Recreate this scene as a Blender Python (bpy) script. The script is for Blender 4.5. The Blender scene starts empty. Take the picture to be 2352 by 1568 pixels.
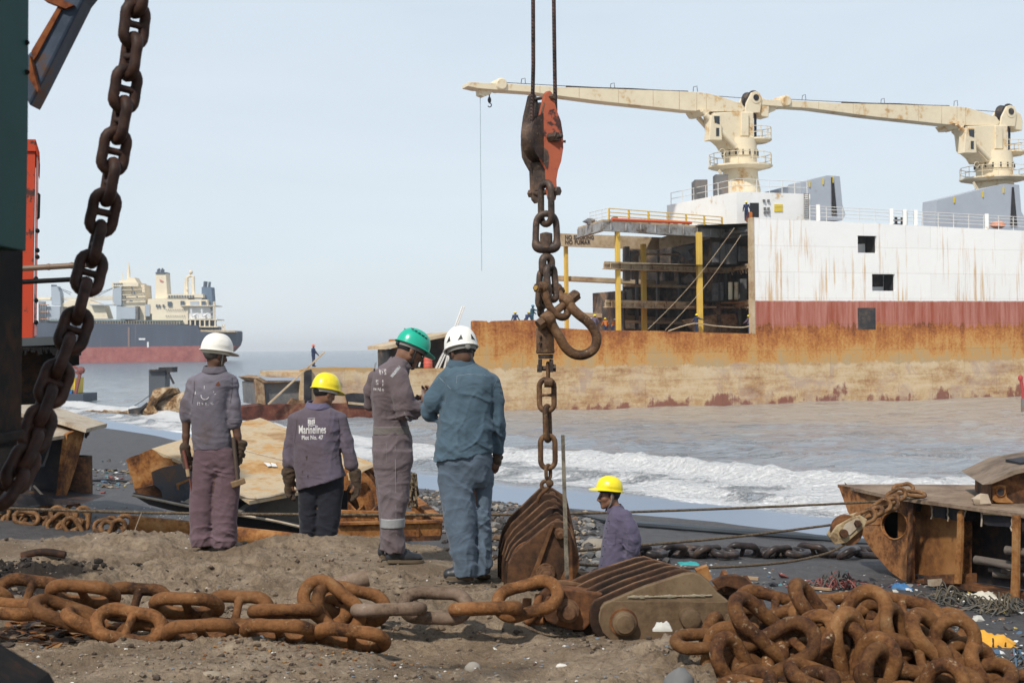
import bpy, bmesh, math, random
import numpy as np
from mathutils import Vector, Matrix
from mathutils.bvhtree import BVHTree
random.seed(7); rng = np.random.default_rng(7)
SC = bpy.context.scene
COL = SC.collection
R = math.radians
V = Vector
# ------------------------------------------------------------------ camera
CAM_Z = 1.62; FPX = 3267.0; PITCH = math.atan(14/3267); ROLL = R(0.7)
CAM = V((0, 0, CAM_Z))
M3 = Matrix.Rotation(math.pi/2+PITCH, 3, 'X') @ Matrix.Rotation(-ROLL, 3, 'Z')
def ray(px, py):
    return M3 @ V(((px-1176)/FPX, (784-py)/FPX, -1.0))
def P(px, py, Y):
    """point seen at pixel (2352x1568 picture) standing Y metres ahead"""
    d = ray(px, py); return CAM + d*(Y/d.y)
def PZ(px, py, z):
    d = ray(px, py); return CAM + d*((z-CAM_Z)/d.z)
# ------------------------------------------------------------------ noise (numpy)
def _h(i, j, k, s):
    n = (i*374761393 + j*668265263 + k*2147483647 + s*974634301) & 0xffffffff
    n = ((n ^ (n >> 13))*1274126177) & 0xffffffff
    return ((n ^ (n >> 16)) & 0xffff)/65535.0
def vn3(x, y, z, s=0):
    x, y, z = np.broadcast_arrays(np.asarray(x, float), np.asarray(y, float), np.asarray(z, float))
    xi, yi, zi = np.floor(x).astype(np.int64), np.floor(y).astype(np.int64), np.floor(z).astype(np.int64)
    fx, fy, fz = x-xi, y-yi, z-zi
    fx, fy, fz = fx*fx*(3-2*fx), fy*fy*(3-2*fy), fz*fz*(3-2*fz)
    def c(a, b, d): return _h(xi+a, yi+b, zi+d, s)
    def l(a, b, t): return a+(b-a)*t
    return l(l(l(c(0,0,0), c(1,0,0), fx), l(c(0,1,0), c(1,1,0), fx), fy),
             l(l(c(0,0,1), c(1,0,1), fx), l(c(0,1,1), c(1,1,1), fx), fy), fz)*2-1
def vn2(x, y, s=0):
    x = np.asarray(x, float); y = np.asarray(y, float)
    xi, yi = np.floor(x).astype(np.int64), np.floor(y).astype(np.int64)
    fx, fy = x-xi, y-yi
    fx, fy = fx*fx*(3-2*fx), fy*fy*(3-2*fy)
    a, b, c, d = _h(xi, yi, 0, s), _h(xi+1, yi, 0, s), _h(xi, yi+1, 0, s), _h(xi+1, yi+1, 0, s)
    return (a+(b-a)*fx + (c+(d-c)*fx - a-(b-a)*fx)*fy)*2-1
def fbm2(x, y, o=4, s=0, g=0.5):
    r = 0; a = 1
    for i in range(o):
        c, t = math.cos(i*1.3), math.sin(i*1.3)
        r = r + a*vn2((x*c-y*t)*2**i+i*17.3, (x*t+y*c)*2**i-i*9.1, s+i); a *= g
    return r
def sst(a, b, x):
    t = np.clip((x-a)/(b-a), 0, 1); return t*t*(3-2*t)
# ------------------------------------------------------------------ objects
def tag(o, label=None, cat=None, group=None, kind=None):
    if label: o['label'] = label
    if cat: o['category'] = cat
    if group: o['group'] = group
    if kind: o['kind'] = kind
    return o
def thing(name, label, cat, loc=(0, 0, 0), group=None):
    o = bpy.data.objects.new(name, None); COL.objects.link(o)
    o.empty_display_size = 0.1; o.location = loc
    return tag(o, label, cat, group)
def wloc(p):
    l = V((0, 0, 0))
    while p is not None: l = l + p.location; p = p.parent
    return l
def link_mesh(name, me, parent=None, loc=(0, 0, 0)):
    o = bpy.data.objects.new(name, me); COL.objects.link(o)
    o.parent = parent; o.location = loc
    return o
class MB:
    """collects shapes in world metres; build() links them as one mesh object"""
    def __init__(s): s.v = []; s.f = []; s.mi = []; s.cur = 0
    def add(s, vs, fs):
        n = len(s.v); s.st = getattr(s, 'st', []); s.st.append((n, len(s.f))); s.v.extend([tuple(a) for a in vs])
        for f in fs: s.f.append([i+n for i in f]); s.mi.append(s.cur)
        return s
    def hexa(s, p):
        return s.add(p, [(0,1,2,3), (7,6,5,4), (0,4,5,1), (1,5,6,2), (2,6,7,3), (3,7,4,0)])
    def box(s, c, size, Rm=None):
        c = V(c); hx, hy, hz = [q/2 for q in size]
        ps = [V(q) for q in ((-hx,-hy,-hz),(hx,-hy,-hz),(hx,hy,-hz),(-hx,hy,-hz),(-hx,-hy,hz),(hx,-hy,hz),(hx,hy,hz),(-hx,hy,hz))]
        if Rm is not None: ps = [Rm @ q for q in ps]
        return s.hexa([c+q for q in ps])
    def beam(s, a, b, w, h, up=V((0, 0, 1))):
        a, b = V(a), V(b); d = (b-a).normalized()
        x = d.cross(up)
        x = x.normalized() if x.length > 1e-5 else V((1, 0, 0))
        y = x.cross(d); x = x*w/2; y = y*h/2
        return s.hexa([a-x-y, a+x-y, a+x+y, a-x+y, b-x-y, b+x-y, b+x+y, b-x+y])
    def prism(s, poly, vec):
        vec = V(vec); n = len(poly); poly = [V(p) for p in poly]
        fs = [tuple(range(n)), tuple(range(2*n-1, n-1, -1))]+[(i, (i+1) % n, n+(i+1) % n, n+i) for i in range(n)]
        return s.add(poly+[p+vec for p in poly], fs)
    def plate(s, poly, t=0.02):
        """plate of the given outline and thickness, behind the outline's plane"""
        poly = [V(p) for p in poly]; nrm = V((0, 0, 0))
        for i in range(len(poly)):
            nrm += (poly[i]-poly[0]).cross(poly[(i+1) % len(poly)]-poly[0])
        nrm.normalize()
        if nrm.dot(poly[0]-CAM) < 0: nrm = -nrm
        return s.prism(poly, nrm*t)
    def tube(s, path, r, n=8, closed=False, caps=True):
        path = [V(p) for p in path]; m = len(path)
        rs = r if isinstance(r, (list, tuple)) else [r]*m
        base = len(s.v); prev = None; vs = []
        for i, p in enumerate(path):
            if closed: d = path[(i+1) % m]-path[i-1]
            else: d = path[min(i+1, m-1)]-path[max(i-1, 0)]
            d.normalize()
            if prev is None:
                u = d.cross(V((0, 0, 1)))
                if u.length < 1e-3: u = d.cross(V((1, 0, 0)))
            else: u = prev-d*prev.dot(d)
            u.normalize(); prev = u; w = d.cross(u)
            for k in range(n):
                a = 2*math.pi*k/n; vs.append(p+(u*math.cos(a)+w*math.sin(a))*rs[i])
        fs = []
        for i in range(m if closed else m-1):
            j = (i+1) % m
            for k in range(n): fs.append((i*n+k, i*n+(k+1) % n, j*n+(k+1) % n, j*n+k))
        if not closed and caps:
            fs.append(tuple(range(n-1, -1, -1))); fs.append(tuple((m-1)*n+k for k in range(n)))
        return s.add(vs, fs)
    def cyl(s, a, b, r, n=16, r2=None):
        return s.tube([a, b], [r, r if r2 is None else r2], n)
    def lathe(s, a, axis, prof, n=24):
        """prof: (distance along axis, radius)"""
        a = V(a); d = V(axis).normalized()
        u = d.cross(V((0, 0, 1)))
        if u.length < 1e-3: u = d.cross(V((1, 0, 0)))
        u.normalize(); w = d.cross(u); vs = []; m = len(prof)
        for h, r in prof:
            for k in range(n):
                t = 2*math.pi*k/n; vs.append(a+d*h+(u*math.cos(t)+w*math.sin(t))*max(r, 1e-4))
        fs = [(i*n+k, i*n+(k+1) % n, (i+1)*n+(k+1) % n, (i+1)*n+k) for i in range(m-1) for k in range(n)]
        fs.append(tuple(range(n-1, -1, -1))); fs.append(tuple((m-1)*n+k for k in range(n)))
        return s.add(vs, fs)
    def blob(s, c, rad, n=10, jit=0.0, Rm=None, seed=0):
        rr = random.Random(seed); c = V(c); vs = []; fs = []; m = max(4, n//2)
        ph = [rr.uniform(0, 6.28) for _ in range(6)]
        for i in range(m+1):
            t = math.pi*i/m
            for k in range(n):
                a = 2*math.pi*k/n
                q = V((math.sin(t)*math.cos(a), math.sin(t)*math.sin(a), math.cos(t)))
                f = 1+jit*(math.sin(3*q.x+ph[0])+math.sin(4*q.y+ph[1])+math.sin(5*q.z+ph[2]+2*q.x)+math.sin(7*q.x-6*q.y+ph[3]))*0.5
                q = V((q.x*rad[0]*f, q.y*rad[1]*f, q.z*rad[2]*f))
                if Rm is not None: q = Rm @ q
                vs.append(c+q)
        for i in range(m):
            for k in range(n): fs.append((i*n+k, (i+1)*n+k, (i+1)*n+(k+1) % n, i*n+(k+1) % n))
        return s.add(vs, fs)
    def mesh(s, name, mats, off=V((0, 0, 0)), smooth=True, angle=38):
        me = bpy.data.meshes.new(name)
        me.from_pydata([(a[0]-off[0], a[1]-off[1], a[2]-off[2]) for a in s.v], [], s.f)
        for m in (mats if isinstance(mats, (list, tuple)) else [mats]): me.materials.append(m)
        if any(s.mi): me.polygons.foreach_set('material_index', s.mi)
        bm = bmesh.new(); bm.from_mesh(me)
        bmesh.ops.recalc_face_normals(bm, faces=bm.faces); bm.to_mesh(me); bm.free()
        me.polygons.foreach_set('use_smooth', [smooth]*len(me.polygons))
        if smooth: me.set_sharp_from_angle(angle=R(angle))
        me.update(); return me
    def each(s, name, mats, parent=None, k=1, **kw):
        """every added shape (or run of k shapes) becomes an object of its own"""
        st = s.st+[(len(s.v), len(s.f))]; out = []
        for i in range(0, len(s.st), k):
            (v0, f0), (v1, f1) = st[i], st[min(i+k, len(s.st))]
            q = MB(); q.v = s.v[v0:v1]; q.f = [[a-v0 for a in f] for f in s.f[f0:f1]]; q.mi = s.mi[f0:f1]
            out.append(q.build(name, mats, parent, **kw))
        return out
    def build(s, name, mats, parent=None, smooth=True, angle=38, bevel=0, label=None):
        off = wloc(parent)
        if parent is None and s.v:                      # own origin at the base of the shape
            a = np.array(s.v); off = V(((a[:, 0].min()+a[:, 0].max())/2, (a[:, 1].min()+a[:, 1].max())/2, a[:, 2].min()))
        o = link_mesh(name, s.mesh(name, mats, off, smooth, angle), parent)
        if parent is None: o.location = off
        if bevel:
            b = o.modifiers.new('bevel', 'BEVEL'); b.width = bevel; b.segments = 2; b.limit_method = 'ANGLE'; b.angle_limit = R(40)
        if label: o['label'] = label
        return o
def np_mesh(name, v, f, mats, smooth=True):
    me = bpy.data.meshes.new(name)
    v = np.asarray(v, np.float32); f = np.asarray(f, np.int32)
    me.vertices.add(len(v)); me.vertices.foreach_set('co', v.ravel())
    k = f.shape[1]
    me.loops.add(f.size); me.loops.foreach_set('vertex_index', f.ravel())
    me.polygons.add(len(f)); me.polygons.foreach_set('loop_start', np.arange(0, f.size, k, dtype=np.int32))
    me.polygons.foreach_set('use_smooth', np.full(len(f), smooth))
    me.update(calc_edges=True); me.validate()
    for m in (mats if isinstance(mats, (list, tuple)) else [mats]): me.materials.append(m)
    return me
def arc(c, u, w, r, a0, a1, n):
    c, u, w = V(c), V(u), V(w)
    return [c+(u*math.cos(R(a0+(a1-a0)*i/n))+w*math.sin(R(a0+(a1-a0)*i/n)))*r for i in range(n+1)]
def bez(pts, n=10):
    """smooth curve through the points (Catmull-Rom)"""
    pts = [V(p) for p in pts]; out = []
    for i in range(len(pts)-1):
        p0, p1, p2, p3 = pts[max(i-1, 0)], pts[i], pts[i+1], pts[min(i+2, len(pts)-1)]
        for k in range(n):
            t = k/n
            out.append(0.5*((2*p1)+(p2-p0)*t+(2*p0-5*p1+4*p2-p3)*t*t+(3*p1-p0-3*p2+p3)*t**3))
    out.append(pts[-1]); return out
# ------------------------------------------------------------------ materials
def nd(nt, typ, ins=None, **props):
    n = nt.nodes.new('ShaderNode'+typ)
    for k, v in props.items(): setattr(n, k, v)
    for k, v in (ins or {}).items():
        s = n.inputs[k]
        if isinstance(v, bpy.types.NodeSocket): nt.links.new(v, s)
        else:
            if isinstance(v, (tuple, list)) and len(v) == 3 and s.type == 'RGBA': v = (*v, 1)
            s.default_value = v
    return n
def nmat(name):
    m = bpy.data.materials.new(name); m.use_nodes = True
    return m, m.node_tree, m.node_tree.nodes['Principled BSDF']
def coords(nt, scale=(1, 1, 1), rnd=True):
    v = nd(nt, 'TexCoord').outputs['Object']
    if rnd:
        r = nd(nt, 'ObjectInfo').outputs['Random']
        r = nd(nt, 'Math', {0: r, 1: 57.0}, operation='MULTIPLY').outputs[0]
        v = nd(nt, 'VectorMath', {0: v, 1: nd(nt, 'CombineXYZ', {0: r, 1: r, 2: r}).outputs[0]}, operation='ADD').outputs[0]
    if scale != (1, 1, 1): v = nd(nt, 'VectorMath', {0: v, 1: scale}, operation='MULTIPLY').outputs[0]
    return v
def noi(nt, vec, sc, det=4, ro=0.55, dist=0.0):
    return nd(nt, 'TexNoise', {'Vector': vec, 'Scale': sc, 'Detail': det, 'Roughness': ro, 'Distortion': dist}).outputs['Fac']
def ramp(nt, fac, stops, interp='LINEAR'):
    n = nd(nt, 'ValToRGB', {'Fac': fac}); e = n.color_ramp.elements; n.color_ramp.interpolation = interp
    while len(e) < len(stops): e.new(0.5)
    for q, (p, c) in zip(e, stops):
        q.position = p; q.color = (c, c, c, 1) if not isinstance(c, (tuple, list)) else (*c, 1)
    return n.outputs['Color']
def mix(nt, fac, a, b, mode='MIX'):
    n = nd(nt, 'Mix', data_type='RGBA', blend_type=mode)
    for i, v in ((0, fac), (6, a), (7, b)):
        if isinstance(v, bpy.types.NodeSocket): nt.links.new(v, n.inputs[i])
        else: n.inputs[i].default_value = v if i == 0 else ((*v, 1) if not isinstance(v, float) else (v, v, v, 1))
    return n.outputs[2]
def mth(nt, op, a, b=0.0, clamp=False):
    n = nd(nt, 'Math', {0: a, 1: b}, operation=op); n.use_clamp = clamp; return n.outputs[0]
def bump(nt, bs, h, strength, dist):
    nt.links.new(nd(nt, 'Bump', {'Height': h, 'Strength': strength, 'Distance': dist}).outputs[0], bs.inputs['Normal'])
def steel(name, stops, scale=3.0, rough=0.8, bmp=0.5, bdist=0.004, paint=None, pcov=0.5, fleck=None, streak=False, metal=0.0, fine=28.0, spec=0.22, con=1.75, rv=0.0):
    """weathered steel: ramp of rust tones; paint = colour that survives where noise is above pcov"""
    m, nt, b = nmat(name)
    v = coords(nt)
    n1 = noi(nt, v, scale, 6, 0.62, 0.3)
    n2 = noi(nt, v, fine, 5, 0.7)
    f = mth(nt, 'ADD', mth(nt, 'MULTIPLY', n1, 0.68), mth(nt, 'MULTIPLY', n2, 0.32))
    f = mth(nt, 'ADD', mth(nt, 'MULTIPLY', mth(nt, 'SUBTRACT', f, 0.5), con), 0.5)
    c = ramp(nt, f, stops); rr = rough
    if paint is not None:
        w = noi(nt, coords(nt, (1, 1, 0.35) if streak else (1, 1, 1)), scale*0.9, 7, 0.68, 0.2)
        k = ramp(nt, w, [(max(pcov-0.03, 0), 0.0), (pcov+0.03, 1.0)])
        pc = mix(nt, n2, paint, tuple(q*0.72 for q in paint))
        c = mix(nt, k, c, pc)
        rr = ramp(nt, k, [(0, rough), (1, max(rough-0.25, 0.35))])
    if fleck is not None:
        k = ramp(nt, noi(nt, v, scale*5.5, 5, 0.75), [(0.595, 0.0), (0.68, .85)])
        c = mix(nt, k, c, fleck)
    if rv:
        k = mth(nt, 'ADD', mth(nt, 'MULTIPLY', nd(nt, 'ObjectInfo').outputs['Random'], rv), 1.0-rv*.55); c = nd(nt, 'VectorMath', {0: c, 'Scale': k}, operation='SCALE').outputs[0]
    nt.links.new(c, b.inputs['Base Color'])
    if isinstance(rr, float) or isinstance(rr, int): b.inputs['Roughness'].default_value = rr
    else: nt.links.new(rr, b.inputs['Roughness'])
    b.inputs['Metallic'].default_value = metal; b.inputs['Specular IOR Level'].default_value = spec
    if bmp: bump(nt, b, f, bmp, bdist)
    return m
def plain(name, c, rough=0.6, var=0.12, scale=6.0, bmp=0.0, metal=0.0, spec=0.5):
    m, nt, b = nmat(name); v = coords(nt)
    n = noi(nt, v, scale, 5, 0.6)
    nt.links.new(mix(nt, n, tuple(min(1, q*(1+var)) for q in c), tuple(q*(1-var*1.4) for q in c)), b.inputs['Base Color'])
    b.inputs['Roughness'].default_value = rough; b.inputs['Metallic'].default_value = metal; b.inputs['Specular IOR Level'].default_value = spec
    if bmp: bump(nt, b, noi(nt, v, scale*8, 4, 0.6), bmp, 0.003)
    return m
# ================================================================== sky, sun, camera
SUN_EL, SUN_AZ = R(48), R(-152)          # azimuth from +Y clockwise (negative: towards -X); behind the camera, left
sun_dir = V((math.sin(SUN_AZ)*math.cos(SUN_EL), math.cos(SUN_AZ)*math.cos(SUN_EL), math.sin(SUN_EL)))
w = bpy.data.worlds.new("World"); SC.world = w; w.use_nodes = True
nt = w.node_tree; bg = nt.nodes['Background']
sky = nd(nt, 'TexSky', sky_type='NISHITA'); sky.sun_disc = False
sky.sun_elevation = SUN_EL; sky.sun_rotation = SUN_AZ
sky.air_density = 1.0; sky.dust_density = 1.0; sky.ozone_density = 1.0; sky.altitude = 0
# thin even overcast in front of the blue: pale veil, a little greyer towards the horizon
el = nd(nt, 'SeparateXYZ', {0: nd(nt, 'TexCoord').outputs['Generated']}).outputs[2]
veil = ramp(nt, el, [(0.0, (0.775, 0.855, 0.925)), (0.07, (0.765, 0.85, 0.925)), (0.30, (0.745, 0.835, 0.92)), (0.62, (0.52, 0.61, 0.73)), (1.0, (0.40, 0.49, 0.63))])
cl = noi(nt, nd(nt, 'VectorMath', {0: nd(nt, 'TexCoord').outputs['Generated'], 1: (2.2, 2.2, 9.0)}, operation='MULTIPLY').outputs[0], 1.6, 5, 0.55, 0.6)
veil = mix(nt, 1.0, veil, ramp(nt, cl, [(0.3, (0.955, 0.965, 0.975)), (0.7, (1.03, 1.025, 1.02))]), 'MULTIPLY')
veil = nd(nt, 'VectorMath', {0: veil, 'Scale': 1/0.13}, operation='SCALE').outputs[0]
nt.links.new(mix(nt, 0.85, sky.outputs[0], veil), bg.inputs['Color']); bg.inputs['Strength'].default_value = 0.13
sl = bpy.data.lights.new('sun', 'SUN'); sl.energy = 3.9; sl.angle = R(3.0); sl.color = (1.0, 0.95, 0.87)
so = bpy.data.objects.new('sun', sl); COL.objects.link(so)
so.rotation_euler = sun_dir.to_track_quat('Z', 'Y').to_euler(); so.location = (-30, -40, 60)
cd = bpy.data.cameras.new('camera'); cd.sensor_width = 36; cd.lens = FPX/2352*36; cd.clip_end = 30000; cd.clip_start = 0.1
co = bpy.data.objects.new('camera', cd); COL.objects.link(co); co.location = CAM; co.rotation_euler = M3.to_euler()
cd.dof.use_dof = True; cd.dof.focus_distance = 14; cd.dof.aperture_fstop = 7.1
SC.camera = co
SC.view_settings.view_transform = 'Standard'; SC.view_settings.look = 'None'; SC.view_settings.exposure = 0.0; SC.view_settings.gamma = 1
# ================================================================== ground and sea
SEA = -3.6
_sx = np.array([-400., -60, -27.5, -10, -2.7, 3, 8.8, 16, 30, 80, 400]); _sy = np.array([600., 150, 97, 63, 51, 43.5, 37, 31, 22, 5, -120])
def shore(x): return np.interp(x, _sx, _sy) + 1.6*vn2(np.asarray(x)*0.16, 0*np.asarray(x), 5) + 0.6*vn2(np.asarray(x)*0.5, 0*np.asarray(x), 6)
_cx = np.array([-50., -4, -2, -0.6, 0.2, 0.65, 0.9, 1.05, 1.2, 1.5, 2.2, 6, 30]); _cy = np.array([12.6, 12.4, 11.9, 11.6, 10.9, 10.0, 8.6, 7.1, 5.6, 4.3, 3.6, 3.0, 2.0])
FLAT = []                                     # trodden spots where people stand
for px_, py_, Y_, r_ in ((490, 1261, 11.85, .38), (918, 1291, 10.8, .42), (1062, 1337, 9.98, .38)):
    q = P(px_, py_, Y_); FLAT.append((q.x, q.y, q.z, r_))
for px_, py_, Y_, r_ in ((1420, 1466, 8.2, .34), (1600, 1462, 8.3, .34), (1310, 1450, 8.5, .25), (1240, 1345, 9.9, .3)):
    q = P(px_, py_, Y_); FLAT.append((q.x, q.y, q.z-.03, r_))
def ground_z(x, y, fine=True):
    x = np.asarray(x, float); y = np.asarray(y, float)
    t = shore(x)-y
    zb = np.where(t > 0, SEA+2.45*(1-np.exp(-np.maximum(t, 0)/16)), SEA+np.maximum(t, -60)*0.05)
    zb = zb + 0.05*vn2(x*0.5, y*0.5, 3)*sst(2, 12, t) + 0.015*fbm2(x*2.2, y*2.2, 3, 4)*sst(4, 14, t)
    # ridge of grey sand on the beach behind the blue coverall
    zb = zb + 0.55*np.exp(-(((x+0.1)/1.9)**4+((y-24.5)/2.6)**2))*(1+0.12*fbm2(x*1.1, y*1.1, 2, 44)) + 0.45*np.exp(-(((x+9.6)/2.4)**2+((y-25.5)/2.2)**2))
    e = np.interp(x, _cx, _cy) + 0.25*vn2(x*0.9, y*0.4, 8)
    k = sst(2.6, -0.15, y-e)
    zm = 0.05*vn2(x*0.55, y*0.55, 1) + 0.03*fbm2(x*1.6, y*1.6, 3, 2)
    if fine:
        rg = 1-np.abs(fbm2(x*4.3, y*4.3, 3, 12)); cl = sst(0.25, 0.9, fbm2(x*0.9, y*0.9, 2, 15)+0.55)
        zm = zm + 0.024*rg*cl + 0.020*fbm2(x*11, y*11, 3, 13)*(0.45+cl) + 0.009*fbm2(x*34, y*34, 2, 14)*(.5+cl) - 0.03*sst(.25, .7, fbm2(x*3.1, y*3.1, 2, 16))
    zm = zm + 0.09*np.exp(-(((x+1.75)/0.7)**2+((y-12.0)/0.4)**2)) + 0.10*np.exp(-(((x+3.1)/0.8)**2+((y-11.9)/0.5)**2))
    soil = np.exp(-(((x+3.55)/.6)**2+((y-9.9)/.6)**2)); zm = zm + soil*(0.06+0.10*np.abs(fbm2(x*6, y*6, 4, 17)))
    zm = zm - 0.10*np.exp(-(((x+0.35)/0.55)**2+((y-7.95)/0.35)**2))     # hollow under the chain
    zo = zb+(zm-zb)*k
    for fx, fy, fz, fr in FLAT:
        q = np.exp(-(((x-fx)**2+(y-fy)**2)/fr**2)**2); zo = zo+(fz-zo)*q
    return zo
def gz(x, y): return float(ground_z(np.array([x]), np.array([y]))[0])
def G(px, py, y0=5.0, y1=120.0):
    """where the sight line through a pixel meets the ground"""
    d = ray(px, py); t = np.linspace(y0, y1, 1500)**1.0/d.y
    h = CAM_Z+d.z*t-ground_z(d.x*t, d.y*t); i = int(np.argmax(h < 0)) if (h < 0).any() else len(t)-1
    return CAM+d*float(t[i])
def sheet(ys, us, wid):
    Y, U = np.meshgrid(ys, us, indexing='ij'); X = U*wid(Y)
    n, m = Y.shape; i = np.arange(n*m).reshape(n, m)
    f = np.stack([i[:-1, :-1], i[:-1, 1:], i[1:, 1:], i[1:, :-1]], -1).reshape(-1, 4)
    return X, Y, f
def fattr(me, name, a):
    at = me.attributes.new(name, 'FLOAT', 'POINT'); at.data.foreach_set('value', np.asarray(a, np.float32).ravel())
ys = np.concatenate([np.linspace(-60, 4.8, 16), 1/np.linspace(1/5.2, 1/150., 560), [190, 300, 700]])
us = np.concatenate([np.linspace(-4, -0.62, 24)[:-1], np.linspace(-0.62, 0.62, 900), np.linspace(0.62, 4, 24)[1:]])
X, Y, F = sheet(ys, us, lambda y: np.where(y > 5, y, 5+(5-y)*1.2))
Z = ground_z(X, Y)
me = np_mesh('ground', np.stack([X, Y, Z], -1).reshape(-1, 3), F, [])
t = shore(X)-Y
e = np.interp(X, _cx, _cy)
fattr(me, 'dry', sst(1.6, -0.2, Y-e+0.5*fbm2(X*1.2, Y*1.2, 3, 31)))
fattr(me, 'soil', sst(.25, .55, np.exp(-(((X+3.55)/.62)**2+((Y-9.9)/.62)**2))+.28*fbm2(X*5, Y*5, 4, 33)))
fattr(me, 'wet', sst(7.5, 1.0, t+1.6*vn2(X*0.35, Y*0.35, 32)))
m, nt, b = nmat('sand and dirt'); b.inputs['Specular IOR Level'].default_value = 0.3
v = coords(nt, rnd=False)
dry = nd(nt, 'Attribute', attribute_name='dry').outputs['Fac']; wet = nd(nt, 'Attribute', attribute_name='wet').outputs['Fac']
nb = noi(nt, v, 1.1, 6, 0.6); nf = noi(nt, v, 26, 5, 0.7); ng = noi(nt, v, 120, 3, 0.7); nm = noi(nt, v, 5.5, 5, 0.65)
cd_ = ramp(nt, mth(nt, 'ADD', mth(nt, 'MULTIPLY', nm, 0.55), mth(nt, 'MULTIPLY', nf, 0.45)), [(0.30, (0.072, 0.047, 0.028)), (0.44, (0.225, 0.162, 0.104)), (0.56, (0.335, 0.250, 0.168)), (0.72, (0.43, 0.335, 0.235))])
cd_ = mix(nt, ramp(nt, nb, [(0.36, 1.0), (0.52, 0.0)]), cd_, mix(nt, nf, (0.145, 0.098, 0.058), (0.24, 0.17, 0.107)))
cd_ = mix(nt, ramp(nt, ng, [(0.66, 0.0), (0.72, 1.0)]), cd_, (0.55, 0.5, 0.43))
cb_ = ramp(nt, mth(nt, 'ADD', mth(nt, 'MULTIPLY', nm, 0.6), mth(nt, 'MULTIPLY', nf, 0.4)), [(0.32, (0.045, 0.042, 0.043)), (0.5, (0.085, 0.08, 0.08)), (0.7, (0.13, 0.12, 0.115))])
cb_ = mix(nt, ramp(nt, noi(nt, v, 60, 2, 0.6), [(0.70, 0.0), (0.75, 1.0)]), cb_, (0.33, 0.31, 0.28))
cd_ = mix(nt, nd(nt, 'Attribute', attribute_name='soil').outputs['Fac'], cd_, mix(nt, nf, (0.018, 0.013, 0.010), (0.055, 0.040, 0.030)))
c = mix(nt, dry, cb_, cd_)
c = mix(nt, wet, c, (0.055, 0.062, 0.075))
nt.links.new(c, b.inputs['Base Color'])
nt.links.new(mth(nt, 'SUBTRACT', mth(nt, 'ADD', mth(nt, 'MULTIPLY', dry, 0.35), 0.6), mth(nt, 'MULTIPLY', wet, 0.55)), b.inputs['Roughness'])
h = mth(nt, 'ADD', mth(nt, 'ADD', nf, mth(nt, 'MULTIPLY', ng, 0.5)), mth(nt, 'MULTIPLY', noi(nt, v, 11, 5, 0.7, 0.6), 1.2))
bn = nd(nt, 'Bump', {'Height': h, 'Strength': mth(nt, 'MULTIPLY', mth(nt, 'SUBTRACT', 1.0, wet), 1.0), 'Distance': 0.03})
nt.links.new(bn.outputs[0], b.inputs['Normal'])
me.materials.append(m)
tag(link_mesh('ground', me), kind='structure')
# ---- sea
ys = 1/np.linspace(1/24., 1/700., 520); ys = np.concatenate([ys, np.geomspace(720, 9000, 60)])
us = np.concatenate([np.linspace(-1.3, -0.6, 20)[:-1], np.linspace(-0.6, 0.6, 620), np.linspace(0.6, 1.3, 20)[1:]])
X, Y, F = sheet(ys, us, lambda y: y)
sl_ = np.gradient(np.interp(X, _sx, _sy)[0]) if False else 0
T = (Y-shore(X)+0.6)*0.86                                     # metres seaward of the waterline
amp = sst(3, 30, T)*(1-sst(250, 900, Y))
Zs = SEA + 0.008*np.clip(9.5-T, 0, 16) + amp*(0.13*fbm2(X*0.16, Y*0.30, 3, 21)+0.085*fbm2(X*0.6, Y*1.1, 3, 22))
ln = X*0.75-Y*0.5                                          # along the shore
warp = 2.2*vn2(ln*0.07, 0*ln, 23)+1.0*vn2(ln*0.25, T*0.1, 24)
def wave(c, wd, hgt):
    q = T-c-warp; return hgt*np.exp(-np.where(q < 0, (q/(wd*0.35))**2, (q/wd)**2))
brk = wave(16.5, 2.6, 0.55)*(0.6+0.4*vn2(ln*0.12, 0*ln, 25)) + wave(9.0, 1.6, 0.22) + wave(27, 4, 0.25)
Zs = Zs + brk*(1+0.25*fbm2(X*1.3, Y*1.3, 3, 26)) + 0.05*sst(4, 9, T)*sst(24, 14, T)*fbm2(X*1.5, Y*2.5, 3, 27)
fo = sst(5.0, 7.5, T-warp*0.7)*sst(21, 16.5, T-warp)
fo = fo*(0.72+0.55*fbm2(X*0.35, Y*0.5, 4, 28)) + 0.6*np.exp(-((T-16-warp)/1.8)**2)
fo = np.maximum(fo, 0.42*np.exp(-((T-1.2-warp*0.4)/0.5)**2)*0)
fo = fo + 0.42*sst(0.15, 0.8, fbm2(X*0.15, Y*0.4, 4, 29))*sst(18, 24, T)*sst(75, 35, T)
# churned water along the near hulls
me = np_mesh('sea', np.stack([X, Y, Zs], -1).reshape(-1, 3), F, [])
fattr(me, 'mud', sst(-16, 14, X)*sst(420, 120, Y)*sst(38, 62, T+5*fbm2(X*.05, Y*.1, 3, 41)))
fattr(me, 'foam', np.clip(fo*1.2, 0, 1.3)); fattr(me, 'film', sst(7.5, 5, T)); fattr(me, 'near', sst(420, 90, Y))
m, nt, b = nmat('sea water')
v = coords(nt, rnd=False)
foam = nd(nt, 'Attribute', attribute_name='foam').outputs['Fac']; film = nd(nt, 'Attribute', attribute_name='film').outputs['Fac']; near = nd(nt, 'Attribute', attribute_name='near').outputs['Fac']
vs = nd(nt, 'VectorMath', {0: v, 1: (0.55, 1.5, 1.0)}, operation='MULTIPLY').outputs[0]
n1 = noi(nt, vs, 1.1, 5, 0.62, 0.4); n2 = noi(nt, vs, 0.12, 4, 0.6, 0.5); n3 = noi(nt, v, 5.0, 5, 0.72, 0.6)
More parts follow.
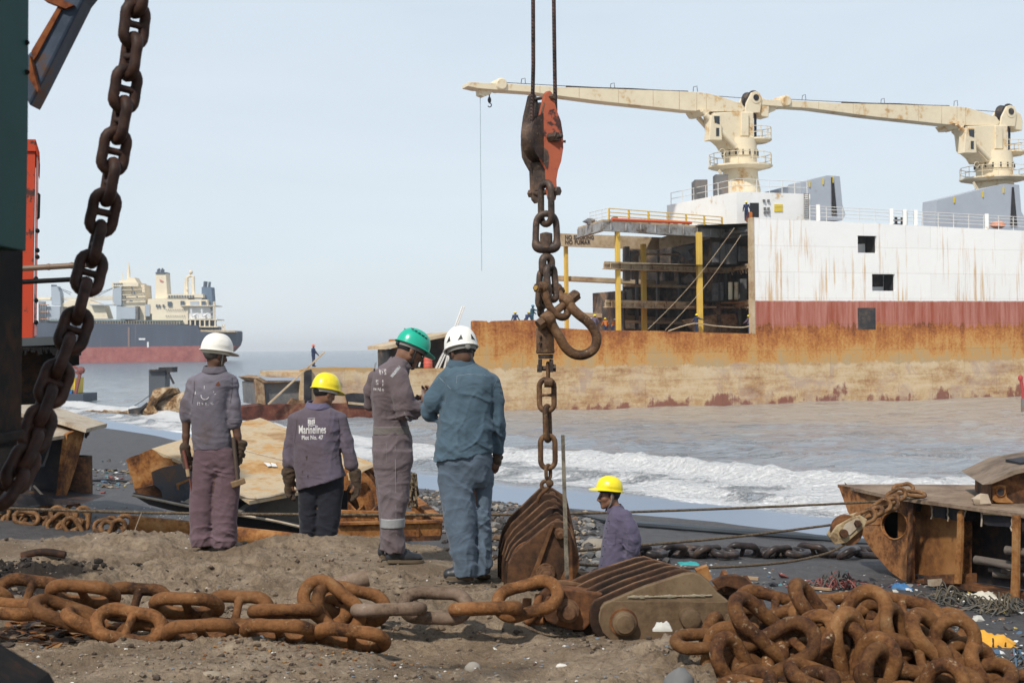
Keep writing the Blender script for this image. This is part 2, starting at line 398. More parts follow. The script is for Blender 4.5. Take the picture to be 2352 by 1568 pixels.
wc = mix(nt, nd(nt, 'Attribute', attribute_name='mud').outputs['Fac'], mix(nt, n2, mix(nt, near, (0.085, 0.11, 0.145), (0.20, 0.22, 0.245)), mix(nt, near, (0.115, 0.145, 0.18), (0.31, 0.325, 0.34))), mix(nt, n2, (0.29, 0.255, 0.215), (0.41, 0.37, 0.32)))
wc = mix(nt, film, wc, (0.20, 0.255, 0.33))  # blue grey sky sheen of the swash film painted into its colour
fq = mth(nt, 'ADD', mth(nt, 'MULTIPLY', mth(nt, 'SUBTRACT', n3, 0.5), 2.0), mth(nt, 'MULTIPLY', mth(nt, 'SUBTRACT', n1, 0.5), 0.7))
fk = mth(nt, 'ADD', foam, mth(nt, 'MULTIPLY', fq, mth(nt, 'MULTIPLY', foam, 2.2, True)))
fk = ramp(nt, fk, [(0.36, 0.0), (0.52, .55), (0.80, 1.0)])
fk = mth(nt, 'MULTIPLY', fk, mth(nt, 'GREATER_THAN', foam, 0.02))
nt.links.new(mix(nt, fk, wc, mix(nt, n3, (0.72, 0.70, 0.67), (0.86, 0.86, 0.86))), b.inputs['Base Color'])
nt.links.new(mth(nt, 'ADD', mth(nt, 'MULTIPLY', fk, 0.6), mth(nt, 'ADD', 0.15, mth(nt, 'MULTIPLY', film, 0.25))), b.inputs['Roughness'])
nt.links.new(mth(nt, 'ADD', 1.33, mth(nt, 'MULTIPLY', film, 0.235)), b.inputs['IOR'])
hh = mth(nt, 'ADD', mth(nt, 'ADD', n1, mth(nt, 'MULTIPLY', n2, 2.0)), mth(nt, 'MULTIPLY', mth(nt, 'MULTIPLY', n3, fk), 0.6))
bn = nd(nt, 'Bump', {'Height': hh, 'Strength': mth(nt, 'SUBTRACT', 1.0, mth(nt, 'MULTIPLY', film, 0.99)), 'Distance': 0.5})
nt.links.new(bn.outputs[0], b.inputs['Normal'])
me.materials.append(m)
tag(link_mesh('sea', me), kind='structure')
# ================================================================== the beached cargo ship
SO = V((0.85, 116, SEA)); SX = V((0.923, 0.385, 0)).normalized(); SY = V((-SX.y, SX.x, 0)); UZ = V((0, 0, 1))
def S(px, py, d=0.0):
    r = ray(px, py); t = ((SO+SY*d)-CAM).dot(SY)/r.dot(SY); return CAM+r*t
def SL(pts, d=0.0): return [S(x, y, d) for x, y in pts]
def sdz(s, d, z): return SO+SX*s+SY*d+UZ*z
def s_of(p): return (p-SO).dot(SX)
def d_of(p): return (p-SO).dot(SY)
# hull side paint: bands over the height above the water, ragged along rust runs
def hull_side():
    m, nt, b = nmat('ship side'); v = coords(nt, rnd=False)
    sp = nd(nt, 'SeparateXYZ', {0: v}); z = sp.outputs[2]
    st = nd(nt, 'VectorMath', {0: v, 1: (1.3, 1.3, 0.10)}, operation='MULTIPLY').outputs[0]
    ns = noi(nt, st, 1.2, 6, 0.7); nb = noi(nt, v, 0.5, 6, 0.65); nf = noi(nt, v, 5.0, 5, 0.7)
    nh = noi(nt, nd(nt, 'VectorMath', {0: v, 1: (0.22, 0.22, 1.4)}, operation='MULTIPLY').outputs[0], 1.0, 6, 0.7)
    # marine growth, rust, red boot-top, white
    tan = ramp(nt, mth(nt, 'ADD', mth(nt, 'MULTIPLY', nb, 0.4), mth(nt, 'ADD', mth(nt, 'MULTIPLY', nf, 0.2), mth(nt, 'MULTIPLY', nh, 0.4))), [(0.35, (0.25, 0.12, 0.065)), (0.44, (0.46, 0.29, 0.15)), (0.51, (0.59, 0.44, 0.265)), (0.60, (0.64, 0.51, 0.35)), (0.70, (0.42, 0.34, 0.27))])
    tan = mix(nt, ramp(nt, noi(nt, v, 0.33, 6, 0.7, 0.8), [(0.50, 0.0), (0.62, 0.65)]), tan, mix(nt, nf, (0.46, 0.30, 0.24), (0.36, 0.29, 0.25)))
    rd = mth(nt, 'ADD', mth(nt, 'MULTIPLY', ns, 0.3), mth(nt, 'MULTIPLY', nb, 0.7))
    lowz = nd(nt, 'MapRange', {'Value': z, 1: 0.1, 2: 2.3, 3: 0.14, 4: -0.06}).outputs[0]
    tan = mix(nt, ramp(nt, mth(nt, 'ADD', rd, lowz), [(0.60, 0.0), (0.66, 0.85)]), tan, (0.20, 0.055, 0.045))
    yz = nd(nt, 'MapRange', {'Value': z, 1: 3.6, 2: 6.6, 3: 0.10, 4: -0.07}).outputs[0]
    rust = ramp(nt, mth(nt, 'ADD', yz, mth(nt, 'ADD', mth(nt, 'MULTIPLY', ns, 0.30), mth(nt, 'ADD', mth(nt, 'MULTIPLY', nb, 0.35), mth(nt, 'MULTIPLY', nf, 0.35)))), [(0.34, (0.15, 0.05, 0.025)), (0.42, (0.34, 0.115, 0.036)), (0.49, (0.48, 0.20, 0.055)), (0.56, (0.55, 0.31, 0.105)), (0.64, (0.45, 0.32, 0.17)), (0.74, (0.46, 0.37, 0.25))])
    red = mix(nt, ramp(nt, ns, [(0.40, 0.0), (0.62, 1.0)]), (0.33, 0.085, 0.05), (0.48, 0.21, 0.165))
    red = mix(nt, ramp(nt, mth(nt, 'ADD', mth(nt, 'MULTIPLY', nf, .5), mth(nt, 'MULTIPLY', ns, .5)), [(0.60, 0.0), (0.68, 0.8)]), red, (0.30, 0.11, 0.04))
    s1 = noi(nt, nd(nt, 'VectorMath', {0: v, 1: (1.7, 1.7, 0.06)}, operation='MULTIPLY').outputs[0], 1.7, 5, 0.75)
    s2 = noi(nt, nd(nt, 'VectorMath', {0: v, 1: (1, 1, 0.35)}, operation='MULTIPLY').outputs[0], 0.35, 3, 0.5)
    wz = nd(nt, 'MapRange', {'Value': z, 1: 8.5, 2: 15.0, 3: 0.055, 4: -0.02}).outputs[0]
    run = ramp(nt, mth(nt, 'ADD', mth(nt, 'ADD', s1, wz), mth(nt, 'MULTIPLY', mth(nt, 'SUBTRACT', s2, 0.5), 0.5)), [(0.56, 0.0), (0.68, 0.85)])
    white = mix(nt, run, mix(nt, nb, (0.92, 0.91, 0.89), (0.85, 0.84, 0.82)), (0.62, 0.38, 0.15))
    def step(h, jag, n):
        q = mth(nt, 'ADD', z, mth(nt, 'MULTIPLY', mth(nt, 'SUBTRACT', n, 0.5), jag))
        return nd(nt, 'MapRange', {'Value': q, 1: h-0.07, 2: h+0.07, 3: 0.0, 4: 1.0}).outputs[0]
    c = mix(nt, step(3.5, 2.2, mth(nt, 'ADD', mth(nt, 'MULTIPLY', nb, .5), mth(nt, 'MULTIPLY', ns, .5))), tan, rust)
    sx = nd(nt, 'VectorMath', {0: v, 1: tuple(SX)}, operation='DOT_PRODUCT').outputs['Value']
    c = mix(nt, mth(nt, 'MULTIPLY', step(6.9, 3.4, ns), mth(nt, 'GREATER_THAN', sx, s_of(S(1733, 690))-0.4)), c, red)
    c = mix(nt, step(9.05, 0.3, s1), c, white)
    # plating seams
    br = nd(nt, 'TexBrick', {'Vector': nd(nt, 'CombineXYZ', {0: sx, 1: z}).outputs[0], 'Scale': 1.0, 'Mortar Size': 0.022, 'Brick Width': 7.5, 'Row Height': 2.32, 'Color1': (1, 1, 1, 1), 'Color2': (0.93, 0.93, 0.93, 1), 'Mortar': (0.72, 0.70, 0.68, 1)})
    c = mix(nt, 0.8, c, br.outputs['Color'], 'MULTIPLY')
    nt.links.new(c, b.inputs['Base Color']); b.inputs['Roughness'].default_value = 0.75; b.inputs['Specular IOR Level'].default_value = 0.25
    bump(nt, b, mth(nt, 'ADD', nb, mth(nt, 'MULTIPLY', nf, 0.25)), 0.45, 0.12)
    return m
M_side = hull_side()
M_white = steel('white ship paint', [(0.3, (0.86, 0.85, 0.83)), (0.62, (0.80, 0.79, 0.76)), (0.70, (0.62, 0.44, 0.25)), (0.78, (0.4, 0.2, 0.08))], 0.5, 0.6, 0.1, fine=3, con=1.35)
M_cream = steel('cream crane paint', [(0.3, (0.76, 0.66, 0.48)), (0.58, (0.70, 0.60, 0.43)), (0.65, (0.60, 0.42, 0.22)), (0.76, (0.40, 0.22, 0.10))], 0.4, 0.55, 0.15, fine=2.2, con=1.75)
M_creamd = steel('soiled cream paint', [(0.3, (0.60, 0.48, 0.33)), (0.5, (0.48, 0.37, 0.24)), (0.66, (0.32, 0.20, 0.11)), (0.8, (0.14, 0.08, 0.05))], 0.7, 0.7, 0.2, fine=3, con=1.15)
M_yel = steel('yellow column paint', [(0.3, (0.70, 0.47, 0.09)), (0.6, (0.62, 0.40, 0.08)), (0.75, (0.36, 0.22, 0.08))], 0.6, 0.6, 0.1, fine=2, con=1.35)
M_dark = steel('dark interior steel', [(0.3, (0.022, 0.022, 0.027)), (0.55, (0.05, 0.048, 0.05)), (0.72, (0.14, 0.10, 0.07)), (.85, (.2, .13, .08))], 0.5, 0.85, 0.2, fine=2)  # very dark steel colour, browner in patches
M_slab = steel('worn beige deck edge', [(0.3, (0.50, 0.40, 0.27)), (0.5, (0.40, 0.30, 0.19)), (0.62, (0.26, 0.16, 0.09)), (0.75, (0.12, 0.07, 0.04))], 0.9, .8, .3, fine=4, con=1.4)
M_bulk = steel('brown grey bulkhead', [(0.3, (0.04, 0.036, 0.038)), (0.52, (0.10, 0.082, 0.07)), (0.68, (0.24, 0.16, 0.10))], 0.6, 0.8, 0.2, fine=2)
M_mid = steel('grimy grey steel', [(0.3, (0.10, 0.10, 0.11)), (0.55, (0.17, 0.165, 0.16)), (0.75, (0.20, 0.13, 0.08))], 0.6, 0.75, 0.2, fine=3)
M_gry = steel('pale grey hatch paint', [(0.3, (0.42, 0.45, 0.50)), (0.62, (0.38, 0.41, 0.46)), (0.78, (0.30, 0.22, 0.16))], 0.3, 0.6, 0.1, fine=1.2, con=1.35)
M_deckr = steel('rusted cut deck', [(0.3, (0.10, 0.055, 0.03)), (0.5, (0.26, 0.16, 0.09)), (0.7, (0.42, 0.32, 0.20))], 0.8, 0.85, 0.3, fine=4)
M_orng = plain('orange paint', (0.62, 0.10, 0.03), 0.5, 0.15)
M_black = plain('black rubber', (0.018, 0.018, 0.02), 0.7, 0.2)
M_rail = plain('white rail paint', (0.72, 0.70, 0.66), 0.5, 0.1)
M_cable = plain('dark wire', (0.05, 0.045, 0.045), 0.7, 0.2)
M_sign = plain('yellow sign paint', (0.72, 0.52, 0.03), 0.5, 0.1)
M_glass = plain('dark cab glass', (0.03, 0.035, 0.04), 0.1, 0.2)
M_letter = plain('dark brown lettering', (0.07, 0.05, 0.04), 0.7, 0.2)
ship = thing('cargo_ship', 'huge half dismantled cargo ship with white and rust hull aground in the surf', 'ship', SO)
# --- lower side shell with the cut bulwark line
side = [(690, 975), (690, 849), (706, 845), (760, 843), (852, 844), (868, 847), (940, 846), (1030, 845), (1084, 846), (1085, 738), (1088, 736), (1118, 737), (1121, 740), (1128, 740), (1131, 737), (1190, 735), (1232, 735), (1238, 742), (1262, 751), (1300, 754), (1350, 757), (1400, 759), (1480, 759), (1560, 761), (1640, 764), (1732, 766)]
mb = MB(); f = SL(side)
f += [sdz(s_of(S(1733, 690)), 0, 8.997), sdz(s_of(S(2620, 700)), 0, 8.997), S(2620, 925)]
f += [sdz(s_of(S(2620, 900)), 0, -1.2), sdz(s_of(S(690, 900)), 0, -1.2)]
mb.prism(f, SY*0.35)
s0, s1 = s_of(S(1085, 800)), s_of(S(2620, 800)); dk = 5.22+0.92
mb.prism([sdz(s0, 0.36, dk), sdz(s1, 0.36, dk), sdz(s1, 22, dk), sdz(s0, 22, dk)], (0, 0, -0.3))
mb.prism([sdz(s0, 0.36, -1), sdz(s0, 21, -1), sdz(s0, 21, dk-0.31), sdz(s0, 0.36, dk-0.31)], SX*0.3)
sl0 = s_of(S(690, 850))
mb.prism([sdz(sl0, 0.36, 3.5), sdz(s0-0.02, 0.36, 3.5), sdz(s0-0.02, 14, 3.5), sdz(sl0, 14, 3.5)], (0, 0, -0.3))
mb.prism([sdz(sl0, 0.36, -1), sdz(sl0, 13.9, -1), sdz(sl0, 13.9, 3.19), sdz(sl0, 0.36, 3.19)], SX*0.3)
mb.prism([sdz(sl0, 14.1, -1), sdz(s1, 21.9, -1), sdz(s1, 21.9, dk-0.31), sdz(s0, 21.9, dk-0.31), sdz(s0, 14.1, 3.1), sdz(sl0, 14.1, 3.1)], SY*0.3)
mb.build('hull', M_side, ship, smooth=False)
# --- white side with burned openings: cells of a grid, holes left out
hol = [((1970, 541), (2014, 581)), ((2003, 629), (2056, 668)), ((1970, 707), (2011, 756))]
H = []
for a, c in hol:
    p, q = S(*a), S(*c); H.append((s_of(p), q.z-SEA, s_of(q), p.z-SEA))
sa, sb = s_of(S(1733, 600)), s_of(S(2620, 600))
za, zt = 9.0, 5.22+11.12
ss = sorted({sa, sb, *[h[0] for h in H], *[h[2] for h in H]}); zs = sorted({za, zt, *[h[1] for h in H], *[h[3] for h in H if h[3] > za]})
zs = [z for z in zs if z >= za]
mb = MB()
for i in range(len(ss)-1):
    for j in range(len(zs)-1):
        cs, cz = (ss[i]+ss[i+1])/2, (zs[j]+zs[j+1])/2
        if any(h[0] < cs < h[2] and h[1] < cz < h[3] for h in H): continue
        tp = lambda s, z: z-0.018*(s-sa) if z == zt else z
        mb.prism([sdz(ss[i], 0.004, zs[j]), sdz(ss[i+1], 0.004, zs[j]), sdz(ss[i+1], 0.004, tp(ss[i+1], zs[j+1])), sdz(ss[i], 0.004, tp(ss[i], zs[j+1]))], SY*0.25)
o = mb.build('side_plating', M_side, ship, smooth=False)
# openings: dark reveal boxes, white plate on the far wall painted in for daylight
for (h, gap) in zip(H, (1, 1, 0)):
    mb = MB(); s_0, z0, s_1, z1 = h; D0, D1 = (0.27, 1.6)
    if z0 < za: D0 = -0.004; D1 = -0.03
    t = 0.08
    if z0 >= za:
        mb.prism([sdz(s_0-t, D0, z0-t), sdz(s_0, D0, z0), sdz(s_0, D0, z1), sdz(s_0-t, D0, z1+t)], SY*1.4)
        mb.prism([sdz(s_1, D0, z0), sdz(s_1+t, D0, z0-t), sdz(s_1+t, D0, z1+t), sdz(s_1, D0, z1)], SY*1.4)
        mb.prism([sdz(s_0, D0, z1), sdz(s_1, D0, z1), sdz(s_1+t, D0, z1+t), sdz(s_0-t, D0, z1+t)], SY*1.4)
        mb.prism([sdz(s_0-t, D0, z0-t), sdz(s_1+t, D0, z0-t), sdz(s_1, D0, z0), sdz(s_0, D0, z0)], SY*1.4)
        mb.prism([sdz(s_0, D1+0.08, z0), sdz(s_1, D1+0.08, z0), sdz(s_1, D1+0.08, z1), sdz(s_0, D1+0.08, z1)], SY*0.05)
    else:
        mb.prism([sdz(s_0, D1, z0), sdz(s_1, D1, z0), sdz(s_1, D1, z1), sdz(s_0, D1, z1)], SY*0.022)  # no hole here: dark plate painted as the opening's shade
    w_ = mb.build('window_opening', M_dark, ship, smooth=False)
    if gap:
        hh = 0.62 if z0 > 12 else 0.3
        mb = MB(); mb.prism([sdz(s_0+(s_1-s_0)*0.26, 1.58, z0), sdz(s_1-0.12, 1.58, z0), sdz(s_1-0.12, 1.58, z0+(z1-z0)*hh), sdz(s_0+(s_1-s_0)*0.3, 1.58, z0+(z1-z0)*hh*0.9)], SY*0.05)
        mb.build('painted_daylight', M_white, w_, smooth=False)
    else: pass
# white end frame of the cut
mb = MB(); mb.prism([sdz(sa-0.30, -0.05, dk+0.02), sdz(sa-0.02, -0.05, dk+0.02), sdz(sa-0.02, -0.05, zt), sdz(sa-0.30, -0.05, zt)], SY*0.6)
mb.build('cut_edge', M_creamd, ship, smooth=False)
# main deck over the white part and its inner wall
mb = MB(); mb.prism([sdz(sa, 0.26, zt-0.9), sdz(sb, 0.26, zt-1.35), sdz(sb, 21, zt-1.35), sdz(sa, 21, zt-0.9)], (0, 0, -0.25))
mb.build('main_deck', M_mid, ship, smooth=False)
M_girder = steel('weathered grey girder', [(0.3, (0.40, 0.40, 0.40)), (0.5, (0.30, 0.29, 0.28)), (0.62, (0.16, 0.13, 0.10)), (0.8, (0.07, 0.05, 0.04))], 0.8, .7, .2, fine=3, con=1.5)
# --- the cut open bay: roof, decks, columns
zr = CAM_Z+10.7
rp = [PZ(1384, 504, zr), PZ(1676, 523, zr), S(1733, 506, 0.5), sdz(sa, 14, zr-SEA), PZ(1430, 520, zr)+SY*3, PZ(1327, 522, zr)]
for p in rp: p.z = zr
mb = MB(); mb.prism(rp, (0, 0, -0.16)); roof = mb.build('roof_deck', M_creamd, ship, smooth=False)
mb = MB()
for a, c in ((0, 1), (1, 2), (5, 0)):
    p, q = rp[a]-UZ*0.165, rp[c]-UZ*0.165
    mb.beam(p-UZ*0.35, q-UZ*0.35, 0.12, 0.7); mb.beam(p-UZ*0.76, q-UZ*0.76, 0.4, 0.1)
    n = 9 if a == 0 else 4
    for i in range(n):
        r_ = p.lerp(q, (i+0.5)/n); mb.box(r_-UZ*0.36-SY*0.1, (0.1, 0.3, 0.66))
mb.build('roof_girder', M_girder, ship, smooth=False)
def deck(y0, y1, thick, name, pts):
    pass
def slab(z, nearpts, leftfar, th, mat, name='deck'):
    pts = [PZ(x, y, z) for x, y in nearpts]+[sdz(sa, 1.0, z-SEA), sdz(sa, 13, z-SEA)]+[leftfar]
    for p in pts: p.z = z
    mb = MB(); mb.prism(pts, (0, 0, -0.12)); n0, n1 = pts[0], pts[len(nearpts)-1]
    mb.beam(n0-UZ*(0.13+th/2), n1-UZ*(0.13+th/2), 0.14, th-0.02)
    mb.beam(n0-UZ*(0.14+th), n1-UZ*(0.14+th), 0.5, 0.06)
    mb.beam(n0-UZ*0.06-SY*0.12, n1-UZ*0.06-SY*0.12, 0.1, 0.24)
    e_ = n1; f_ = sdz(sa, 0.6, z-SEA-0.15)
    mb.beam(e_-UZ*0.3, f_, 0.3, 0.4)
    for i in range(12):
        r_ = n0.lerp(n1, (i+0.5)/12); mb.box(r_-UZ*0.3-SY*0.16, (0.07, 0.2, 0.5))
    rr = random.Random(int(z*10))
    for i in range(26):                                     # torn stubs along the cut
        r_ = e_.lerp(f_, rr.random()); mb.beam(r_, r_-UZ*rr.uniform(0.2, 0.8)+SX*rr.uniform(-0.2, 0.2)-SY*0.2, 0.06, 0.06)
    return mb.build(name, mat, ship, smooth=False)
slab(CAM_Z+7.1, [(1387, 602), (1671, 612)], S(1420, 645, 12), 0.42, M_slab)
slab(CAM_Z+3.9, [(1390, 690), (1671, 697)], S(1425, 730, 12), 0.42, M_slab)
def far_beam(a, c, h, d=14, mat=M_creamd, th=0.5, name='far_beam'):
    p = [(a[0], a[1]), (c[0], c[1]), (c[0], c[1]+h), (a[0], a[1]+h)]
    mb = MB(); mb.prism(SL(p, d), SY*th); return mb.build(name, mat, ship, smooth=False)
far_beam((1281, 633), (1580, 647), 10, 13.4, M_creamd, 1.4)
far_beam((1334, 717), (1555, 731), 9, 13.4, M_creamd, 1.4)
sgn = far_beam((1287, 536), (1518, 545), 29, 12.6, M_creamd, 0.4, 'sign_beam')
def column(x0, x1, y0, y1, d):
    a, c = S(x0, y0, d), S(x1, y1, d)
    mb = MB(); w2 = (c-a).dot(SX); mid = (a+c)/2
    mb.prism([sdz(s_of(a), d, a.z-SEA), sdz(s_of(a)+w2, d, a.z-SEA), sdz(s_of(a)+w2, d, c.z-SEA), sdz(s_of(a), d, c.z-SEA)], SY*w2*0.95)
    mb.build('column', M_yel, ship, smooth=False, bevel=0.03)
column(1415.5, 1427.5, 529, 759, 1.3); column(1603, 1616, 533, 766, 1.6); column(1475, 1487, 560, 760, 8); column(1297.5, 1307.5, 563, 757, 13)
# text on the beam
def text_obj(name, body, size, mat, parent, org, xd, up, out, sx=1.0, depth=0.01, font_offset=0.0, spacing=1.0):
    cu = bpy.data.curves.new(name, 'FONT'); cu.body = body; cu.size = size; cu.extrude = depth; cu.offset = font_offset; cu.space_character = spacing
    o = bpy.data.objects.new('tmp', cu); COL.objects.link(o); bpy.context.view_layer.update()
    me = bpy.data.meshes.new_from_object(o.evaluated_get(bpy.context.evaluated_depsgraph_get()))
    bpy.data.objects.remove(o); xd, up, out = V(xd), V(up), V(out); off = wloc(parent)
    for vt in me.vertices:
        q = vt.co; vt.co = V(org)+xd*q.x*sx+up*q.y+out*(q.z)-off
    me.materials.clear(); me.materials.append(mat); me.name = name
    return link_mesh(name, me, parent)
for body, x, y in (('NO SMOKING', 1297.5, 549.6), ('NO FUMAR', 1297.5, 560.6)):
    p = S(x, y, 12.56); q = S(1363.6 if body[3] == 'S' else 1356, y, 12.56)
    L_ = (q-p).length; o = text_obj('lettering', body, 0.54, M_letter, sgn, p, (q-p).normalized(), UZ, -SY, 1, 0.01, 0.014, 1.1)
    xs = [vv.co.x for vv in o.data.vertices]; W_ = math.hypot(max(xs)-min(xs), max(vv.co.y for vv in o.data.vertices)-min(vv.co.y for vv in o.data.vertices))
    k = L_/W_; b0 = p-wloc(sgn); dx = (q-p).normalized()
    for vt in o.data.vertices: r_ = vt.co-b0; vt.co = vt.co+dx*(r_.dot(dx)*(k-1))
# interior of the bay
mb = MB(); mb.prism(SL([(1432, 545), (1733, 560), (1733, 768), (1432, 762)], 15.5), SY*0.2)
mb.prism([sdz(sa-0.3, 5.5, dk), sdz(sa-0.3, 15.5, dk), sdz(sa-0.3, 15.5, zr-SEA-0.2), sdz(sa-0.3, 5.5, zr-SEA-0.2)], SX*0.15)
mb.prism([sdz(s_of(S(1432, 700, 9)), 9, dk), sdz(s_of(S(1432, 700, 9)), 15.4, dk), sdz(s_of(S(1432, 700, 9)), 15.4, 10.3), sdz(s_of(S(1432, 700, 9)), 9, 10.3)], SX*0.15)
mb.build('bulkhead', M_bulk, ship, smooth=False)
for a, c, h, d in (((1436, 652), (1650, 657), 6, 9), ((1436, 612), (1730, 616), 4, 6), ((1436, 735), (1660, 741), 6, 9), ((1500, 702), (1730, 704), 4, 6), ((1440, 580), (1560, 583), 4, 10)): far_beam(a, c, h, d, M_slab, 0.4, 'deck_beam')
for x, y0, y1, d in ((1462, 575, 760, 11), (1510, 575, 760, 12), (1560, 600, 762, 12), (1632, 600, 762, 9), (1665, 560, 762, 7), (1698, 640, 764, 6)):
    mb = MB(); mb.prism(SL([(x, y0), (x+5, y0), (x+5, y1), (x, y1)], d), SY*0.3); mb.build('stanchion', M_mid, ship, smooth=False)
mb = MB()
for x0, x1, y0, y1, d in ((1640, 1652, 556, 602, 5), (1655, 1668, 558, 604, 5), (1672, 1692, 560, 606, 4.5), (1700, 1722, 566, 600, 4), (1436, 1446, 566, 606, 9), (1450, 1462, 575, 607, 9), (1436, 1448, 618, 645, 9), (1455, 1466, 620, 642, 9), (1527, 1537, 622, 645, 11), (1540, 1548, 622, 645, 11), (1440, 1452, 665, 690, 9), (1640, 1650, 650, 690, 5), (1655, 1662, 648, 690, 5), (1705, 1715, 640, 692, 4)):
    mb.prism(SL([(x0, y0), (x1, y0), (x1, y1), (x0, y1)], d), SY*0.4)
mb.each('wall_panel', M_mid, ship, smooth=False)
mb = MB(); mb.prism(SL([(1545, 573), (1570, 565), (1610, 560), (1580, 575), (1592, 596), (1580, 597), (1560, 580)], 7), SY*0.1)
mb.prism(SL([(1568, 640), (1585, 628), (1600, 645), (1575, 650)], 7), SY*0.3)
mb.each('torn_lining', M_mid, ship, smooth=False)
mb = MB()
for x in (1677.5, 1691):
    mb.cyl(S(x, 648, 4), S(x, 688, 4), 0.2, 10)
mb.each('vent_pipe', M_cream, ship)
mb = MB(); mb.prism(SL([(1517, 546), (1545, 538), (1605, 533), (1672, 530), (1672, 536), (1605, 556), (1517, 572)], 7), SY*0.2)
mb.build('ceiling_girder', M_creamd, ship, smooth=False)
mb = MB(); mb.prism(SL([(1565, 735), (1640, 722), (1690, 720), (1700, 766), (1600, 766)], 6), SY*0.2); mb.build('sloping_plate', M_deckr, ship, smooth=False)
mb = MB()
for (a, c) in (((1687, 523), (1488, 756)), ((1702, 540), (1528, 758))):
    p, q = S(a[0], a[1], 0.2), S(c[0], c[1], -0.1)
    mb.tube([p.lerp(q, i/12)-UZ*0.5*math.sin(math.pi*i/12) for i in range(13)], 0.02, 5)
mb.tube(bez([S(1535, 760, -0.1), S(1592, 743, -0.2), S(1640, 748, -0.2), S(1700, 752, -0.2), S(1722, 748, -.2)], 4), 0.05, 5)
mb.each('slack_cable', M_creamd, ship)
# railings
def railing(pts, hgt, posts, parent, mat, rails=(1.0, 0.66, 0.33), r=0.03, pr=0.035, name='railing'):
    mb = MB()
    for k in rails:
        mb.tube([p+UZ*hgt*k for p in pts], r, 4)
    for i in range(posts+1):
        t = i/posts*(len(pts)-1); j = min(int(t), len(pts)-2); p = pts[j].lerp(pts[j+1], t-j); mb.tube([p, p+UZ*hgt], pr, 4)
    return mb.build(name, mat, parent)
mb = MB(); A, B = rp[0]+SX*0.6, rp[1]-SX*0.8
railing([A, B], 0.95, 6, ship, M_yel, r=0.04, pr=0.09)
railing([rp[0]+SX*.5, rp[0].lerp(rp[5], 0.5)], 0.95, 3, ship, M_rail)
mb = MB(); mb.cyl(S(1405, 504, 0.4), S(1588, 512, 2.2), 0.13, 8); mb.build('red_pipe', M_orng, ship)
mb = MB()
for i in range(16):
    p = rp[0].lerp(rp[1], random.random())+SY*random.uniform(1, 5); mb.blob(p+UZ*0.15, (random.uniform(.2, .7), .3, random.uniform(.15, .4)), 7, 0.3, seed=i)
mb.each('deck_scrap', M_mid, ship)
topd = lambda s: sdz(s, 0.12, zt-0.018*(s-sa))
railing([topd(s_of(S(1862, 505))), topd(sb)], 1.3, 22, ship, M_rail, rails=(1.0, 0.8, 0.55, 0.3))
mb = MB()
for x in (1881, 2049, 2080, 2105, 2268): p = topd(s_of(S(x, 510))); mb.box(p+UZ*0.72, (0.34, 0.2, 1.44))
mb.each('rail_post', M_white, ship, smooth=False)
mb = MB()
for x in (2058, 2072): p = S(x, 512, 1.0); p.z = topd(s_of(p)).z; mb.box(p+UZ*0.25, (0.22, 0.22, 1.1))
for z in (0.12, 0.52): p = S(2065, 512, 1.0); p.z = topd(s_of(p)).z; mb.box(p+UZ*z, (1.25, 0.3, 0.14))
mb.build('mooring_bitts', M_dark, ship, smooth=False)
mb = MB(); mb.blob(S(2291, 517, 1.8), (0.75, 0.5, 0.4), 10, 0.15); o = mb.build('tarpaulin_bundle', plain('faded orange cloth', (0.62, 0.25, 0.14), 0.8), None); tag(o, 'faded orange bundle behind the rail at the right end of the white deck', 'bundle')
# --- white deckhouse
zd = 5.22+13.85; zb_ = zt-1.0
c0 = S(1692, 438, 4); ca = s_of(c0); cb = s_of(S(1861, 445, 4))
mb = MB(); mb.prism([sdz(ca, 4, zb_), sdz(cb, 4, zb_), sdz(cb, 4, zd), sdz(ca, 4, zd)], SY*13)
hs = mb.build('deckhouse', M_white, ship, smooth=False)
mb = MB(); mb.prism(SL([(1722.5, 466), (1743, 466), (1743, 499), (1722.5, 499)], 3.95), SY*0.04); mb.build('door', M_black, hs, smooth=False)
mb = MB(); mb.prism(SL([(1779, 469), (1798, 469), (1798, 475.5), (1779, 475.5)], 3.93), SY*0.05); mb.prism(SL([(1779, 477.5), (1798, 477.5), (1798, 486), (1779, 486)], 3.93), SY*0.05); mb.each('sign', M_sign, hs, smooth=False)
mb = MB()
for x, y in ((1757, 479), (1765, 479), (1757, 488), (1765, 488), (1755, 461), (1765, 461)): mb.box(S(x, y, 3.9), (0.22, 0.15, 0.22))
mb.each('lamp_bracket', M_mid, hs, smooth=False)
mb = MB()
for x in (1847, 1857): mb.tube([S(x, 444, 3.7), S(x, 503, 3.7)], 0.04, 4)
for i in range(14): mb.tube([S(1847, 446+i*4.2, 3.7), S(1857, 446+i*4.2, 3.7)], 0.03, 4)
mb.build('ladder', M_mid, hs)
zz = zd+0.02
railing([sdz(ca+0.2, 16.5, zz), sdz(ca+0.2, 4.2, zz), sdz(cb-0.2, 4.2, zz)], 1.15, 11, hs, M_rail, rails=(1.0, 0.5))
mb = MB()
for d, w_, h_ in ((12.5, 2.6, 1.9), (8.6, 1.6, 2.0)): mb.box(sdz(ca+1.1, d, zz+h_/2), (1.2, w_, h_))
mb.each('roof_locker', M_mid, hs, smooth=False)
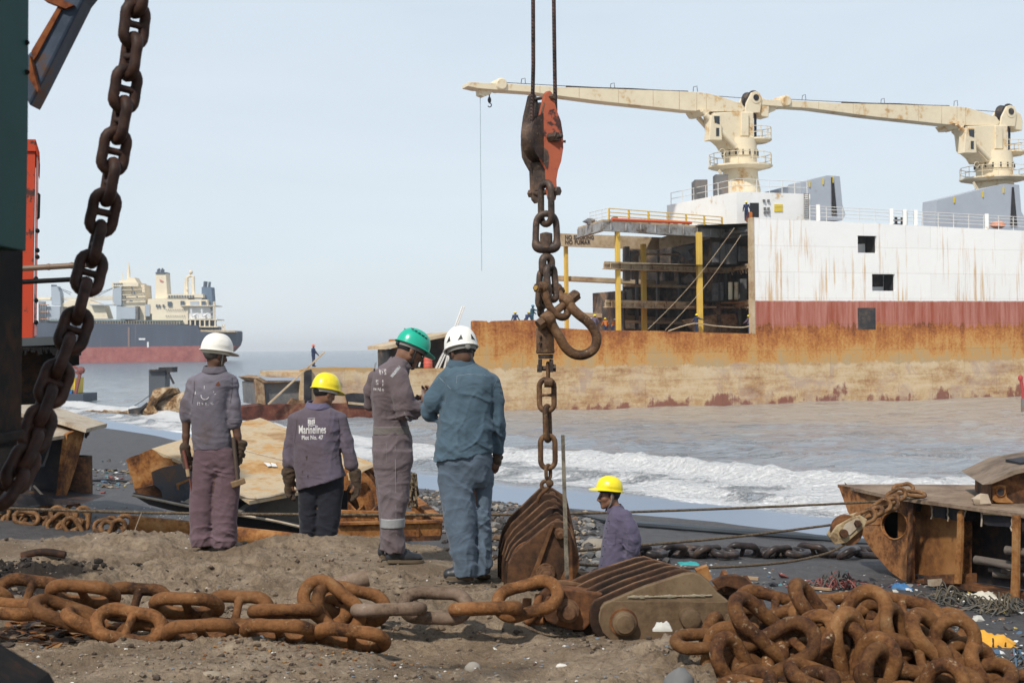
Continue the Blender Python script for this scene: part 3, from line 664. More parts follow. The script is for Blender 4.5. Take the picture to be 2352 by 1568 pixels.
# --- raised hatch covers
def hatch(fr, gp, d, lab):
    t = thing('hatch_cover', lab, 'hatch cover', S(fr[0][0], 512, d), 'hatch covers standing open on the white deck')
    mb = MB(); mb.prism(SL(fr, d), SY*2.2); mb.build('panel', M_gry, t, smooth=False)
    mb = MB(); mb.prism(SL(gp, d-0.03), -SY*0.06); mb.build('hinge_gap', M_dark, t, smooth=False)
    mb = MB()
    x0, x1 = fr[0][0], fr[2][0]
    for k in (0.2, 0.55, 0.8):
        x = x0+(x1-x0)*k; yy = fr[0][1]+(fr[1][1]-fr[0][1])*k; mb.prism(SL([(x, yy), (x+2.5, yy), (x+2.5, yy+14), (x, yy+14)], d-0.02), -SY*0.08)
    mb.each('yellow_lug', M_sign, t, smooth=False)
hatch([(1840, 419), (1900, 403), (1929, 405), (1935, 470), (1942, 492), (1936, 506), (1840, 506)], [(1909, 408), (1914, 408), (1922, 494), (1910, 494)], 9, 'tall grey hatch cover propped behind the white deckhouse near the first crane')
hatch([(2152, 460), (2308, 422), (2341, 425), (2346, 486), (2354, 500), (2360, 530), (2149, 530)], [(2324, 430), (2328, 430), (2336, 520), (2320, 520)], 8, 'long sloping grey hatch cover standing below the right hand crane')
mb = MB(); mb.prism(SL([(1760, 441), (1840, 420), (1840, 445), (1760, 445)], 14), SY*0.5); tag(mb.build('slanting_cover', M_gry), 'low grey slanting panel seen over the deckhouse roof rail', 'panel')
# --- two deck cranes
def deck_crane(mp, jmp, d, label, wire):
    L = lambda pts, dd=0: [S(*mp(*p), d+dd) for p in pts]
    J = lambda pts, dd=0: [S(*jmp(*p), d+dd) for p in pts]
    base = S(*mp(1700, 438), d); t = thing('deck_crane', label, 'crane', base, 'cream deck cranes of the beached ship')
    ax = S(*mp(1700.5, 400), d); zof = lambda y: S(*mp(1700.5, y), d).z
    k = (S(*mp(1734, 360), d)-S(*mp(1668, 360), d)).length/2
    ctr = V((ax.x, ax.y, 0))
    mb = MB(); mb.lathe(ctr+UZ*zof(438), UZ, [(-3.0, k*1.2), (0, k*1.2), (zof(415)-zof(438), k*1.08), (zof(386)-zof(438), k*1.02)], 20); mb.build('pedestal', M_cream, t, angle=50)
    mb = MB(); mb.lathe(ctr+UZ*zof(386), UZ, [(0, k*1.0), (zof(361)-zof(386), k), (zof(361)-zof(386), k*1.06), (zof(345)-zof(386), k*1.06), (zof(345)-zof(386), k*1.0), (zof(320)-zof(386), k*0.98)], 20); mb.build('slewing_column', M_cream, t)
    mb = MB()
    for i in range(16):
        a = 2*math.pi*i/16; mb.box(ctr+V((math.cos(a)*k*1.07, math.sin(a)*k*1.07, zof(354))), (0.12, 0.12, 0.45))
    mb.build('bolt_ring', M_dark, t, smooth=False)
    for (yc, rr_, hh, cx, nm) in ((383, 1.92, 34, 0, 'platform'), (320, 1.05, 30, 1.0, 'platform')):
        c_ = ctr+SX*k*cx; mb = MB(); mb.lathe(c_+UZ*zof(yc), UZ, [(-0.32, k*rr_*0.72), (-0.1, k*rr_), (0.06, k*rr_)], 14); pl_ = mb.build('platform', M_cream, t, smooth=False)
        ring = [c_+UZ*zof(yc)+V((math.cos(2*math.pi*i/14)*k*rr_*0.97, math.sin(2*math.pi*i/14)*k*rr_*0.97, 0)) for i in range(15)]
        railing(ring, 1.15, 14, pl_, M_cream, rails=(1.0, 0.5), r=0.035, pr=0.035)
    mb = MB(); mb.prism(L([(1639, 259), (1701, 256), (1731, 258), (1731, 320), (1729, 343), (1676, 343), (1668, 330), (1659, 322), (1645, 312)], -k*0.62), SY*k*1.24); mb.build('crane_house', M_cream, t, smooth=False, bevel=0.08)
    mb = MB(); mb.prism(L([(1634, 264), (1656, 262), (1659, 322), (1629, 322)], -k*0.62-1.0), SY*1.0); cab = mb.build('cab', M_cream, t, smooth=False, bevel=0.06)
    mb = MB(); mb.prism(L([(1640, 267), (1653, 267), (1653, 286), (1642, 282)], -k*0.62-1.03), SY*0.02); mb.prism(L([(1645, 294), (1652, 294), (1652, 313), (1645, 313)], -k*0.62-1.03), SY*0.02); mb.each('window', M_glass, cab, smooth=False)
    mb = MB(); mb.prism(L([(1703, 258), (1720, 258), (1720, 312), (1703, 312)], -k*0.62-0.25), SY*0.25); mb.build('access_panel', M_cream, t, smooth=False, bevel=0.05)
    jp = [(1075.8, 189), (1156, 192), (1284, 200), (1430, 205), (1581, 210.7), (1622, 213.8), (1655, 222), (1687, 232.6), (1703, 237), (1712, 250), (1706, 256), (1637, 256.6), (1581, 254.5), (1378, 232.6), (1222, 212), (1156, 207.6), (1097, 203), (1075, 198)]
    mb = MB(); mb.prism(J(jp, -0.75), SY*1.5); jib = mb.build('jib', M_cream, t, smooth=False, bevel=0.03)
    mb = MB()
    for x in (1240, 1330, 1420, 1500, 1560, 1600, 1622): 
        y0 = np.interp(x, [1156, 1284, 1430, 1581, 1622], [192, 200, 205, 210.7, 213.8]); y1 = np.interp(x, [1156, 1222, 1378, 1581, 1637], [207.6, 212, 232.6, 254.5, 256.6])
        mb.prism(J([(x, y0), (x+0.8, y0), (x+0.8, y1), (x, y1)], -0.765), SY*0.012)
    mb.each('weld_seam', M_creamd, jib, smooth=False)
    mb = MB(); c_ = J([(1144, 197)])[0]; rr_ = (J([(1157, 197)])[0]-c_).length; mb.lathe(c_-SY*0.95, SY, [(0, rr_*0.8), (0.1, rr_), (1.8, rr_), (1.9, rr_*0.8)], 18); mb.prism(J([(1100, 203), (1132, 203), (1128, 216), (1112, 222), (1101, 218)], -0.4), SY*0.8); mb.build('jib_head', M_cream, jib)
    mb = MB()
    for x, y in ((1197, 193), (1402, 204), (1592, 211)):
        p = J([(x, y), (x+1, y-11), (x+9, y-13), (x+10, y)], -0.5); mb.tube(p, 0.035, 4)
    mb.tube(bez(J([(1300, 199), (1380, 203), (1450, 205), (1520, 209), (1580, 211)], -0.6), 4), 0.09, 5)
    mb.tube(J([(1622, 219), (1712, 226)]), 0.03, 4); mb.tube(J([(1160, 190), (1300, 198)]), 0.03, 4)
    mb.build('guide_hoop', M_dark, jib)
    for (a, c, dd, r_) in (((1612, 255), (1689, 336), -k*0.8-0.2, 0.27), ((1596, 262), (1668, 342), k*0.8, 0.25)):
        p, q = L([a, c], dd); mb = MB(); mb.cyl(p.lerp(q, 0.1), q, r_, 10); mb.cyl(p, p.lerp(q, 0.16), r_*0.6, 8); mb.build('luffing_cylinder', M_cream, t)
    mb = MB(); mb.prism(L([(1606, 252), (1632, 252), (1626, 264), (1614, 264)], -k*0.8), SY*k*1.6); mb.prism(L([(1580, 254), (1604, 255), (1604, 268), (1596, 272)], 0.3), SY*0.7); mb.each('cylinder_bracket', M_cream, jib, smooth=False)
    c_ = L([(1724.4, 228)])[0]; r_ = (L([(1738.4, 228)])[0]-c_).length
    mb = MB()
    for dd in (-0.9, 0.6): mb.prism([q+SY*dd for q in L([(1700, 262), (1704, 240), (1716, 216), (1724, 213), (1733, 217), (1738, 228), (1734, 262)])], SY*0.25)
    mb.lathe(c_-SY*0.95, SY, [(0, r_*0.8), (0.25, r_*0.8)], 16); mb.build('sheave_bracket', M_cream, t, smooth=False)
    mb = MB(); mb.lathe(c_-SY*0.6, SY, [(0, r_*1.1), (0.3, r_*0.95), (0.6, r_*0.95), (1.1, r_*1.1)], 18); mb.lathe(c_-SY*0.99, SY, [(0, r_*0.45), (0.05, r_*0.45)], 14); mb.build('sheave', M_dark, t)
    mb = MB()
    for x in (1733, 1736): mb.tube(L([(x, 228), (x+0.5, 318), (x+1, 378)], -0.3), 0.07, 5)
    mb.each('hoist_wire', M_cable, t)
    mb = MB(); mb.prism(L([(1738, 232), (1752, 224), (1762, 230), (1767, 246), (1766, 270), (1752, 268), (1740, 262)], -0.7), SY*1.5); mb.build('winch_housing', M_cream, t, smooth=False, bevel=0.08)
    mb = MB()
    for a, c in (((1650, 392), (1666, 424)), ((1652, 390), (1672, 424))): mb.tube(L([a, c], -k), 0.07, 5)
    mb.tube(arc(L([(1659, 349)], -k)[0], SX, UZ, 0.3, 0, 700, 30), 0.025, 4)
    mb.each('ladder_stay', M_cream, t)
    if wire:
        mb = MB(); mb.tube(J([(1103, 220), (1104, 380), (1105.5, 500), (1106.5, 622)]), 0.024, 4); mb.build('hoist_line', plain('grey blue line', (0.22, 0.30, 0.34), 0.7), t)
        mb = MB(); p = J([(1124, 212)])[0]; mb.tube([p, p-UZ*0.5], 0.06, 5); mb.blob(p-UZ*0.7, (0.17, 0.17, 0.3), 8); mb.tube(arc(p-UZ*1.15, SX, UZ, 0.18, 100, -150, 10), 0.05, 5); mb.build('hook_block', M_dark, t)
    return t
deck_crane(lambda x, y: (x, y), lambda x, y: (x, y), 11, 'nearer cream deck crane, its whole jib and hanging line clear against the sky', True)
deck_crane(lambda x, y: (2307.8+(x-1724.4)*0.98, 259.3+(y-228)*0.98), lambda x, y: (2307.8+(x-1724.4)*0.883, 259.3+(y-228)*0.98+7*(1724.4-x)/648), 11, 'right hand cream deck crane whose jib tip ends behind the other crane', False)
# --- low cut forebody in front of the left end
mb = MB(); mb.prism(SL([(894, 802), (1036, 770), (1083, 766), (1083, 846), (894, 846)], 3), SY*0.3)
mb.prism(SL([(889, 797), (894, 796), (895, 847), (890, 847)], 0.5), SY*2.5)
mb.build('open_compartment', M_dark, ship, smooth=False)
mb = MB(); a = SL([(887, 794), (1036, 763)], 0.2); c = SL([(887, 794), (1036, 763)], 5); mb.prism([a[0], a[1], a[1]+SY*5, a[0]+SY*5], (0, 0, -0.28)); mb.prism([S(1024, 778, .15), S(1040, 762, .15), S(1083, 764, .15), S(1083, 772, .15)], SY*3)
mb.build('buckled_roof', M_creamd, ship, smooth=False)
mb = MB()
for a, c, w_ in (((1001, 846), (1037, 770), 0.22), ((1007, 846), (1041, 772), 0.22), ((1028, 846), (1030, 790), 0.35), ((962, 842), (975, 796), 0.08), ((1020, 846), (1036, 776), 0.2)): mb.beam(S(*a, 0.9), S(*c, 0.9), w_, 0.1)
mb.each('leaning_frame', M_rail, ship, smooth=False)
mb = MB(); p = S(983, 845, 1.0); mb.lathe(p, UZ, [(0, 0.33), (0.06, 0.37), (0.3, 0.35), (0.33, 0.38), (0.6, 0.35), (0.63, 0.38), (0.9, 0.35), (0.95, 0.30)], 14); o = mb.build('drum', plain('salmon red plastic', (0.62, 0.13, 0.09), 0.5)); tag(o, 'salmon red drum standing on the low cut hull beside leaning white ladders', 'drum')
mb = MB()
for dx in (-2, 3): mb.tube([S(1040+dx, 768, 4), S(1064+dx, 703, 4)], 0.05, 4)
for i in range(14): mb.tube([S(1038+i*1.8, 768-i*4.8, 4), S(1043+i*1.8, 768-i*4.8, 4)], 0.035, 4)
o = mb.build('lattice_ladder', M_rail); tag(o, 'white lattice ladder leaning up into the sky from the cut hull', 'ladder')
mb = MB(); mb.prism(SL([(594, 878), (690, 872), (690, 927), (597, 930)], 0.6), SY*6); gb = mb.build('cut_block', M_mid, None, smooth=False); tag(gb, 'cut hull block with grey panel and torn edge left of the wreck', 'hull block')
mb = MB(); mb.prism(SL([(588, 870), (606, 876), (610, 930), (594, 926)], 0.2), SY*0.8); mb.prism(SL([(588, 868), (612, 863), (700, 868), (700, 876), (606, 879)], 0.1), SY*6.5); mb.prism(SL([(660, 929), (672, 914), (690, 920), (716, 912), (716, 932), (670, 938)], -0.2), SY*0.5); o = mb.build('torn_edge', M_deckr, gb, smooth=False)
mb = MB(); mb.prism(SL([(590, 862), (620, 866), (700, 866), (700, 874), (612, 874)], 0.05), SY*0.04); o = mb.build('white_edge', M_gry, gb, smooth=False)
mb = MB(); mb.prism(SL([(700, 852), (716, 848), (716, 925), (700, 928)], -0.3), SY*0.6); mb.build('dark_web', M_dark, gb, smooth=False)
mb = MB(); mb.prism(SL([(548, 936), (600, 930), (690, 927), (700, 926), (860, 926), (862, 958), (700, 968), (560, 966)], -0.8), SY*3); o = mb.build('keel_strip', steel('dark red keel', [(0.3, (0.05, 0.02, 0.015)), (0.55, (0.14, 0.045, 0.03)), (0.75, (0.26, 0.13, 0.07))], 0.6, 0.8, 0.4, fine=4), ship, smooth=False)
mb = MB(); mb.prism(SL([(792, 905), (812, 902), (866, 905), (866, 936), (800, 934)], -0.9), SY*0.08); mb.build('painted_side_hole', M_dark, ship, smooth=False)  # dark plate laid on the keel side for the shade of a hole
mb = MB(); mb.prism(SL([(800, 922), (840, 926), (838, 931), (800, 928)], -0.95), SY*0.06); mb.build('torn_lip', M_creamd, ship, smooth=False)
mb = MB(); mb.beam(S(616, 928, -1.4), S(746, 808, -1.4), 0.22, 0.1); o = mb.build('plank', M_creamd, None, smooth=False); tag(o, 'long plank leaning from the grey block up past the lone worker', 'plank')
# ================================================================== the far ship and things in the water
FY = 740.0
def Fp(pts, dy=0.0): return [P(x, y, FY+dy) for x, y in pts]
def fc(x, y): return (x*0.21875+55.1, y*0.21875+569.6)
M_fc = steel('far cream superstructure', [(0.3, (0.80, 0.71, 0.54)), (0.6, (0.72, 0.62, 0.46)), (0.72, (0.55, 0.40, 0.25))], 0.15, 0.7, 0, fine=0.8, con=1.2)
M_fg = plain('far pale grey steel', (0.36, 0.41, 0.46), 0.7, 0.1, 0.2)
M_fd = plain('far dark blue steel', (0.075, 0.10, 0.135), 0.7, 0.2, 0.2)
M_fw = plain('far white steel', (0.72, 0.73, 0.73), 0.7, 0.06, 0.2)
M_fo = plain('far scaffold orange', (0.55, 0.22, 0.07), 0.7, 0.1)
M_fgreen = plain('far dull green steel', (0.12, 0.16, 0.15), 0.7, 0.1, 0.3)
fs = thing('cargo_ship', 'distant cargo ship with dark blue and red hull and cream superstructure at anchor', 'ship', P(300, 832, FY))
def far_hull():
    m, nt, b = nmat('far hull paint'); v = coords(nt, rnd=False); z = nd(nt, 'SeparateXYZ', {0: v}).outputs[2]
    n = noi(nt, nd(nt, 'VectorMath', {0: v, 1: (0.12, 0.12, 0.05)}, operation='MULTIPLY').outputs[0], 1.0, 5, 0.6); n2 = noi(nt, v, 0.25, 6, 0.7)
    blue = mix(nt, n, (0.022, 0.035, 0.065), (0.07, 0.088, 0.125)); red = ramp(nt, n2, [(0.35, (0.22, 0.05, 0.045)), (0.55, (0.33, 0.095, 0.08)), (0.7, (0.30, 0.14, 0.11))])
    k = nd(nt, 'MapRange', {'Value': z, 1: 8.0, 2: 8.3, 3: 0.0, 4: 1.0}).outputs[0]
    c = mix(nt, k, red, blue)
    x = nd(nt, 'SeparateXYZ', {0: v}).outputs[0]
    st = ramp(nt, noi(nt, nd(nt, 'CombineXYZ', {0: x, 1: 0.0, 2: mth(nt, 'MULTIPLY', z, 0.03)}).outputs[0], 0.6, 4, 0.7), [(0.64, 0.0), (0.7, 0.5)])
    c = mix(nt, st, c, (0.22, 0.16, 0.13))
    nt.links.new(c, b.inputs['Base Color']); b.inputs['Roughness'].default_value = 0.7
    return m
# hull: deck outline and waterline outline, with the stern overhang
top = [(60, 741), (180, 742), (300, 744), (420, 745.5), (452, 747), (458, 761), (500, 762), (543, 761)]
mb = MB()
secs = [(60, 741, 834, 30), (180, 742, 833.5, 30), (300, 744, 832.5, 30), (420, 745.5, 830.5, 30), (452, 747, 829.8, 28), (458, 761, 829.5, 28), (480, 762, 826, 25), (505, 762, 814, 22), (522, 761.5, 805, 18), (535, 761, 793, 13), (541, 761, 781, 8), (543, 761, 770, 4)]
ring = []
for x, yt, yb, bw in secs:
    a, c = P(x, yt, FY), P(x, yb, FY); a = V((a.x, a.y+(15-bw/2), a.z)); c = V((c.x, c.y+(15-bw/2), c.z-(0.8 if yb > 828 else 0)))
    ring.append([a, c, c+V((0, bw, 0)), a+V((0, bw, 0))])
vs = [p for r in ring for p in r]; f = []
for i in range(len(ring)-1):
    for k in range(4): f.append((i*4+k, i*4+(k+1) % 4, i*4+4+(k+1) % 4, i*4+4+k))
f += [(3, 2, 1, 0), tuple(len(vs)-4+k for k in range(4))]
mb.add(vs, f); hf = mb.build('hull', far_hull(), fs, smooth=False)
def fbox(pts, dy, th, mat, name, parent=None, crop=True):
    pts = [fc(*p) for p in pts] if crop else pts
    mb = MB(); mb.prism(Fp(pts, dy), (0, th, 0)); return mb.build(name, mat, parent or fs, smooth=False)
def rct(x0, y0, x1, y1): return [(x0, y0), (x1, y0), (x1, y1), (x0, y1)]
def fwin(rs, dy, parent, mat=None, name='window'):
    mb = MB()
    for r_ in rs: mb.prism(Fp([fc(*p) for p in rct(*r_)], dy-0.3), (0, 0.25, 0))
    mb.each(name, mat or M_fd, parent, smooth=False)
a = fbox([(930, 400), (1265, 385), (1275, 560), (1275, 790), (1025, 790), (1025, 600), (930, 590)], 9, 14, M_fc, 'bridge_house')
fbox(rct(920, 362, 1200, 402), 6.5, 17, M_fc, 'bridge_wing', a); fbox([(1000, 345), (1080, 330), (1090, 310), (1160, 310), (1190, 362), (1000, 362)], 9, 9, M_fc, 'wheelhouse_top', a)
fwin([(940, 370, 952, 384), (960, 370, 972, 384), (980, 369, 992, 383), (1000, 368, 1012, 382), (1020, 368, 1032, 382), (1125, 404, 1140, 430), (1125, 455, 1138, 482), (1152, 455, 1166, 482), (1060, 500, 1072, 530), (1110, 545, 1140, 562), (1180, 508, 1195, 516), (1065, 560, 1075, 566)], 6.4, a)
mb = MB()
for y in (440, 492, 545): p = Fp([fc(1025, y), fc(1265, y-6)], 7.2); mb.beam(p[0], p[1], 1.2, 0.3)
mb.each('deck_ledge', M_fc, a, smooth=False)
mb = MB(); p = P(*fc(1100, 340), FY+12); 
for y0, y1, r_ in ((340, 235, 1.0), (235, 190, .7), (190, 150, 0.3)): mb.cyl(P(*fc(1100, y0), FY+12), P(*fc(1100, y1), FY+12), r_, 8, r_*0.7)
for y, w_ in ((240, 22), (212, 14), (262, 24), (285, 16)): mb.beam(P(*fc(1100-w_, y), FY+12), P(*fc(1100+w_, y), FY+12), 0.5, 0.4)
mb.cyl(P(*fc(1032, 362), FY+12), P(*fc(1036, 260), FY+12), 0.2, 5)
mb.build('mast', M_fc, a)
fu = fbox([(1380, 265), (1490, 265), (1507, 540), (1380, 540)], 10, 9, M_fc, 'funnel')
fbox(rct(1381, 253, 1486, 270), 9.5, 10, M_fd, 'funnel_cap', fu)
mb = MB()
for x, h in ((1405, 222), (1418, 214), (1440, 226), (1452, 212), (1464, 226)): mb.cyl(P(*fc(x, 256), FY+14), P(*fc(x+3, h), FY+14), 0.5, 6)
mb.each('exhaust_pipe', M_fd, fu)
fbox([(1422, 325), (1440, 332), (1466, 350), (1450, 362), (1428, 352)], 9.7, 0.3, plain('faded red mark', (0.50, 0.22, 0.18)), 'funnel_mark', fu)
b_ = fbox([(1300, 535), (1500, 520), (1720, 520), (1720, 800), (1345, 770), (1345, 690), (1290, 690)], 7, 16, M_fc, 'stern_house')
fbox(rct(1500, 484, 1880, 522), 6.5, 17, M_fc, 'upper_deckhouse', b_); fbox(rct(1720, 540, 1925, 600), 7, 14, M_fc, 'after_house', b_)
fbox([(1715, 610), (1960, 600), (1960, 740), (1715, 745)], 8, 12, M_fw, 'after_deckhouse', b_)
fwin([(1515+i*28, 497, 1533+i*28, 516) for i in range(10)]+[(1508, 562, 1552, 610), (1643, 555, 1685, 602), (1862, 556, 1908, 603), (1385, 592, 1403, 622), (1412, 592, 1430, 622), (1455, 592, 1473, 622), (1957, 622, 1980, 662), (1960, 680, 1982, 706)]+[(1490+i*24, 640, 1496+i*24, 655) for i in range(9)]+[(1490+i*24, 705, 1496+i*24, 720) for i in range(9)], 6.5, b_)
fwin([(1745, 560, 1835, 600), (1270, 590, 1322, 715)], 6.9, b_, M_fg, 'open_bay')
for y in (745, 820): fbox(rct(1720, y, 2030, y+10), 5, 18, M_fc, 'deck_edge')
fbox(rct(1650, 600, 2010, 608), 5, 18, M_fc, 'deck_edge'); fbox([(1830, 858), (2210, 866), (2215, 884), (1832, 880)], 3, 20, M_creamd, 'deck_edge')
mb = MB()
for x in (1740, 1790, 1840, 1890, 1940, 2000): mb.prism(Fp([fc(*p) for p in rct(x, 745, x+12, 828)], 5.2), (0, 1.2, 0))
for x in (1985, 2000): mb.prism(Fp([fc(*p) for p in rct(x, 560, x+8, 760)], 5.2), (0, 1.0, 0))
for x in (2075, 2100): mb.prism(Fp([fc(*p) for p in rct(x, 800, x+7, 870)], 8), (0, 1.0, 0))
mb.each('deck_post', M_fc, fs, smooth=False)
fbox(rct(1740, 757, 1990, 820), 12, 8, M_fd, 'painted_deck_shade'); fbox(rct(1850, 832, 2050, 858), 10, 8, M_fd, 'painted_deck_shade')  # dark blue blocks painted in for the shade under the decks
mb = MB()
for x0 in (1770, 1880): mb.tube(bez([P(*fc(x0-15, 640), FY+5), P(*fc(x0, 715), FY+5), P(*fc(x0+50, 690), FY+5), P(*fc(x0+60, 730), FY+5)], 4), 0.5, 5)
mb.each('boat_davit', M_fw, fs)
# after mast with dome, blue funnel
mb = MB()
mb.tube(Fp([fc(1715, 500), fc(1712, 400), fc(1712, 310), fc(1745, 290), fc(1778, 300), fc(1780, 400), fc(1785, 500)], 12), 0.85, 7)
mb.tube(Fp([fc(1690, 500), fc(1690, 355)], 12), 0.35, 5); mb.beam(P(*fc(1680, 330), FY+12), P(*fc(1770, 330), FY+12), 0.6, 0.5); mb.blob(P(*fc(1752, 255), FY+12), (1.1, 1.1, 1.2), 10); mb.blob(P(*fc(1714, 432), FY+11), (0.8, .8, .9), 8)
mb.beam(P(*fc(1722, 330), FY+12), P(*fc(1775, 450), FY+12), 0.3, 0.3)
mb.build('signal_mast', M_fc, fs)
fb = fbox([(1865, 408), (1968, 410), (1982, 610), (1866, 600)], 12, 8, plain('far blue funnel', (0.10, 0.15, 0.22), 0.7, 0.1, .2), 'funnel')
mb = MB()
for x, h, r_ in ((1902, 350, 1.1), (1938, 355, .35), (1952, 355, .35)): mb.cyl(P(*fc(x, 412), FY+15), P(*fc(x+6, h), FY+15), r_, 6)
mb.each('exhaust_pipe', M_fd, fb)
# cargo gear, tanks, boxes
fbox([(283, 400), (345, 400), (378, 470), (385, 598), (290, 598)], 10, 6, M_fg, 'crane_post'); fbox(rct(285, 385, 320, 402), 10, 4, M_fd, 'crane_top')
fbox(rct(230, 612, 378, 745), 5, 10, M_fg, 'hatch_box'); fbox(rct(378, 615, 412, 745), 5.3, 10, M_mid, 'hatch_box'); fbox(rct(1015, 615, 1170, 745), 4.6, 10, M_fg, 'hatch_box'); fbox(rct(1168, 610, 1195, 750), 4.9, 10, M_mid, 'hatch_box')
fbox([(932, 430), (1022, 400), (1022, 600), (960, 600), (932, 560)], 6, 5, M_fg, 'crane_post'); fbox(rct(970, 600, 1015, 760), 6.4, 4, M_fg, 'crane_post')
fbox([(385, 590), (480, 545), (680, 545), (840, 600), (885, 740), (385, 750)], 12, 10, M_fc, 'cargo_tank'); fbox(rct(690, 590, 950, 603), 9, 3, M_fg, 'tank_walkway')
fbox(rct(110, 515, 280, 545), 11, 8, M_fc, 'fore_bridge'); fbox(rct(385, 515, 940, 528), 13, 3, M_fc, 'walkway'); fbox(rct(385, 538, 930, 545), 13, 3, M_fc, 'walkway')
mb = MB()
for i in range(14): x = 700+i*17; mb.prism(Fp([fc(*p) for p in rct(x, 498, x+4, 540)], 12.8), (0, .6, 0))
mb.build('walkway_rail', M_fc, fs, smooth=False)
fbox(rct(98, 555, 152, 905), 2, 12, M_fw, 'fore_tower'); fbox(rct(150, 850, 300, 900), 6, 8, M_fw, 'fore_tower')
mb = MB()
for y in (592, 664, 740, 818): mb.prism(Fp([fc(*p) for p in rct(152, y, 255, y+8)], 3), (0, 1.4, 0))
mb.each('scaffold_deck', M_fo, fs, smooth=False)
mb = MB()
for x in (158, 182, 206, 232): mb.prism(Fp([fc(*p) for p in rct(x, 592, x+4, 870)], 3.3), (0, 0.6, 0))
mb.each('scaffold_pole', M_fd, fs, smooth=False)
fbox(rct(230, 752, 1062, 768), 4, 20, M_fgreen, 'deck_rail_band'); fbox(rct(1185, 756, 1655, 768), 4, 20, M_fgreen, 'deck_rail_band')
fbox([(230, 768), (1650, 770), (1720, 812), (230, 806)], 9, 8, M_fg, 'hatch_coaming')
mb = MB()
for i in range(34): x = 705+i*28; mb.prism(Fp([fc(*p) for p in rct(x, 768, x+4, 808)], 4.1), (0, .5, 0))
mb.build('bulwark_rail', M_fc, fs, smooth=False)
for a, c in (((310, 395), (500, 470)), ((310, 395), (490, 490)), ((720, 500), (940, 415)), ((780, 500), (930, 425))):
    mb = MB(); mb.tube(Fp([fc(*a), fc(*c)], 12), 0.15, 4); mb.build('stay_wire', M_fd, fs)
fbox(rct(1292, 985, 1310, 1043), -0.3, 0.25, M_fw, 'draught_mark', hf); fbox(rct(1205, 946, 1272, 964), -0.3, 0.25, M_fw, 'hull_mark', hf)
fbox([(1090, 830), (1110, 830), (1110, 1040), (1090, 1040)], -0.25, 0.2, plain('rust run', (0.20, 0.14, 0.12)), 'rust_run', hf)
# --- grey steel box column and sunken wreck lump
gY = 141; g = lambda x, y: (x*0.3165, y*0.3165+514.5)
col = thing('steel_post', 'dark grey steel box post rising from the sea beside the wreck lump', 'post', P(360, 930, gY))
mb = MB(); mb.prism([P(*g(*p), gY) for p in ((1080, 1056), (1198, 1050), (1198, 1330), (1080, 1330))], (0, 2, 0)); mb.build('column', plain('dark grey post paint', (0.075, 0.085, 0.10), 0.6, 0.15, 1), col, smooth=False)
mb = MB(); mb.prism([P(*g(*p), gY-0.4) for p in ((1076, 1066), (1090, 1054), (1200, 1056), (1200, 1064))], (0, 2.8, 0)); mb.prism([P(*g(*p), gY-0.2) for p in ((1150, 1040), (1250, 1038), (1250, 1075), (1205, 1075), (1150, 1052))], (0, 2.2, 0)); mb.build('cap_plate', M_dark, col, smooth=False)
mb = MB(); mb.beam(P(*g(1222, 1078), gY), P(*g(1262, 1158), gY), 0.35, 0.15); mb.beam(P(*g(1203, 1070), gY), P(*g(1203, 1120), gY), 0.15, 0.1); mb.build('hanging_strip', M_dark, col, smooth=False)
wY = 118
lump = thing('wreck_lump', 'ragged tan and rust wreck lump half sunk in the shallows left of the men', 'wreckage', P(375, 958, wY))
M_lump = steel('encrusted wreck', [(0.32, (0.06, 0.035, 0.02)), (0.45, (0.22, 0.12, 0.05)), (0.56, (0.42, 0.31, 0.19)), (0.7, (0.50, 0.42, 0.32))], 0.7, 0.9, 1.0, 0.15, fine=5)
def ragged(poly, amp, n, seed):
    rr = random.Random(seed); out = []
    for i in range(len(poly)):
        a, c = V((*poly[i], 0)), V((*poly[(i+1) % len(poly)], 0))
        for k in range(n): q = a.lerp(c, k/n); out.append((q.x+rr.uniform(-amp, amp)*(k > 0), q.y+rr.uniform(-amp, amp)*(k > 0)))
    return out
def lumpm(poly, y0, th, push, n=12, name='shell', seed=1, mat=None):
    poly = [g(*p) for p in poly]; mb = MB()
    a = [P(x, y, y0) for x, y in ragged(poly, 1.0, 4, seed)]; c_ = sum((V(q) for q in a), V((0, 0, 0)))/len(a)
    mid = [c_.lerp(q, 0.6)-V((0, push, 0)) for q in a]; m = len(a)
    vs = a+mid+[c_-V((0, push*1.2, 0))]+[q+V((0, th, 0)) for q in a]
    f = [(i, (i+1) % m, m+(i+1) % m, m+i) for i in range(m)]+[(m+i, m+(i+1) % m, 2*m) for i in range(m)]+[(i, 2*m+1+i, 2*m+1+(i+1) % m, (i+1) % m) for i in range(m)]+[tuple(2*m+1+i for i in range(m))]
    mb.add(vs, f); return mb.build(name, mat or M_lump, lump, angle=25)
lumpm([(1020, 1390), (1075, 1290), (1110, 1205), (1180, 1185), (1225, 1195), (1150, 1280), (1120, 1320), (1200, 1420), (1060, 1420)], wY, 2.5, 0.8, seed=2)
lumpm([(1120, 1320), (1170, 1285), (1345, 1212), (1420, 1220), (1420, 1400), (1290, 1425), (1160, 1425)], wY+0.5, 3, 0.7, seed=3)
lumpm([(1180, 1185), (1260, 1190), (1285, 1225), (1200, 1270), (1160, 1270)], wY+1.5, 1.5, 0.3, seed=4)
mb = MB(); mb.prism([P(*g(*p), wY-0.5) for p in ((930, 1342), (1060, 1322), (1080, 1372), (935, 1378))], (0, 2.5, 0)); mb.beam(P(*g(1010, 1350), wY-.6), P(*g(1070, 1300), wY-.6), .2, .2); mb.build('dark_plate', M_dark, lump, smooth=False)
mb = MB(); mb.prism([P(*g(*p), wY-0.6) for p in ((1268, 1420), (1340, 1370), (1350, 1420), (1330, 1440))], (0, 2, 0)); mb.build('dark_plate', M_dark, lump, smooth=False)
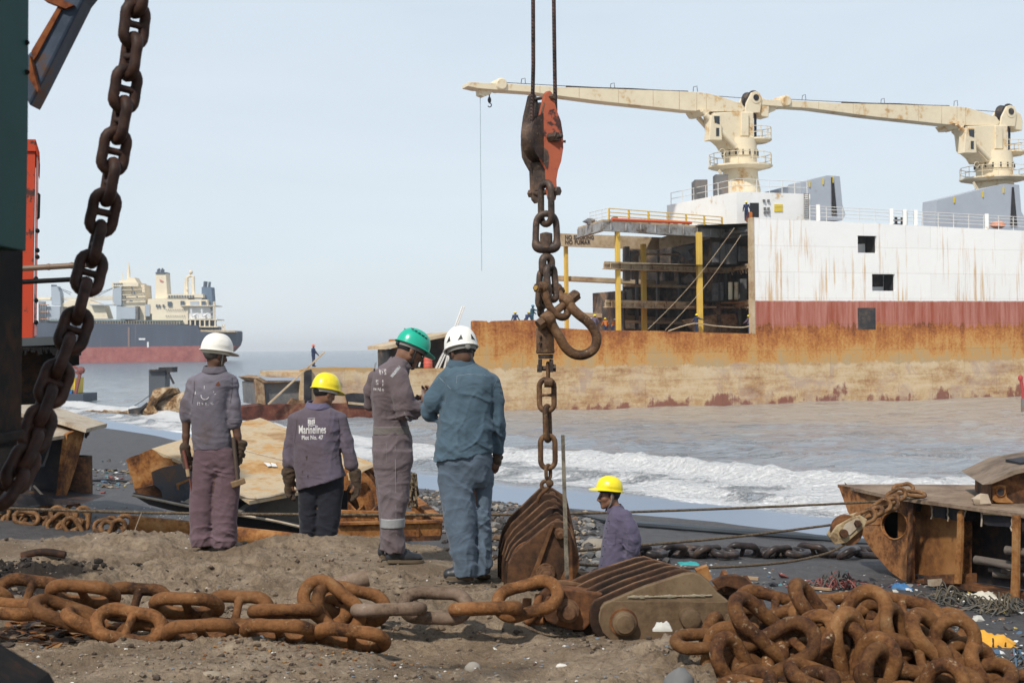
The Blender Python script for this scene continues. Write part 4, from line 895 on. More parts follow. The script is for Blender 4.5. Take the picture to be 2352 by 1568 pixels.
mb = MB(); pts = bez([P(*g(640, 1389), 122), P(*g(720, 1386), 122), P(*g(820, 1383), 122), P(*g(935, 1386), 121), P(*g(1020, 1388), 120)], 8)
rr = random.Random(5)
for p in pts: mb.blob(V((p.x, p.y, SEA+0.12)), (rr.uniform(.18, .4), .2, rr.uniform(.08, .2)), 6, 0.2, seed=rr.randint(0, 99))
tag(mb.build('float_line', M_lump), 'line of pale floats and debris drifting left of the sunken wreck', 'float line')
mb = MB(); mb.tube(bez([P(*g(690, 1390), 123), P(*g(850, 1365), 127), P(*g(980, 1315), 132), P(*g(1085, 1244), 140.5)], 8), 0.035, 5); tag(mb.build('mooring_rope', M_cable), 'thin slack rope rising from the shallows to the grey steel post', 'rope')
# --- yellow machine on a small barge, half hidden by the left chain
yY = 148; br = thing('work_barge', 'small dark barge with yellow winch seen behind the hanging chain', 'barge', P(150, 924, yY))
mb = MB(); mb.prism([P(*p, yY) for p in ((100, 904), (191, 904), (191, 923), (100, 925))], (0, 5, 0)); mb.build('pontoon', plain('dark barge paint', (0.045, 0.06, 0.085), 0.6, 0.2), br, smooth=False)
mb = MB(); mb.prism([P(*p, yY+1) for p in ((140, 874), (157, 868), (173, 867), (171, 903), (140, 903))], (0, 3, 0)); wn = mb.build('winch', plain('yellow machine paint', (0.75, 0.53, 0.03), 0.5, 0.1), br, smooth=False)
mb = MB()
for i in range(6): mb.prism([P(*p, yY+0.97) for p in ((160, 874+i*4), (169, 873.5+i*4), (169, 875+i*4), (160, 875.5+i*4))], (0, .03, 0))
mb.build('grille', M_mid, wn, smooth=False)
mb = MB(); mb.beam(P(173, 904, yY+.5), P(186, 848, yY+.5), 0.3, 0.3); mb.beam(P(186, 850, yY+.5), P(158, 836, yY+.5), 0.3, 0.3); mb.beam(P(180, 858, yY+.5), P(165, 850, yY+.5), 0.25, 0.25); mb.blob(P(186, 850, yY+.4), (.45, .3, .4), 8); mb.build('gantry', plain('red oxide steel', (0.20, 0.06, 0.05), .7), br, smooth=False)
mb = MB(); mb.prism([P(*p, yY+.6) for p in ((151, 897), (166, 896), (164, 904), (153, 904))], (0, .4, 0)); mb.build('blue_sack', plain('blue plastic', (0.03, 0.15, 0.4)), br, smooth=False)
# small red spar at the right edge of the picture
rs = thing('marker_spar', 'red topped pole standing in the water at the right edge of the picture', 'marker', P(2348, 950, 105))
mb = MB(); mb.tube([P(2345, 872, 105), P(2350, 900, 105), P(2351, 955, 105)], 0.12, 6); mb.blob(P(2344, 868, 105), (.2, .2, .25), 8); mb.build('pole', plain('red spar paint', (0.4, 0.05, 0.05)), rs)
mb = MB(); mb.cyl(P(2351, 915, 105), P(2351, 960, 105), 0.2, 8); mb.build('sleeve', M_mid, rs)
# ================================================================== dark machinery, red cabinet and chain at the left edge
M_green = steel('dark green machine paint', [(0.3, (0.012, 0.055, 0.052)), (0.6, (0.016, 0.066, 0.062)), (0.78, (0.02, 0.03, 0.026))], 2.0, 0.6, 0.1, fine=20, spec=.15, con=1.2)
M_frame = steel('near black frame', [(0.3, (0.006, 0.006, 0.007)), (0.55, (0.014, 0.012, 0.011)), (0.75, (0.05, 0.024, 0.012))], 3, 0.75, 0.3, spec=.12)  # near black colour with some brown
mc = thing('crane_body', 'dark green crane body filling the left edge with a blue grey brace', 'crane', P(20, 1100, 4.3))
mb = MB(); a = [P(*p, 4.3) for p in ((68, -260), (65, 300), (60, 577), (-900, 560), (-900, -260))]
mb.prism(a, (0, -1.5, 0)); pn = mb.build('side_panel', M_green, mc, smooth=False, bevel=0.004)  # unseen bulk leftwards and towards the camera added to shade the hanging chain
mb = MB()
for x, y in ((62, 98), (62, 166)): mb.cyl(P(x, y, 2.79+1.5), P(x, y, 4.27), 0.008, 10)
mb.each('bolt', M_frame, pn)
mb = MB()
mb.prism([P(*p, 4.55) for p in ((54, 575), (52, 800), (50, 1008), (-900, 1008), (-900, 575))], (0, -1.3, 0))
mb.prism([P(*p, 4.5) for p in ((58, 985), (58, 1008), (-900, 1030), (-900, 985))], (0, -1.3, 0))
lf = mb.build('lower_frame', M_frame, mc, smooth=False, bevel=0.006)
mb = MB(); mb.prism([P(*p, 3.2) for p in ((-4, 1460), (15, 1478), (120, 1540), (142, 1580), (150, 1680), (-400, 1680), (-400, 1400))], (0, -0.5, 0))
mb.build('track_guard', M_frame, mc, smooth=False, bevel=0.02)
mb = MB(); mb.prism([P(*p, 5.2) for p in ((152, 0-60), (240, -60), (190, 2), (88, 206), (68, 244), (60, 226), (60, 128), (70, 117), (130, 20))], (0, 0.12, 0))
mb.build('brace', steel('blue grey brace', [(0.3, (0.035, 0.05, 0.075)), (0.6, (0.06, 0.08, 0.115)), (0.75, (0.12, 0.06, 0.03))], 4, 0.5, 0.2), mc, smooth=False, bevel=0.01)
mb = MB(); mb.prism([P(*p, 5.19) for p in ((72, 117), (133, 14), (146, 12), (84, 128), (76, 140))], (0, 0.02, 0)); mb.prism([P(*p, 5.17) for p in ((68, 128), (88, 205), (86, 212), (66, 180))], (0, 0.03, 0)); mb.prism([P(*p, 5.18) for p in ((100, -20), (170, 12), (150, 20), (100, 0))], (0, 0.05, 0))
mb.each('rusty_flange', steel('orange rust flange', [(0.3, (0.06, 0.02, 0.01)), (0.5, (0.20, 0.06, 0.02)), (0.75, (0.28, 0.10, 0.03))], 6, 0.8, 0.3), mc, smooth=False)
# red cabinet
M_red = steel('chipped red paint', [(0.3, (0.45, 0.045, 0.015)), (0.58, (0.40, 0.05, 0.02)), (0.66, (0.10, 0.03, 0.02)), (0.8, (0.03, 0.02, 0.02))], 5, 0.5, 0.3, fine=30)
rc = thing('cabinet', 'tall chipped red steel cabinet behind the green crane body', 'cabinet', P(70, 776, 17))
cY = 17.0; vr = lambda k: V((-2.85/8.5, 1, 0))*k
mb = MB(); mb.prism([P(*p, cY) for p in ((-80, 330), (82, 336), (78, 560), (76, 776), (-80, 790))], vr(1.4)); mb.build('body', M_red, rc, smooth=False, bevel=0.008)
mb = MB(); mb.prism([P(*p, cY-0.03) for p in ((-80, 318), (82, 320), (83, 348), (-80, 345))], vr(1.5)); mb.prism([P(82, 320, cY-0.03), P(91, 350, cY), P(92, 380, cY), P(83, 352, cY-0.03)], vr(1.4)); mb.build('lid', M_red, rc, smooth=False, bevel=0.006)
mb = MB(); mb.prism([P(83, 352, cY+0.02), P(89, 372, cY+0.02), P(84, 770, cY+0.02), P(77, 774, cY+0.02)], vr(0.9)); mb.build('side_door', steel('faded pink red paint', [(0.3, (0.35, 0.16, 0.15)), (0.6, (0.30, 0.12, 0.11)), (0.75, (0.08, 0.03, 0.03))], 5, .6, .2), rc, smooth=False)
mb = MB(); mb.tube([P(87, 445, cY), P(90, 447, cY), P(88.5, 500, cY), P(85.5, 502, cY)], 0.016, 6); mb.build('handle', M_frame, rc)
mb = MB()
for y in (530, 575, 590, 640, 690, 740): mb.blob(P(86 if y < 640 else 83, y, cY), (0.024, 0.06, 0.03), 6)
mb.each('rivet', M_frame, rc)
M_bam = plain('bamboo', (0.16, 0.10, 0.06), 0.6, 0.25)
bp = thing('bamboo_pole', 'brown bamboo pole sticking out sideways from behind the red cabinet', 'pole', P(110, 613, 16))
mb = MB(); pts = [P(40, 617, 16), P(115, 613, 16), P(215, 607, 16)]; mb.tube(pts, 0.032, 8); mb.build('cane', M_bam, bp)
mb = MB()
for x in (112, 165): q = P(x, 613+(112-x)*0.06, 16); mb.lathe(q-V((0.025, 0, 0)), (1, 0, 0), [(0, 0.032), (0.025, 0.039), (0.05, 0.032)], 8)
mb.each('joint', M_bam, bp)
mb = MB(); mb.tube([P(40, 648, 16.2), P(200, 640, 16.2)], 0.028, 8); tag(mb.build('steel_bar', M_frame), 'thin black bar under the bamboo pole beside the red cabinet', 'bar')
ck = thing('machine_deck', 'dark grimy machine deck with toothed underside below the red cabinet', 'deck', P(100, 930, 16.4))
mb = MB(); mb.prism([P(*p, 15.8) for p in ((-80, 782), (172, 770), (196, 772), (190, 786), (172, 790), (-80, 800))], vr(2.2)); mb.build('deck_plate', plain('oily grey plate', (0.05, 0.058, 0.062), .5, .2), ck, smooth=False)
mb = MB(); mb.prism([P(*p, 16.4) for p in ((-80, 800), (178, 788), (182, 812), (160, 840), (150, 925), (-80, 935))], vr(1.8)); mb.prism([P(*p, 16.0) for p in ((165, 810), (182, 808), (182, 838), (150, 842))], vr(.5)); mb.prism([P(*p, 16.8) for p in ((-80, 930), (40, 930), (38, 1090), (-80, 1100))], vr(1.2)); mb.build('under_frame', M_frame, ck, smooth=False)
mb = MB(); rr = random.Random(3)
for i in range(26): x = 45+i*5.5; mb.beam(P(x, 797, 15.7), P(x+rr.uniform(-3, 3), 803+rr.uniform(0, 14), 15.7), 0.024, 0.024)
mb.build('tooth_row', M_frame, ck, smooth=False)
# ------------------------------------------------------------------ chain links
def link_profile(L, W, d, n=10, waist=0.0):
    """centre line of a link lying in XY, long axis X"""
    r = (W-d)/2; h = (L-W)/2; pts = []
    for i in range(n+1): a = -math.pi/2+math.pi*i/n; pts.append(V((h+r*math.cos(a), r*math.sin(a), 0)))
    for k in (0.66, 0.33, 0, -0.33, -0.66): pts.append(V((h*k, r*(1-waist*(1-k*k)), 0)))
    for i in range(n+1): a = math.pi/2+math.pi*i/n; pts.append(V((-h+r*math.cos(a), r*math.sin(a), 0)))
    for k in (-0.66, -0.33, 0, 0.33, 0.66): pts.append(V((h*k, -r*(1-waist*(1-k*k)), 0)))
    return pts
def link_mesh_data(name, L, W, d, mat, stud=True, seg=14, waist=0.0, seed=0, n=9):
    mb = MB(); path = link_profile(L, W, d, n, waist); rr = random.Random(seed)
    mb.tube(path, [d/2*(1+rr.uniform(-0.025, 0.025)+(0.05 if abs(p.x) > (L-W)/2 else 0)) for p in path], seg, closed=True)
    if stud:
        r = (W-d)/2; mb.tube([V((0, -r, 0)), V((0, -r*0.72, 0)), V((0, -r*0.35, 0)), V((0, r*0.35, 0)), V((0, r*0.72, 0)), V((0, r, 0))], [d*0.50, d*0.42, d*0.33, d*0.33, d*0.42, d*0.50], seg)
    return mb.mesh(name, mat, angle=180)
def mat_axis(x, nrm):
    x = V(x).normalized(); z = V(nrm); z = (z-x*z.dot(x)).normalized(); y = z.cross(x)
    return Matrix((x, y, z)).transposed()
def put_link(me, c, xdir, nrm, parent, name='link', sc=1.0):
    o = bpy.data.objects.new(name, me); COL.objects.link(o); o.parent = parent
    o.matrix_local = Matrix.Translation(V(c)-wloc(parent)) @ mat_axis(xdir, nrm).to_4x4() @ Matrix.Scale(sc, 4)
    return o
def rotv(v, axis, deg): return Matrix.Rotation(R(deg), 3, V(axis)) @ V(v)
M_ldark = steel('shade darkened brown chain', [(0.25, (0.018, 0.009, 0.007)), (0.5, (0.042, 0.020, 0.014)), (0.7, (0.070, 0.032, 0.020)), (0.9, (0.12, 0.05, 0.028))], 14, 0.6, 0.4, 0.003, fine=60, spec=.25)  # brown darkened to carry the shade this chain hangs in
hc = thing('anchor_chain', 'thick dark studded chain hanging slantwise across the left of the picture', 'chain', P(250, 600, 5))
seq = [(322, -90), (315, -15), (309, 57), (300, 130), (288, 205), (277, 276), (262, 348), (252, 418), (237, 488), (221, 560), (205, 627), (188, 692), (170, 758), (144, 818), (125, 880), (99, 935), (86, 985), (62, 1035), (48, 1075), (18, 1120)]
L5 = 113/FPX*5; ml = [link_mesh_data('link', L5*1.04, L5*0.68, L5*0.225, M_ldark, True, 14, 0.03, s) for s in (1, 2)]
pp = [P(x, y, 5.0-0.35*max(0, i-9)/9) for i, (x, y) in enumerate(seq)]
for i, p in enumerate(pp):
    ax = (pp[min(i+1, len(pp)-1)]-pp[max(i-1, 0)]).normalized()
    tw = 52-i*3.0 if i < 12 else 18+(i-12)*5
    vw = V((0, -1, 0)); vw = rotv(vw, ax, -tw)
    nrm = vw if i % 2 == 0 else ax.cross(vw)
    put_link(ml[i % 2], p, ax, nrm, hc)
# ================================================================== cut hull sections on the beach
M_rust = steel('orange rust', [(0.30, (0.051, 0.024, 0.012)), (0.42, (0.145, 0.055, 0.019)), (0.54, (0.264, 0.111, 0.032)), (0.68, (0.340, 0.170, 0.064)), (0.82, (0.383, 0.238, 0.119))], 2.2, 0.85, 0.6, 0.02, fine=18)
M_rustd = steel('dark rust', [(0.30, (0.022, 0.013, 0.010)), (0.45, (0.07, 0.032, 0.016)), (0.58, (0.15, 0.062, 0.024)), (0.75, (0.24, 0.11, 0.045))], 2.0, 0.8, 0.5, 0.015, fine=16)
M_soot = steel('sooty plate', [(0.30, (0.010, 0.010, 0.013)), (0.5, (0.022, 0.021, 0.026)), (0.66, (0.05, 0.035, 0.028)), (0.8, (0.13, 0.06, 0.03))], 1.6, 0.6, 0.3, 0.01, fine=10)
M_bluep = steel('blue grey plate', [(0.3, (0.05, 0.055, 0.065)), (0.5, (0.085, 0.09, 0.10)), (0.66, (0.12, 0.09, 0.075)), (0.8, (0.24, 0.11, 0.05))], 1.5, 0.55, 0.2, 0.01, fine=8)
M_tanp = steel('sand dusted plate', [(0.30, (0.30, 0.18, 0.085)), (0.40, (0.44, 0.30, 0.16)), (0.48, (0.47, 0.37, 0.24)), (0.55, (0.42, 0.335, 0.225)), (0.62, (0.46, 0.28, 0.115)), (0.74, (0.36, 0.18, 0.06))], 0.9, 0.8, 0.3, 0.01, fine=7)
M_pale = steel('pale weathered plate', [(0.3, (0.25, 0.18, 0.12)), (0.45, (0.37, 0.30, 0.22)), (0.6, (0.43, 0.37, 0.29)), (0.75, (0.28, 0.18, 0.10))], 1.2, 0.8, 0.3, 0.01, fine=10)
M_rope = steel('wire rope', [(0.3, (0.05, 0.035, 0.022)), (0.5, (0.13, 0.09, 0.055)), (0.7, (0.22, 0.16, 0.10))], 30, 0.8, 0.6, 0.004, fine=90)
M_sand = plain('loose grey sand', (0.15, 0.135, 0.115), 0.9, 0.3, 5, 0.8)
def on_plane(p0, p1, p2):
    n = (p1-p0).cross(p2-p0)
    def f(px, py, off=0.0):
        d = ray(px, py); t = (p0-CAM).dot(n)/d.dot(n); q = CAM+d*t
        return q+(n.normalized()*(1 if n.dot(p0-CAM) > 0 else -1))*off if off else q
    return f
def jag(pts, amp, n, seed):
    """torn outline"""
    return [V((x, y)) for x, y in ragged(pts, amp, n, seed)]
# ---- centre section behind the men
c = lambda x, y: (x*0.328+275.6, y*0.328+918.75)
cs = thing('hull_section', 'cut hull section with large tan tilted plate lying on the beach behind the four men', 'hull section', G(620, 1235, 15))
pA, pB, pC = P(*c(905, 705), 19.0), P(*c(220, 340), 22.2), P(*c(1780, 440), 21.6)
pf = on_plane(pA, pB, pC)
out = ragged([(905, 705), (1250, 640), (1590, 510), (1780, 442), (1480, 330), (1190, 205), (980, 122), (850, 155), (690, 205), (470, 262), (220, 340), (420, 425), (640, 520)], 4, 3, 11)
mb = MB(); mb.plate([pf(*c(*p)) for p in out], 0.05); mb.build('top_plate', M_tanp, cs, smooth=False)
mb = MB(); e = [pf(*c(x, y))+V((0, -0.012, 0.02)) for x, y in ((430, 420), (640, 515), (900, 692), (1250, 630), (1580, 505))]; mb.tube(bez(e, 5), 0.018, 6); e = [pf(*c(x, y))+V((0, -0.005, 0.008)) for x, y in ((560, 300), (900, 360), (1240, 450), (1480, 500))]; mb.tube(e, 0.012, 5); mb.each('weld_bead', M_pale, cs)
mb = MB(); mb.plate([pf(*c(x, y))+V((0, -.03, .03)) for x, y in ((1010, 447), (1050, 452), (1065, 470), (1040, 474))], 0.01); mb.plate([pf(*c(x, y))+V((0, -.03, .03)) for x, y in ((1058, 448), (1092, 456), (1102, 474), (1068, 473))], 0.01); mb.each('white_scrap', plain('white plastic scrap', (0.7, 0.7, 0.66)), cs, smooth=False)
def plate_c(poly, Y, mat, name, th=0.05, jg=3, seed=1, dY=0.0, sub=2):
    x0 = min(p[0] for p in poly); x1 = max(p[0] for p in poly)
    mb = MB(); mb.plate([P(*c(x, y), Y+dY*(x-x0)/(x1-x0)) for x, y in ragged(poly, jg, sub, seed)], th); return mb.build(name, mat, cs, smooth=False)
plate_c([(40, 415), (218, 342), (300, 400), (425, 428), (470, 445), (330, 570), (100, 622), (92, 570), (62, 500)], 21.6, M_rust, 'rusty_plate', seed=2, sub=4)
plate_c([(100, 622), (300, 578), (420, 620), (420, 720), (300, 705), (112, 668)], 21.2, M_rustd, 'rusty_plate', seed=3)
plate_c([(218, 505), (300, 470), (445, 438), (560, 520), (640, 640), (560, 720), (500, 712), (300, 692), (290, 640), (270, 615), (235, 590)], 20.6, M_bluep, 'burned_plate', seed=4)
plate_c([(395, 585), (480, 553), (520, 560), (520, 715), (470, 720), (465, 665), (455, 642), (410, 630)], 20.2, M_bluep, 'torn_plate', seed=5)
plate_c([(393, 583), (480, 550), (484, 562), (412, 594), (410, 628), (398, 622)], 20.15, M_rust, 'torn_edge', 0.02, 2, 6)
mb = MB(); mb.beam(P(*c(425, 738), 19.9), P(*c(505, 688), 19.9), 0.05, 0.05); mb.build('bent_bar', M_pale, cs, smooth=False)
plate_c([(560, 520), (905, 708), (1260, 640), (1590, 512), (1600, 800), (1250, 900), (560, 760)], 21.0, M_soot, 'inner_wall', 0.05, 2, 7)
plate_c([(835, 790), (975, 700), (1260, 655), (1260, 905), (1000, 830), (905, 812)], 19.9, M_sand, 'sand_heap', 0.3, 5, 8, 0.3, 5)
plate_c([(830, 792), (972, 698), (990, 702), (940, 806)], 19.85, M_bluep, 'grey_web', 0.04, 2, 9)
# keel shell, curved
up = [(88, 664), (280, 700), (480, 742), (820, 800), (1050, 838), (1265, 886)]; lo = [(205, 732), (330, 765), (480, 796), (800, 893), (1020, 935), (1270, 990)]
vs = []; n = 7
for (a, b_) in zip(up, lo):
    for k in range(n):
        t = k/(n-1); p = P(*c(a[0]+(b_[0]-a[0])*t, a[1]+(b_[1]-a[1])*t), 19.3+1.6*t*t); vs.append(p)
m = len(vs); vs += [p+V((0, 0.06, 0.03)) for p in vs]; f = []
for i in range(len(up)-1):
    for k in range(n-1): q = (i*n+k, (i+1)*n+k, (i+1)*n+k+1, i*n+k+1); f += [q, tuple(m+z for z in reversed(q))]
    f += [(i*n, i*n+m, (i+1)*n+m, (i+1)*n)]
mb = MB(); mb.add(vs, f); mb.build('keel_shell', M_soot, cs)
mb = MB(); mb.tube(bez([P(*c(*p), 19.28) for p in up], 4), 0.02, 5); mb.build('cut_edge', M_pale, cs)
# right part: nested round frames on a flanged base
mb = MB()
for i, (r0, r1, Y, cx) in enumerate(((205, 262, 21.4, 1590), (160, 250, 20.9, 1575), (115, 225, 20.4, 1562))):
    ps = [(cx+r1*math.cos(R(a)), 770-r1*1.25*math.sin(R(a))) for a in range(-8, 97, 7)]+[(cx+r0*math.cos(R(a)), 770-r0*1.22*math.sin(R(a))) for a in range(97, -9, -7)]
    mb.plate([P(*c(*p), Y) for p in ps], 0.05)
mb.each('round_frame', M_rust, cs, smooth=False)
plate_c([(1560, 520), (1790, 446), (1830, 475), (1835, 800), (1560, 800)], 21.9, M_rustd, 'frame_backing', 0.05, 2, 10)
plate_c([(1590, 512), (1785, 442), (1800, 452), (1700, 500), (1640, 560), (1600, 560)], 20.2, M_tanp, 'plate_lip', 0.04, 2, 12)
mb = MB()
fl = on_plane(P(*c(1520, 955), 19.0), P(*c(2240, 945), 19.4), P(*c(1700, 800), 20.6))
mb.plate([fl(*c(*p)) for p in ((1515, 800), (2055, 775), (2110, 800), (2250, 935), (2240, 950), (1515, 968))], 0.06); mb.build('base_plate', M_rustd, cs, smooth=False)
mb = MB()
for a, b_ in (((1515, 872), (2065, 884)), ((1515, 962), (2242, 943)), ((2050, 772), (2245, 935))): p, q = fl(*c(*a)), fl(*c(*b_)); mb.beam(p+UZ*0.08, q+UZ*0.08, 0.05, 0.2); mb.beam(p+UZ*0.19, q+UZ*0.19, 0.16, 0.03)
for x in (1650, 1790, 1930, 2060): p, q = fl(*c(x, 872)), fl(*c(x+25, 955)); mb.beam(p+UZ*0.06, q+UZ*0.06, 0.04, 0.12)
for a, b_ in (((1600, 800), (1660, 870)), ((1720, 800), (1660, 866)), ((1820, 795), (1760, 868))): p, q = fl(*c(*a)), fl(*c(*b_)); mb.beam(p+UZ*0.1, q+UZ*0.1, 0.03, 0.16)
mb.each('flange', M_rust, cs, smooth=False)
rr = random.Random(8); mb = MB()
for i in range(70):
    x = rr.uniform(2022, 2074); y = rr.uniform(500, 640); l = rr.uniform(60, 150)
    mb.tube([P(*c(x, y), 20+rr.uniform(-.12, .12)), P(*c(x+rr.uniform(-14, 14), y+l*.5), 20+rr.uniform(-.15, .1)), P(*c(x+rr.uniform(-20, 20), min(y+l, 745)), 20+rr.uniform(-.1, .1))], 0.016, 4)
tag(mb.build('frayed_rope', steel('frayed rope', [(0.3, (0.03, 0.024, 0.016)), (0.5, (0.12, 0.09, 0.055)), (0.7, (0.22, 0.17, 0.11))], 12, .9, .3)), 'frayed brown rope bundle hanging behind the legs of the man in the green helmet', 'rope')
# ---- left section
w_ = lambda x, y: (x*0.2578, y*0.2578+900.4)
ls = thing('hull_section', 'dark cut hull section with pale top plates at the left behind the hanging chain', 'hull section', G(90, 1158, 18))
def plate_l(poly, Ys, mat, name, th=0.06, jg=2, seed=1, sub=3):
    f3 = on_plane(*[P(*w_(*p), Y) for p, Y in Ys]); mb = MB(); mb.plate([f3(*w_(*p)) for p in ragged(poly, jg, sub, seed)], th); return mb.build(name, mat, ls, smooth=False)
plate_l([(-60, 60), (300, 60), (520, 135), (760, 212), (955, 280), (770, 325), (480, 237), (-60, 140)], (((520, 135), 27.5), ((955, 280), 26), ((480, 237), 25.2)), M_pale, 'top_plate', 0.07, 3, 1)
plate_l([(-60, 330), (200, 330), (480, 290), (655, 352), (560, 385), (320, 422), (-60, 480)], (((480, 290), 25.5), ((655, 352), 25.0), ((320, 422), 23.8)), M_pale, 'lower_plate', 0.06, 3, 2)
plate_l([(-60, 145), (480, 238), (762, 326), (700, 352), (650, 350), (470, 288), (-60, 330)], (((480, 238), 25.6), ((762, 326), 25.5), ((470, 288), 25.6)), M_rust, 'rusty_band', 0.05, 2, 3)
plate_l([(600, 375), (655, 350), (762, 326), (738, 430), (715, 520), (690, 622), (640, 780), (585, 950), (535, 945), (560, 700)], (((600, 375), 24.6), ((762, 326), 25.2), ((585, 950), 24.6)), M_rust, 'end_plate', 0.08, 3, 4)
plate_l([(-100, 470), (330, 425), (612, 376), (590, 650), (580, 950), (-100, 930)], (((330, 425), 25.0), ((612, 376), 25.0), ((580, 950), 25.0)), M_soot, 'inner_wall', 0.05, 2, 5)
plate_l([(470, 400), (430, 560), (395, 660), (350, 670), (290, 780), (270, 910), (250, 910), (280, 770), (330, 660), (380, 640)], (((470, 400), 24.7), ((395, 660), 24.7), ((270, 910), 24.7)), M_bluep, 'torn_strip', 0.03, 2, 6)
plate_l([(20, 905), (170, 908), (178, 922), (20, 925)], (((20, 905), 24.2), ((170, 908), 24.2), ((20, 925), 24.2)), M_rust, 'ledge', 0.1, 1, 7)
plate_l([(760, 330), (795, 318), (790, 380), (765, 412), (752, 400)], (((760, 330), 25.1), ((795, 318), 25.1), ((765, 412), 25.1)), M_soot, 'torn_flap', 0.05, 4, 8)
mb = MB(); mb.prism([P(*w_(*p), 24.0) for p in ((-100, 902), (200, 912), (380, 932), (560, 962), (760, 985), (580, 1006), (-100, 1010))], (0, 1.2, 0)); mb.build('keel_slab', M_soot, ls, smooth=False)
mb = MB(); mb.beam(P(*w_(300, 830), 24.3), P(*w_(405, 945), 24.3), .03, .03); mb.build('loose_bar', M_pale, ls, smooth=False)
o = MB(); o.lathe(P(*w_(640, 945), 25.5), UZ, [(0, 0.36), (0.75, 0.36), (0.75, 0.30), (0.7, 0.3)], 20); tag(o.build('pipe_stub', M_rustd), 'short dark rusty pipe stub standing beside the left hull section', 'pipe')
# ---- right section
r_ = lambda x, y: (x*0.3675+1800.75, y*0.3675+992.25)
zD = -0.61
rA, rB = PZ(*r_(430, 345), zD), PZ(*r_(1500, 510), zD)
rf = on_plane(rA, rB, rA+UZ)
rn = (rB-rA).cross(UZ).normalized(); rn = rn if rn.y > 0 else -rn         # into the hull
M_dusty = steel('dusty brown top plate', [(0.3, (0.10, 0.07, 0.05)), (0.5, (0.19, 0.14, 0.10)), (0.7, (0.25, 0.19, 0.14))], 1.6, .85, .4, .01, fine=12)
rs_ = thing('hull_section', 'rusty bow section with open bays lying on the dark beach at the right', 'hull section', G(*r_(900, 945), 14))
def face(poly, mat, name, off=0.0, th=0.05, jg=0, seed=1, sub=2, parent=None, vec=None):
    pts = ragged(poly, jg, sub, seed) if jg else poly
    mb = MB(); mb.prism([rf(*r_(*p))+rn*off for p in pts], vec or rn*th); return mb.build(name, mat, parent or rs_, smooth=False)
dp = [(335, 325), (720, 324), (1250, 329), (1700, 335), (1700, 545), (1500, 512), (1300, 485), (1130, 461), (980, 440), (830, 421), (600, 383), (430, 346)]
mb = MB(); pts = [PZ(*r_(*p), zD) for p in dp]; mb.prism(pts, (0, 0, -0.05)); mb.build('deck_plate', steel('dusty brown deck', [(0.3, (0.12, 0.08, 0.055)), (0.5, (0.22, 0.155, 0.105)), (0.66, (0.29, 0.21, 0.145)), (0.8, (0.33, 0.18, 0.09))], 1.2, .85, .4, .01, fine=12), rs_, smooth=False)
hole = [(690+82*math.cos(R(a)), 580+88*math.sin(R(a))) for a in range(180, 541, 15)]
bow = [(338, 330), (430, 347), (600, 386), (806, 424), (800, 930), (740, 925), (660, 868), (560, 752), (450, 582), (400, 498)]
key = [(338, 330), (430, 347), (600, 386), (806, 424), (800, 930), (740, 925), (660, 868), (560, 752), (608, 580)]+hole[1:]+[(607, 582), (450, 582), (400, 498)]
key = [(338, 330), (430, 347), (600, 386), (806, 424), (800, 930), (740, 925), (660, 868), (560, 752), (450, 584)]+[(608, 582)]+list(reversed(hole))[1:-1]+[(608, 578), (448, 580), (400, 498)]
face(key, steel('bow plating rust', [(0.30, (0.04, 0.022, 0.014)), (0.42, (0.13, 0.055, 0.022)), (0.52, (0.27, 0.115, 0.04)), (0.62, (0.33, 0.16, 0.065)), (0.74, (0.17, 0.08, 0.04)), (0.85, (0.08, 0.06, 0.055))], 1.6, .8, .5, .015, fine=14), 'bow_plate', 0.0, 0.05)
mb = MB(); o_ = [(338, 330), (400, 498), (450, 582), (560, 752), (660, 868), (740, 925), (800, 930)]
q = [rf(*r_(*p))+rn*0.06 for p in o_]; q2 = [p+V((1.1, 2.6, 0))*(i/(len(q)-1))**0.6 for i, p in enumerate(q)]; nq = len(q)
mb.add(q+q2+[p+V((.05, 0.02, .05)) for p in q]+[p+V((.05, 0.02, .05)) for p in q2], [(i, i+1, nq+i+1, nq+i) for i in range(nq-1)]+[(2*nq+i, 3*nq+i, 3*nq+i+1, 2*nq+i+1) for i in range(nq-1)]); mb.build('shell_plating', M_rustd, rs_, smooth=False)
mb = MB(); mb.tube([rf(*r_(*p))-rn*0.0 for p in hole], 0.012, 6); mb.build('hole_rim', M_rust, rs_)
face([(380, 430), (800, 440), (800, 800), (520, 760)], M_soot, 'inner_wall', 0.30, 0.05)
# bays
face([(640, 405), (1010, 455), (1010, 935), (640, 870)], steel('ochre inner panel', [(0.3, (0.12, 0.05, 0.02)), (0.45, (0.25, 0.11, 0.035)), (0.62, (0.32, 0.155, 0.055)), (0.8, (0.20, 0.09, 0.035))], .8, .8, .2, fine=6), 'bay_panel', 0.2, 0.05)
face([(900, 450), (1760, 570), (1760, 1080), (900, 945)], M_soot, 'bay_panel', 0.62, 0.05)
face([(1040, 560), (1055, 560), (1050, 930), (1035, 930)], M_rust, 'panel_web', 0.2, 0.13)
for poly, mt, off in (([(798, 424), (832, 428), (826, 640), (808, 935), (786, 932), (795, 640)], M_rustd, -0.06), ([(1104, 500), (1136, 465), (1132, 640), (1118, 945), (1086, 942), (1100, 700)], M_rust, -0.06), ([(1466, 515), (1504, 516), (1500, 1060), (1452, 1045), (1462, 800)], M_rust, -0.1), ([(1560, 535), (1600, 540), (1600, 1075), (1560, 1070)], M_rustd, -0.05)):
    face(poly, mt, 'frame_post', off, 0.04, 2, 5, 2)
mb = MB()
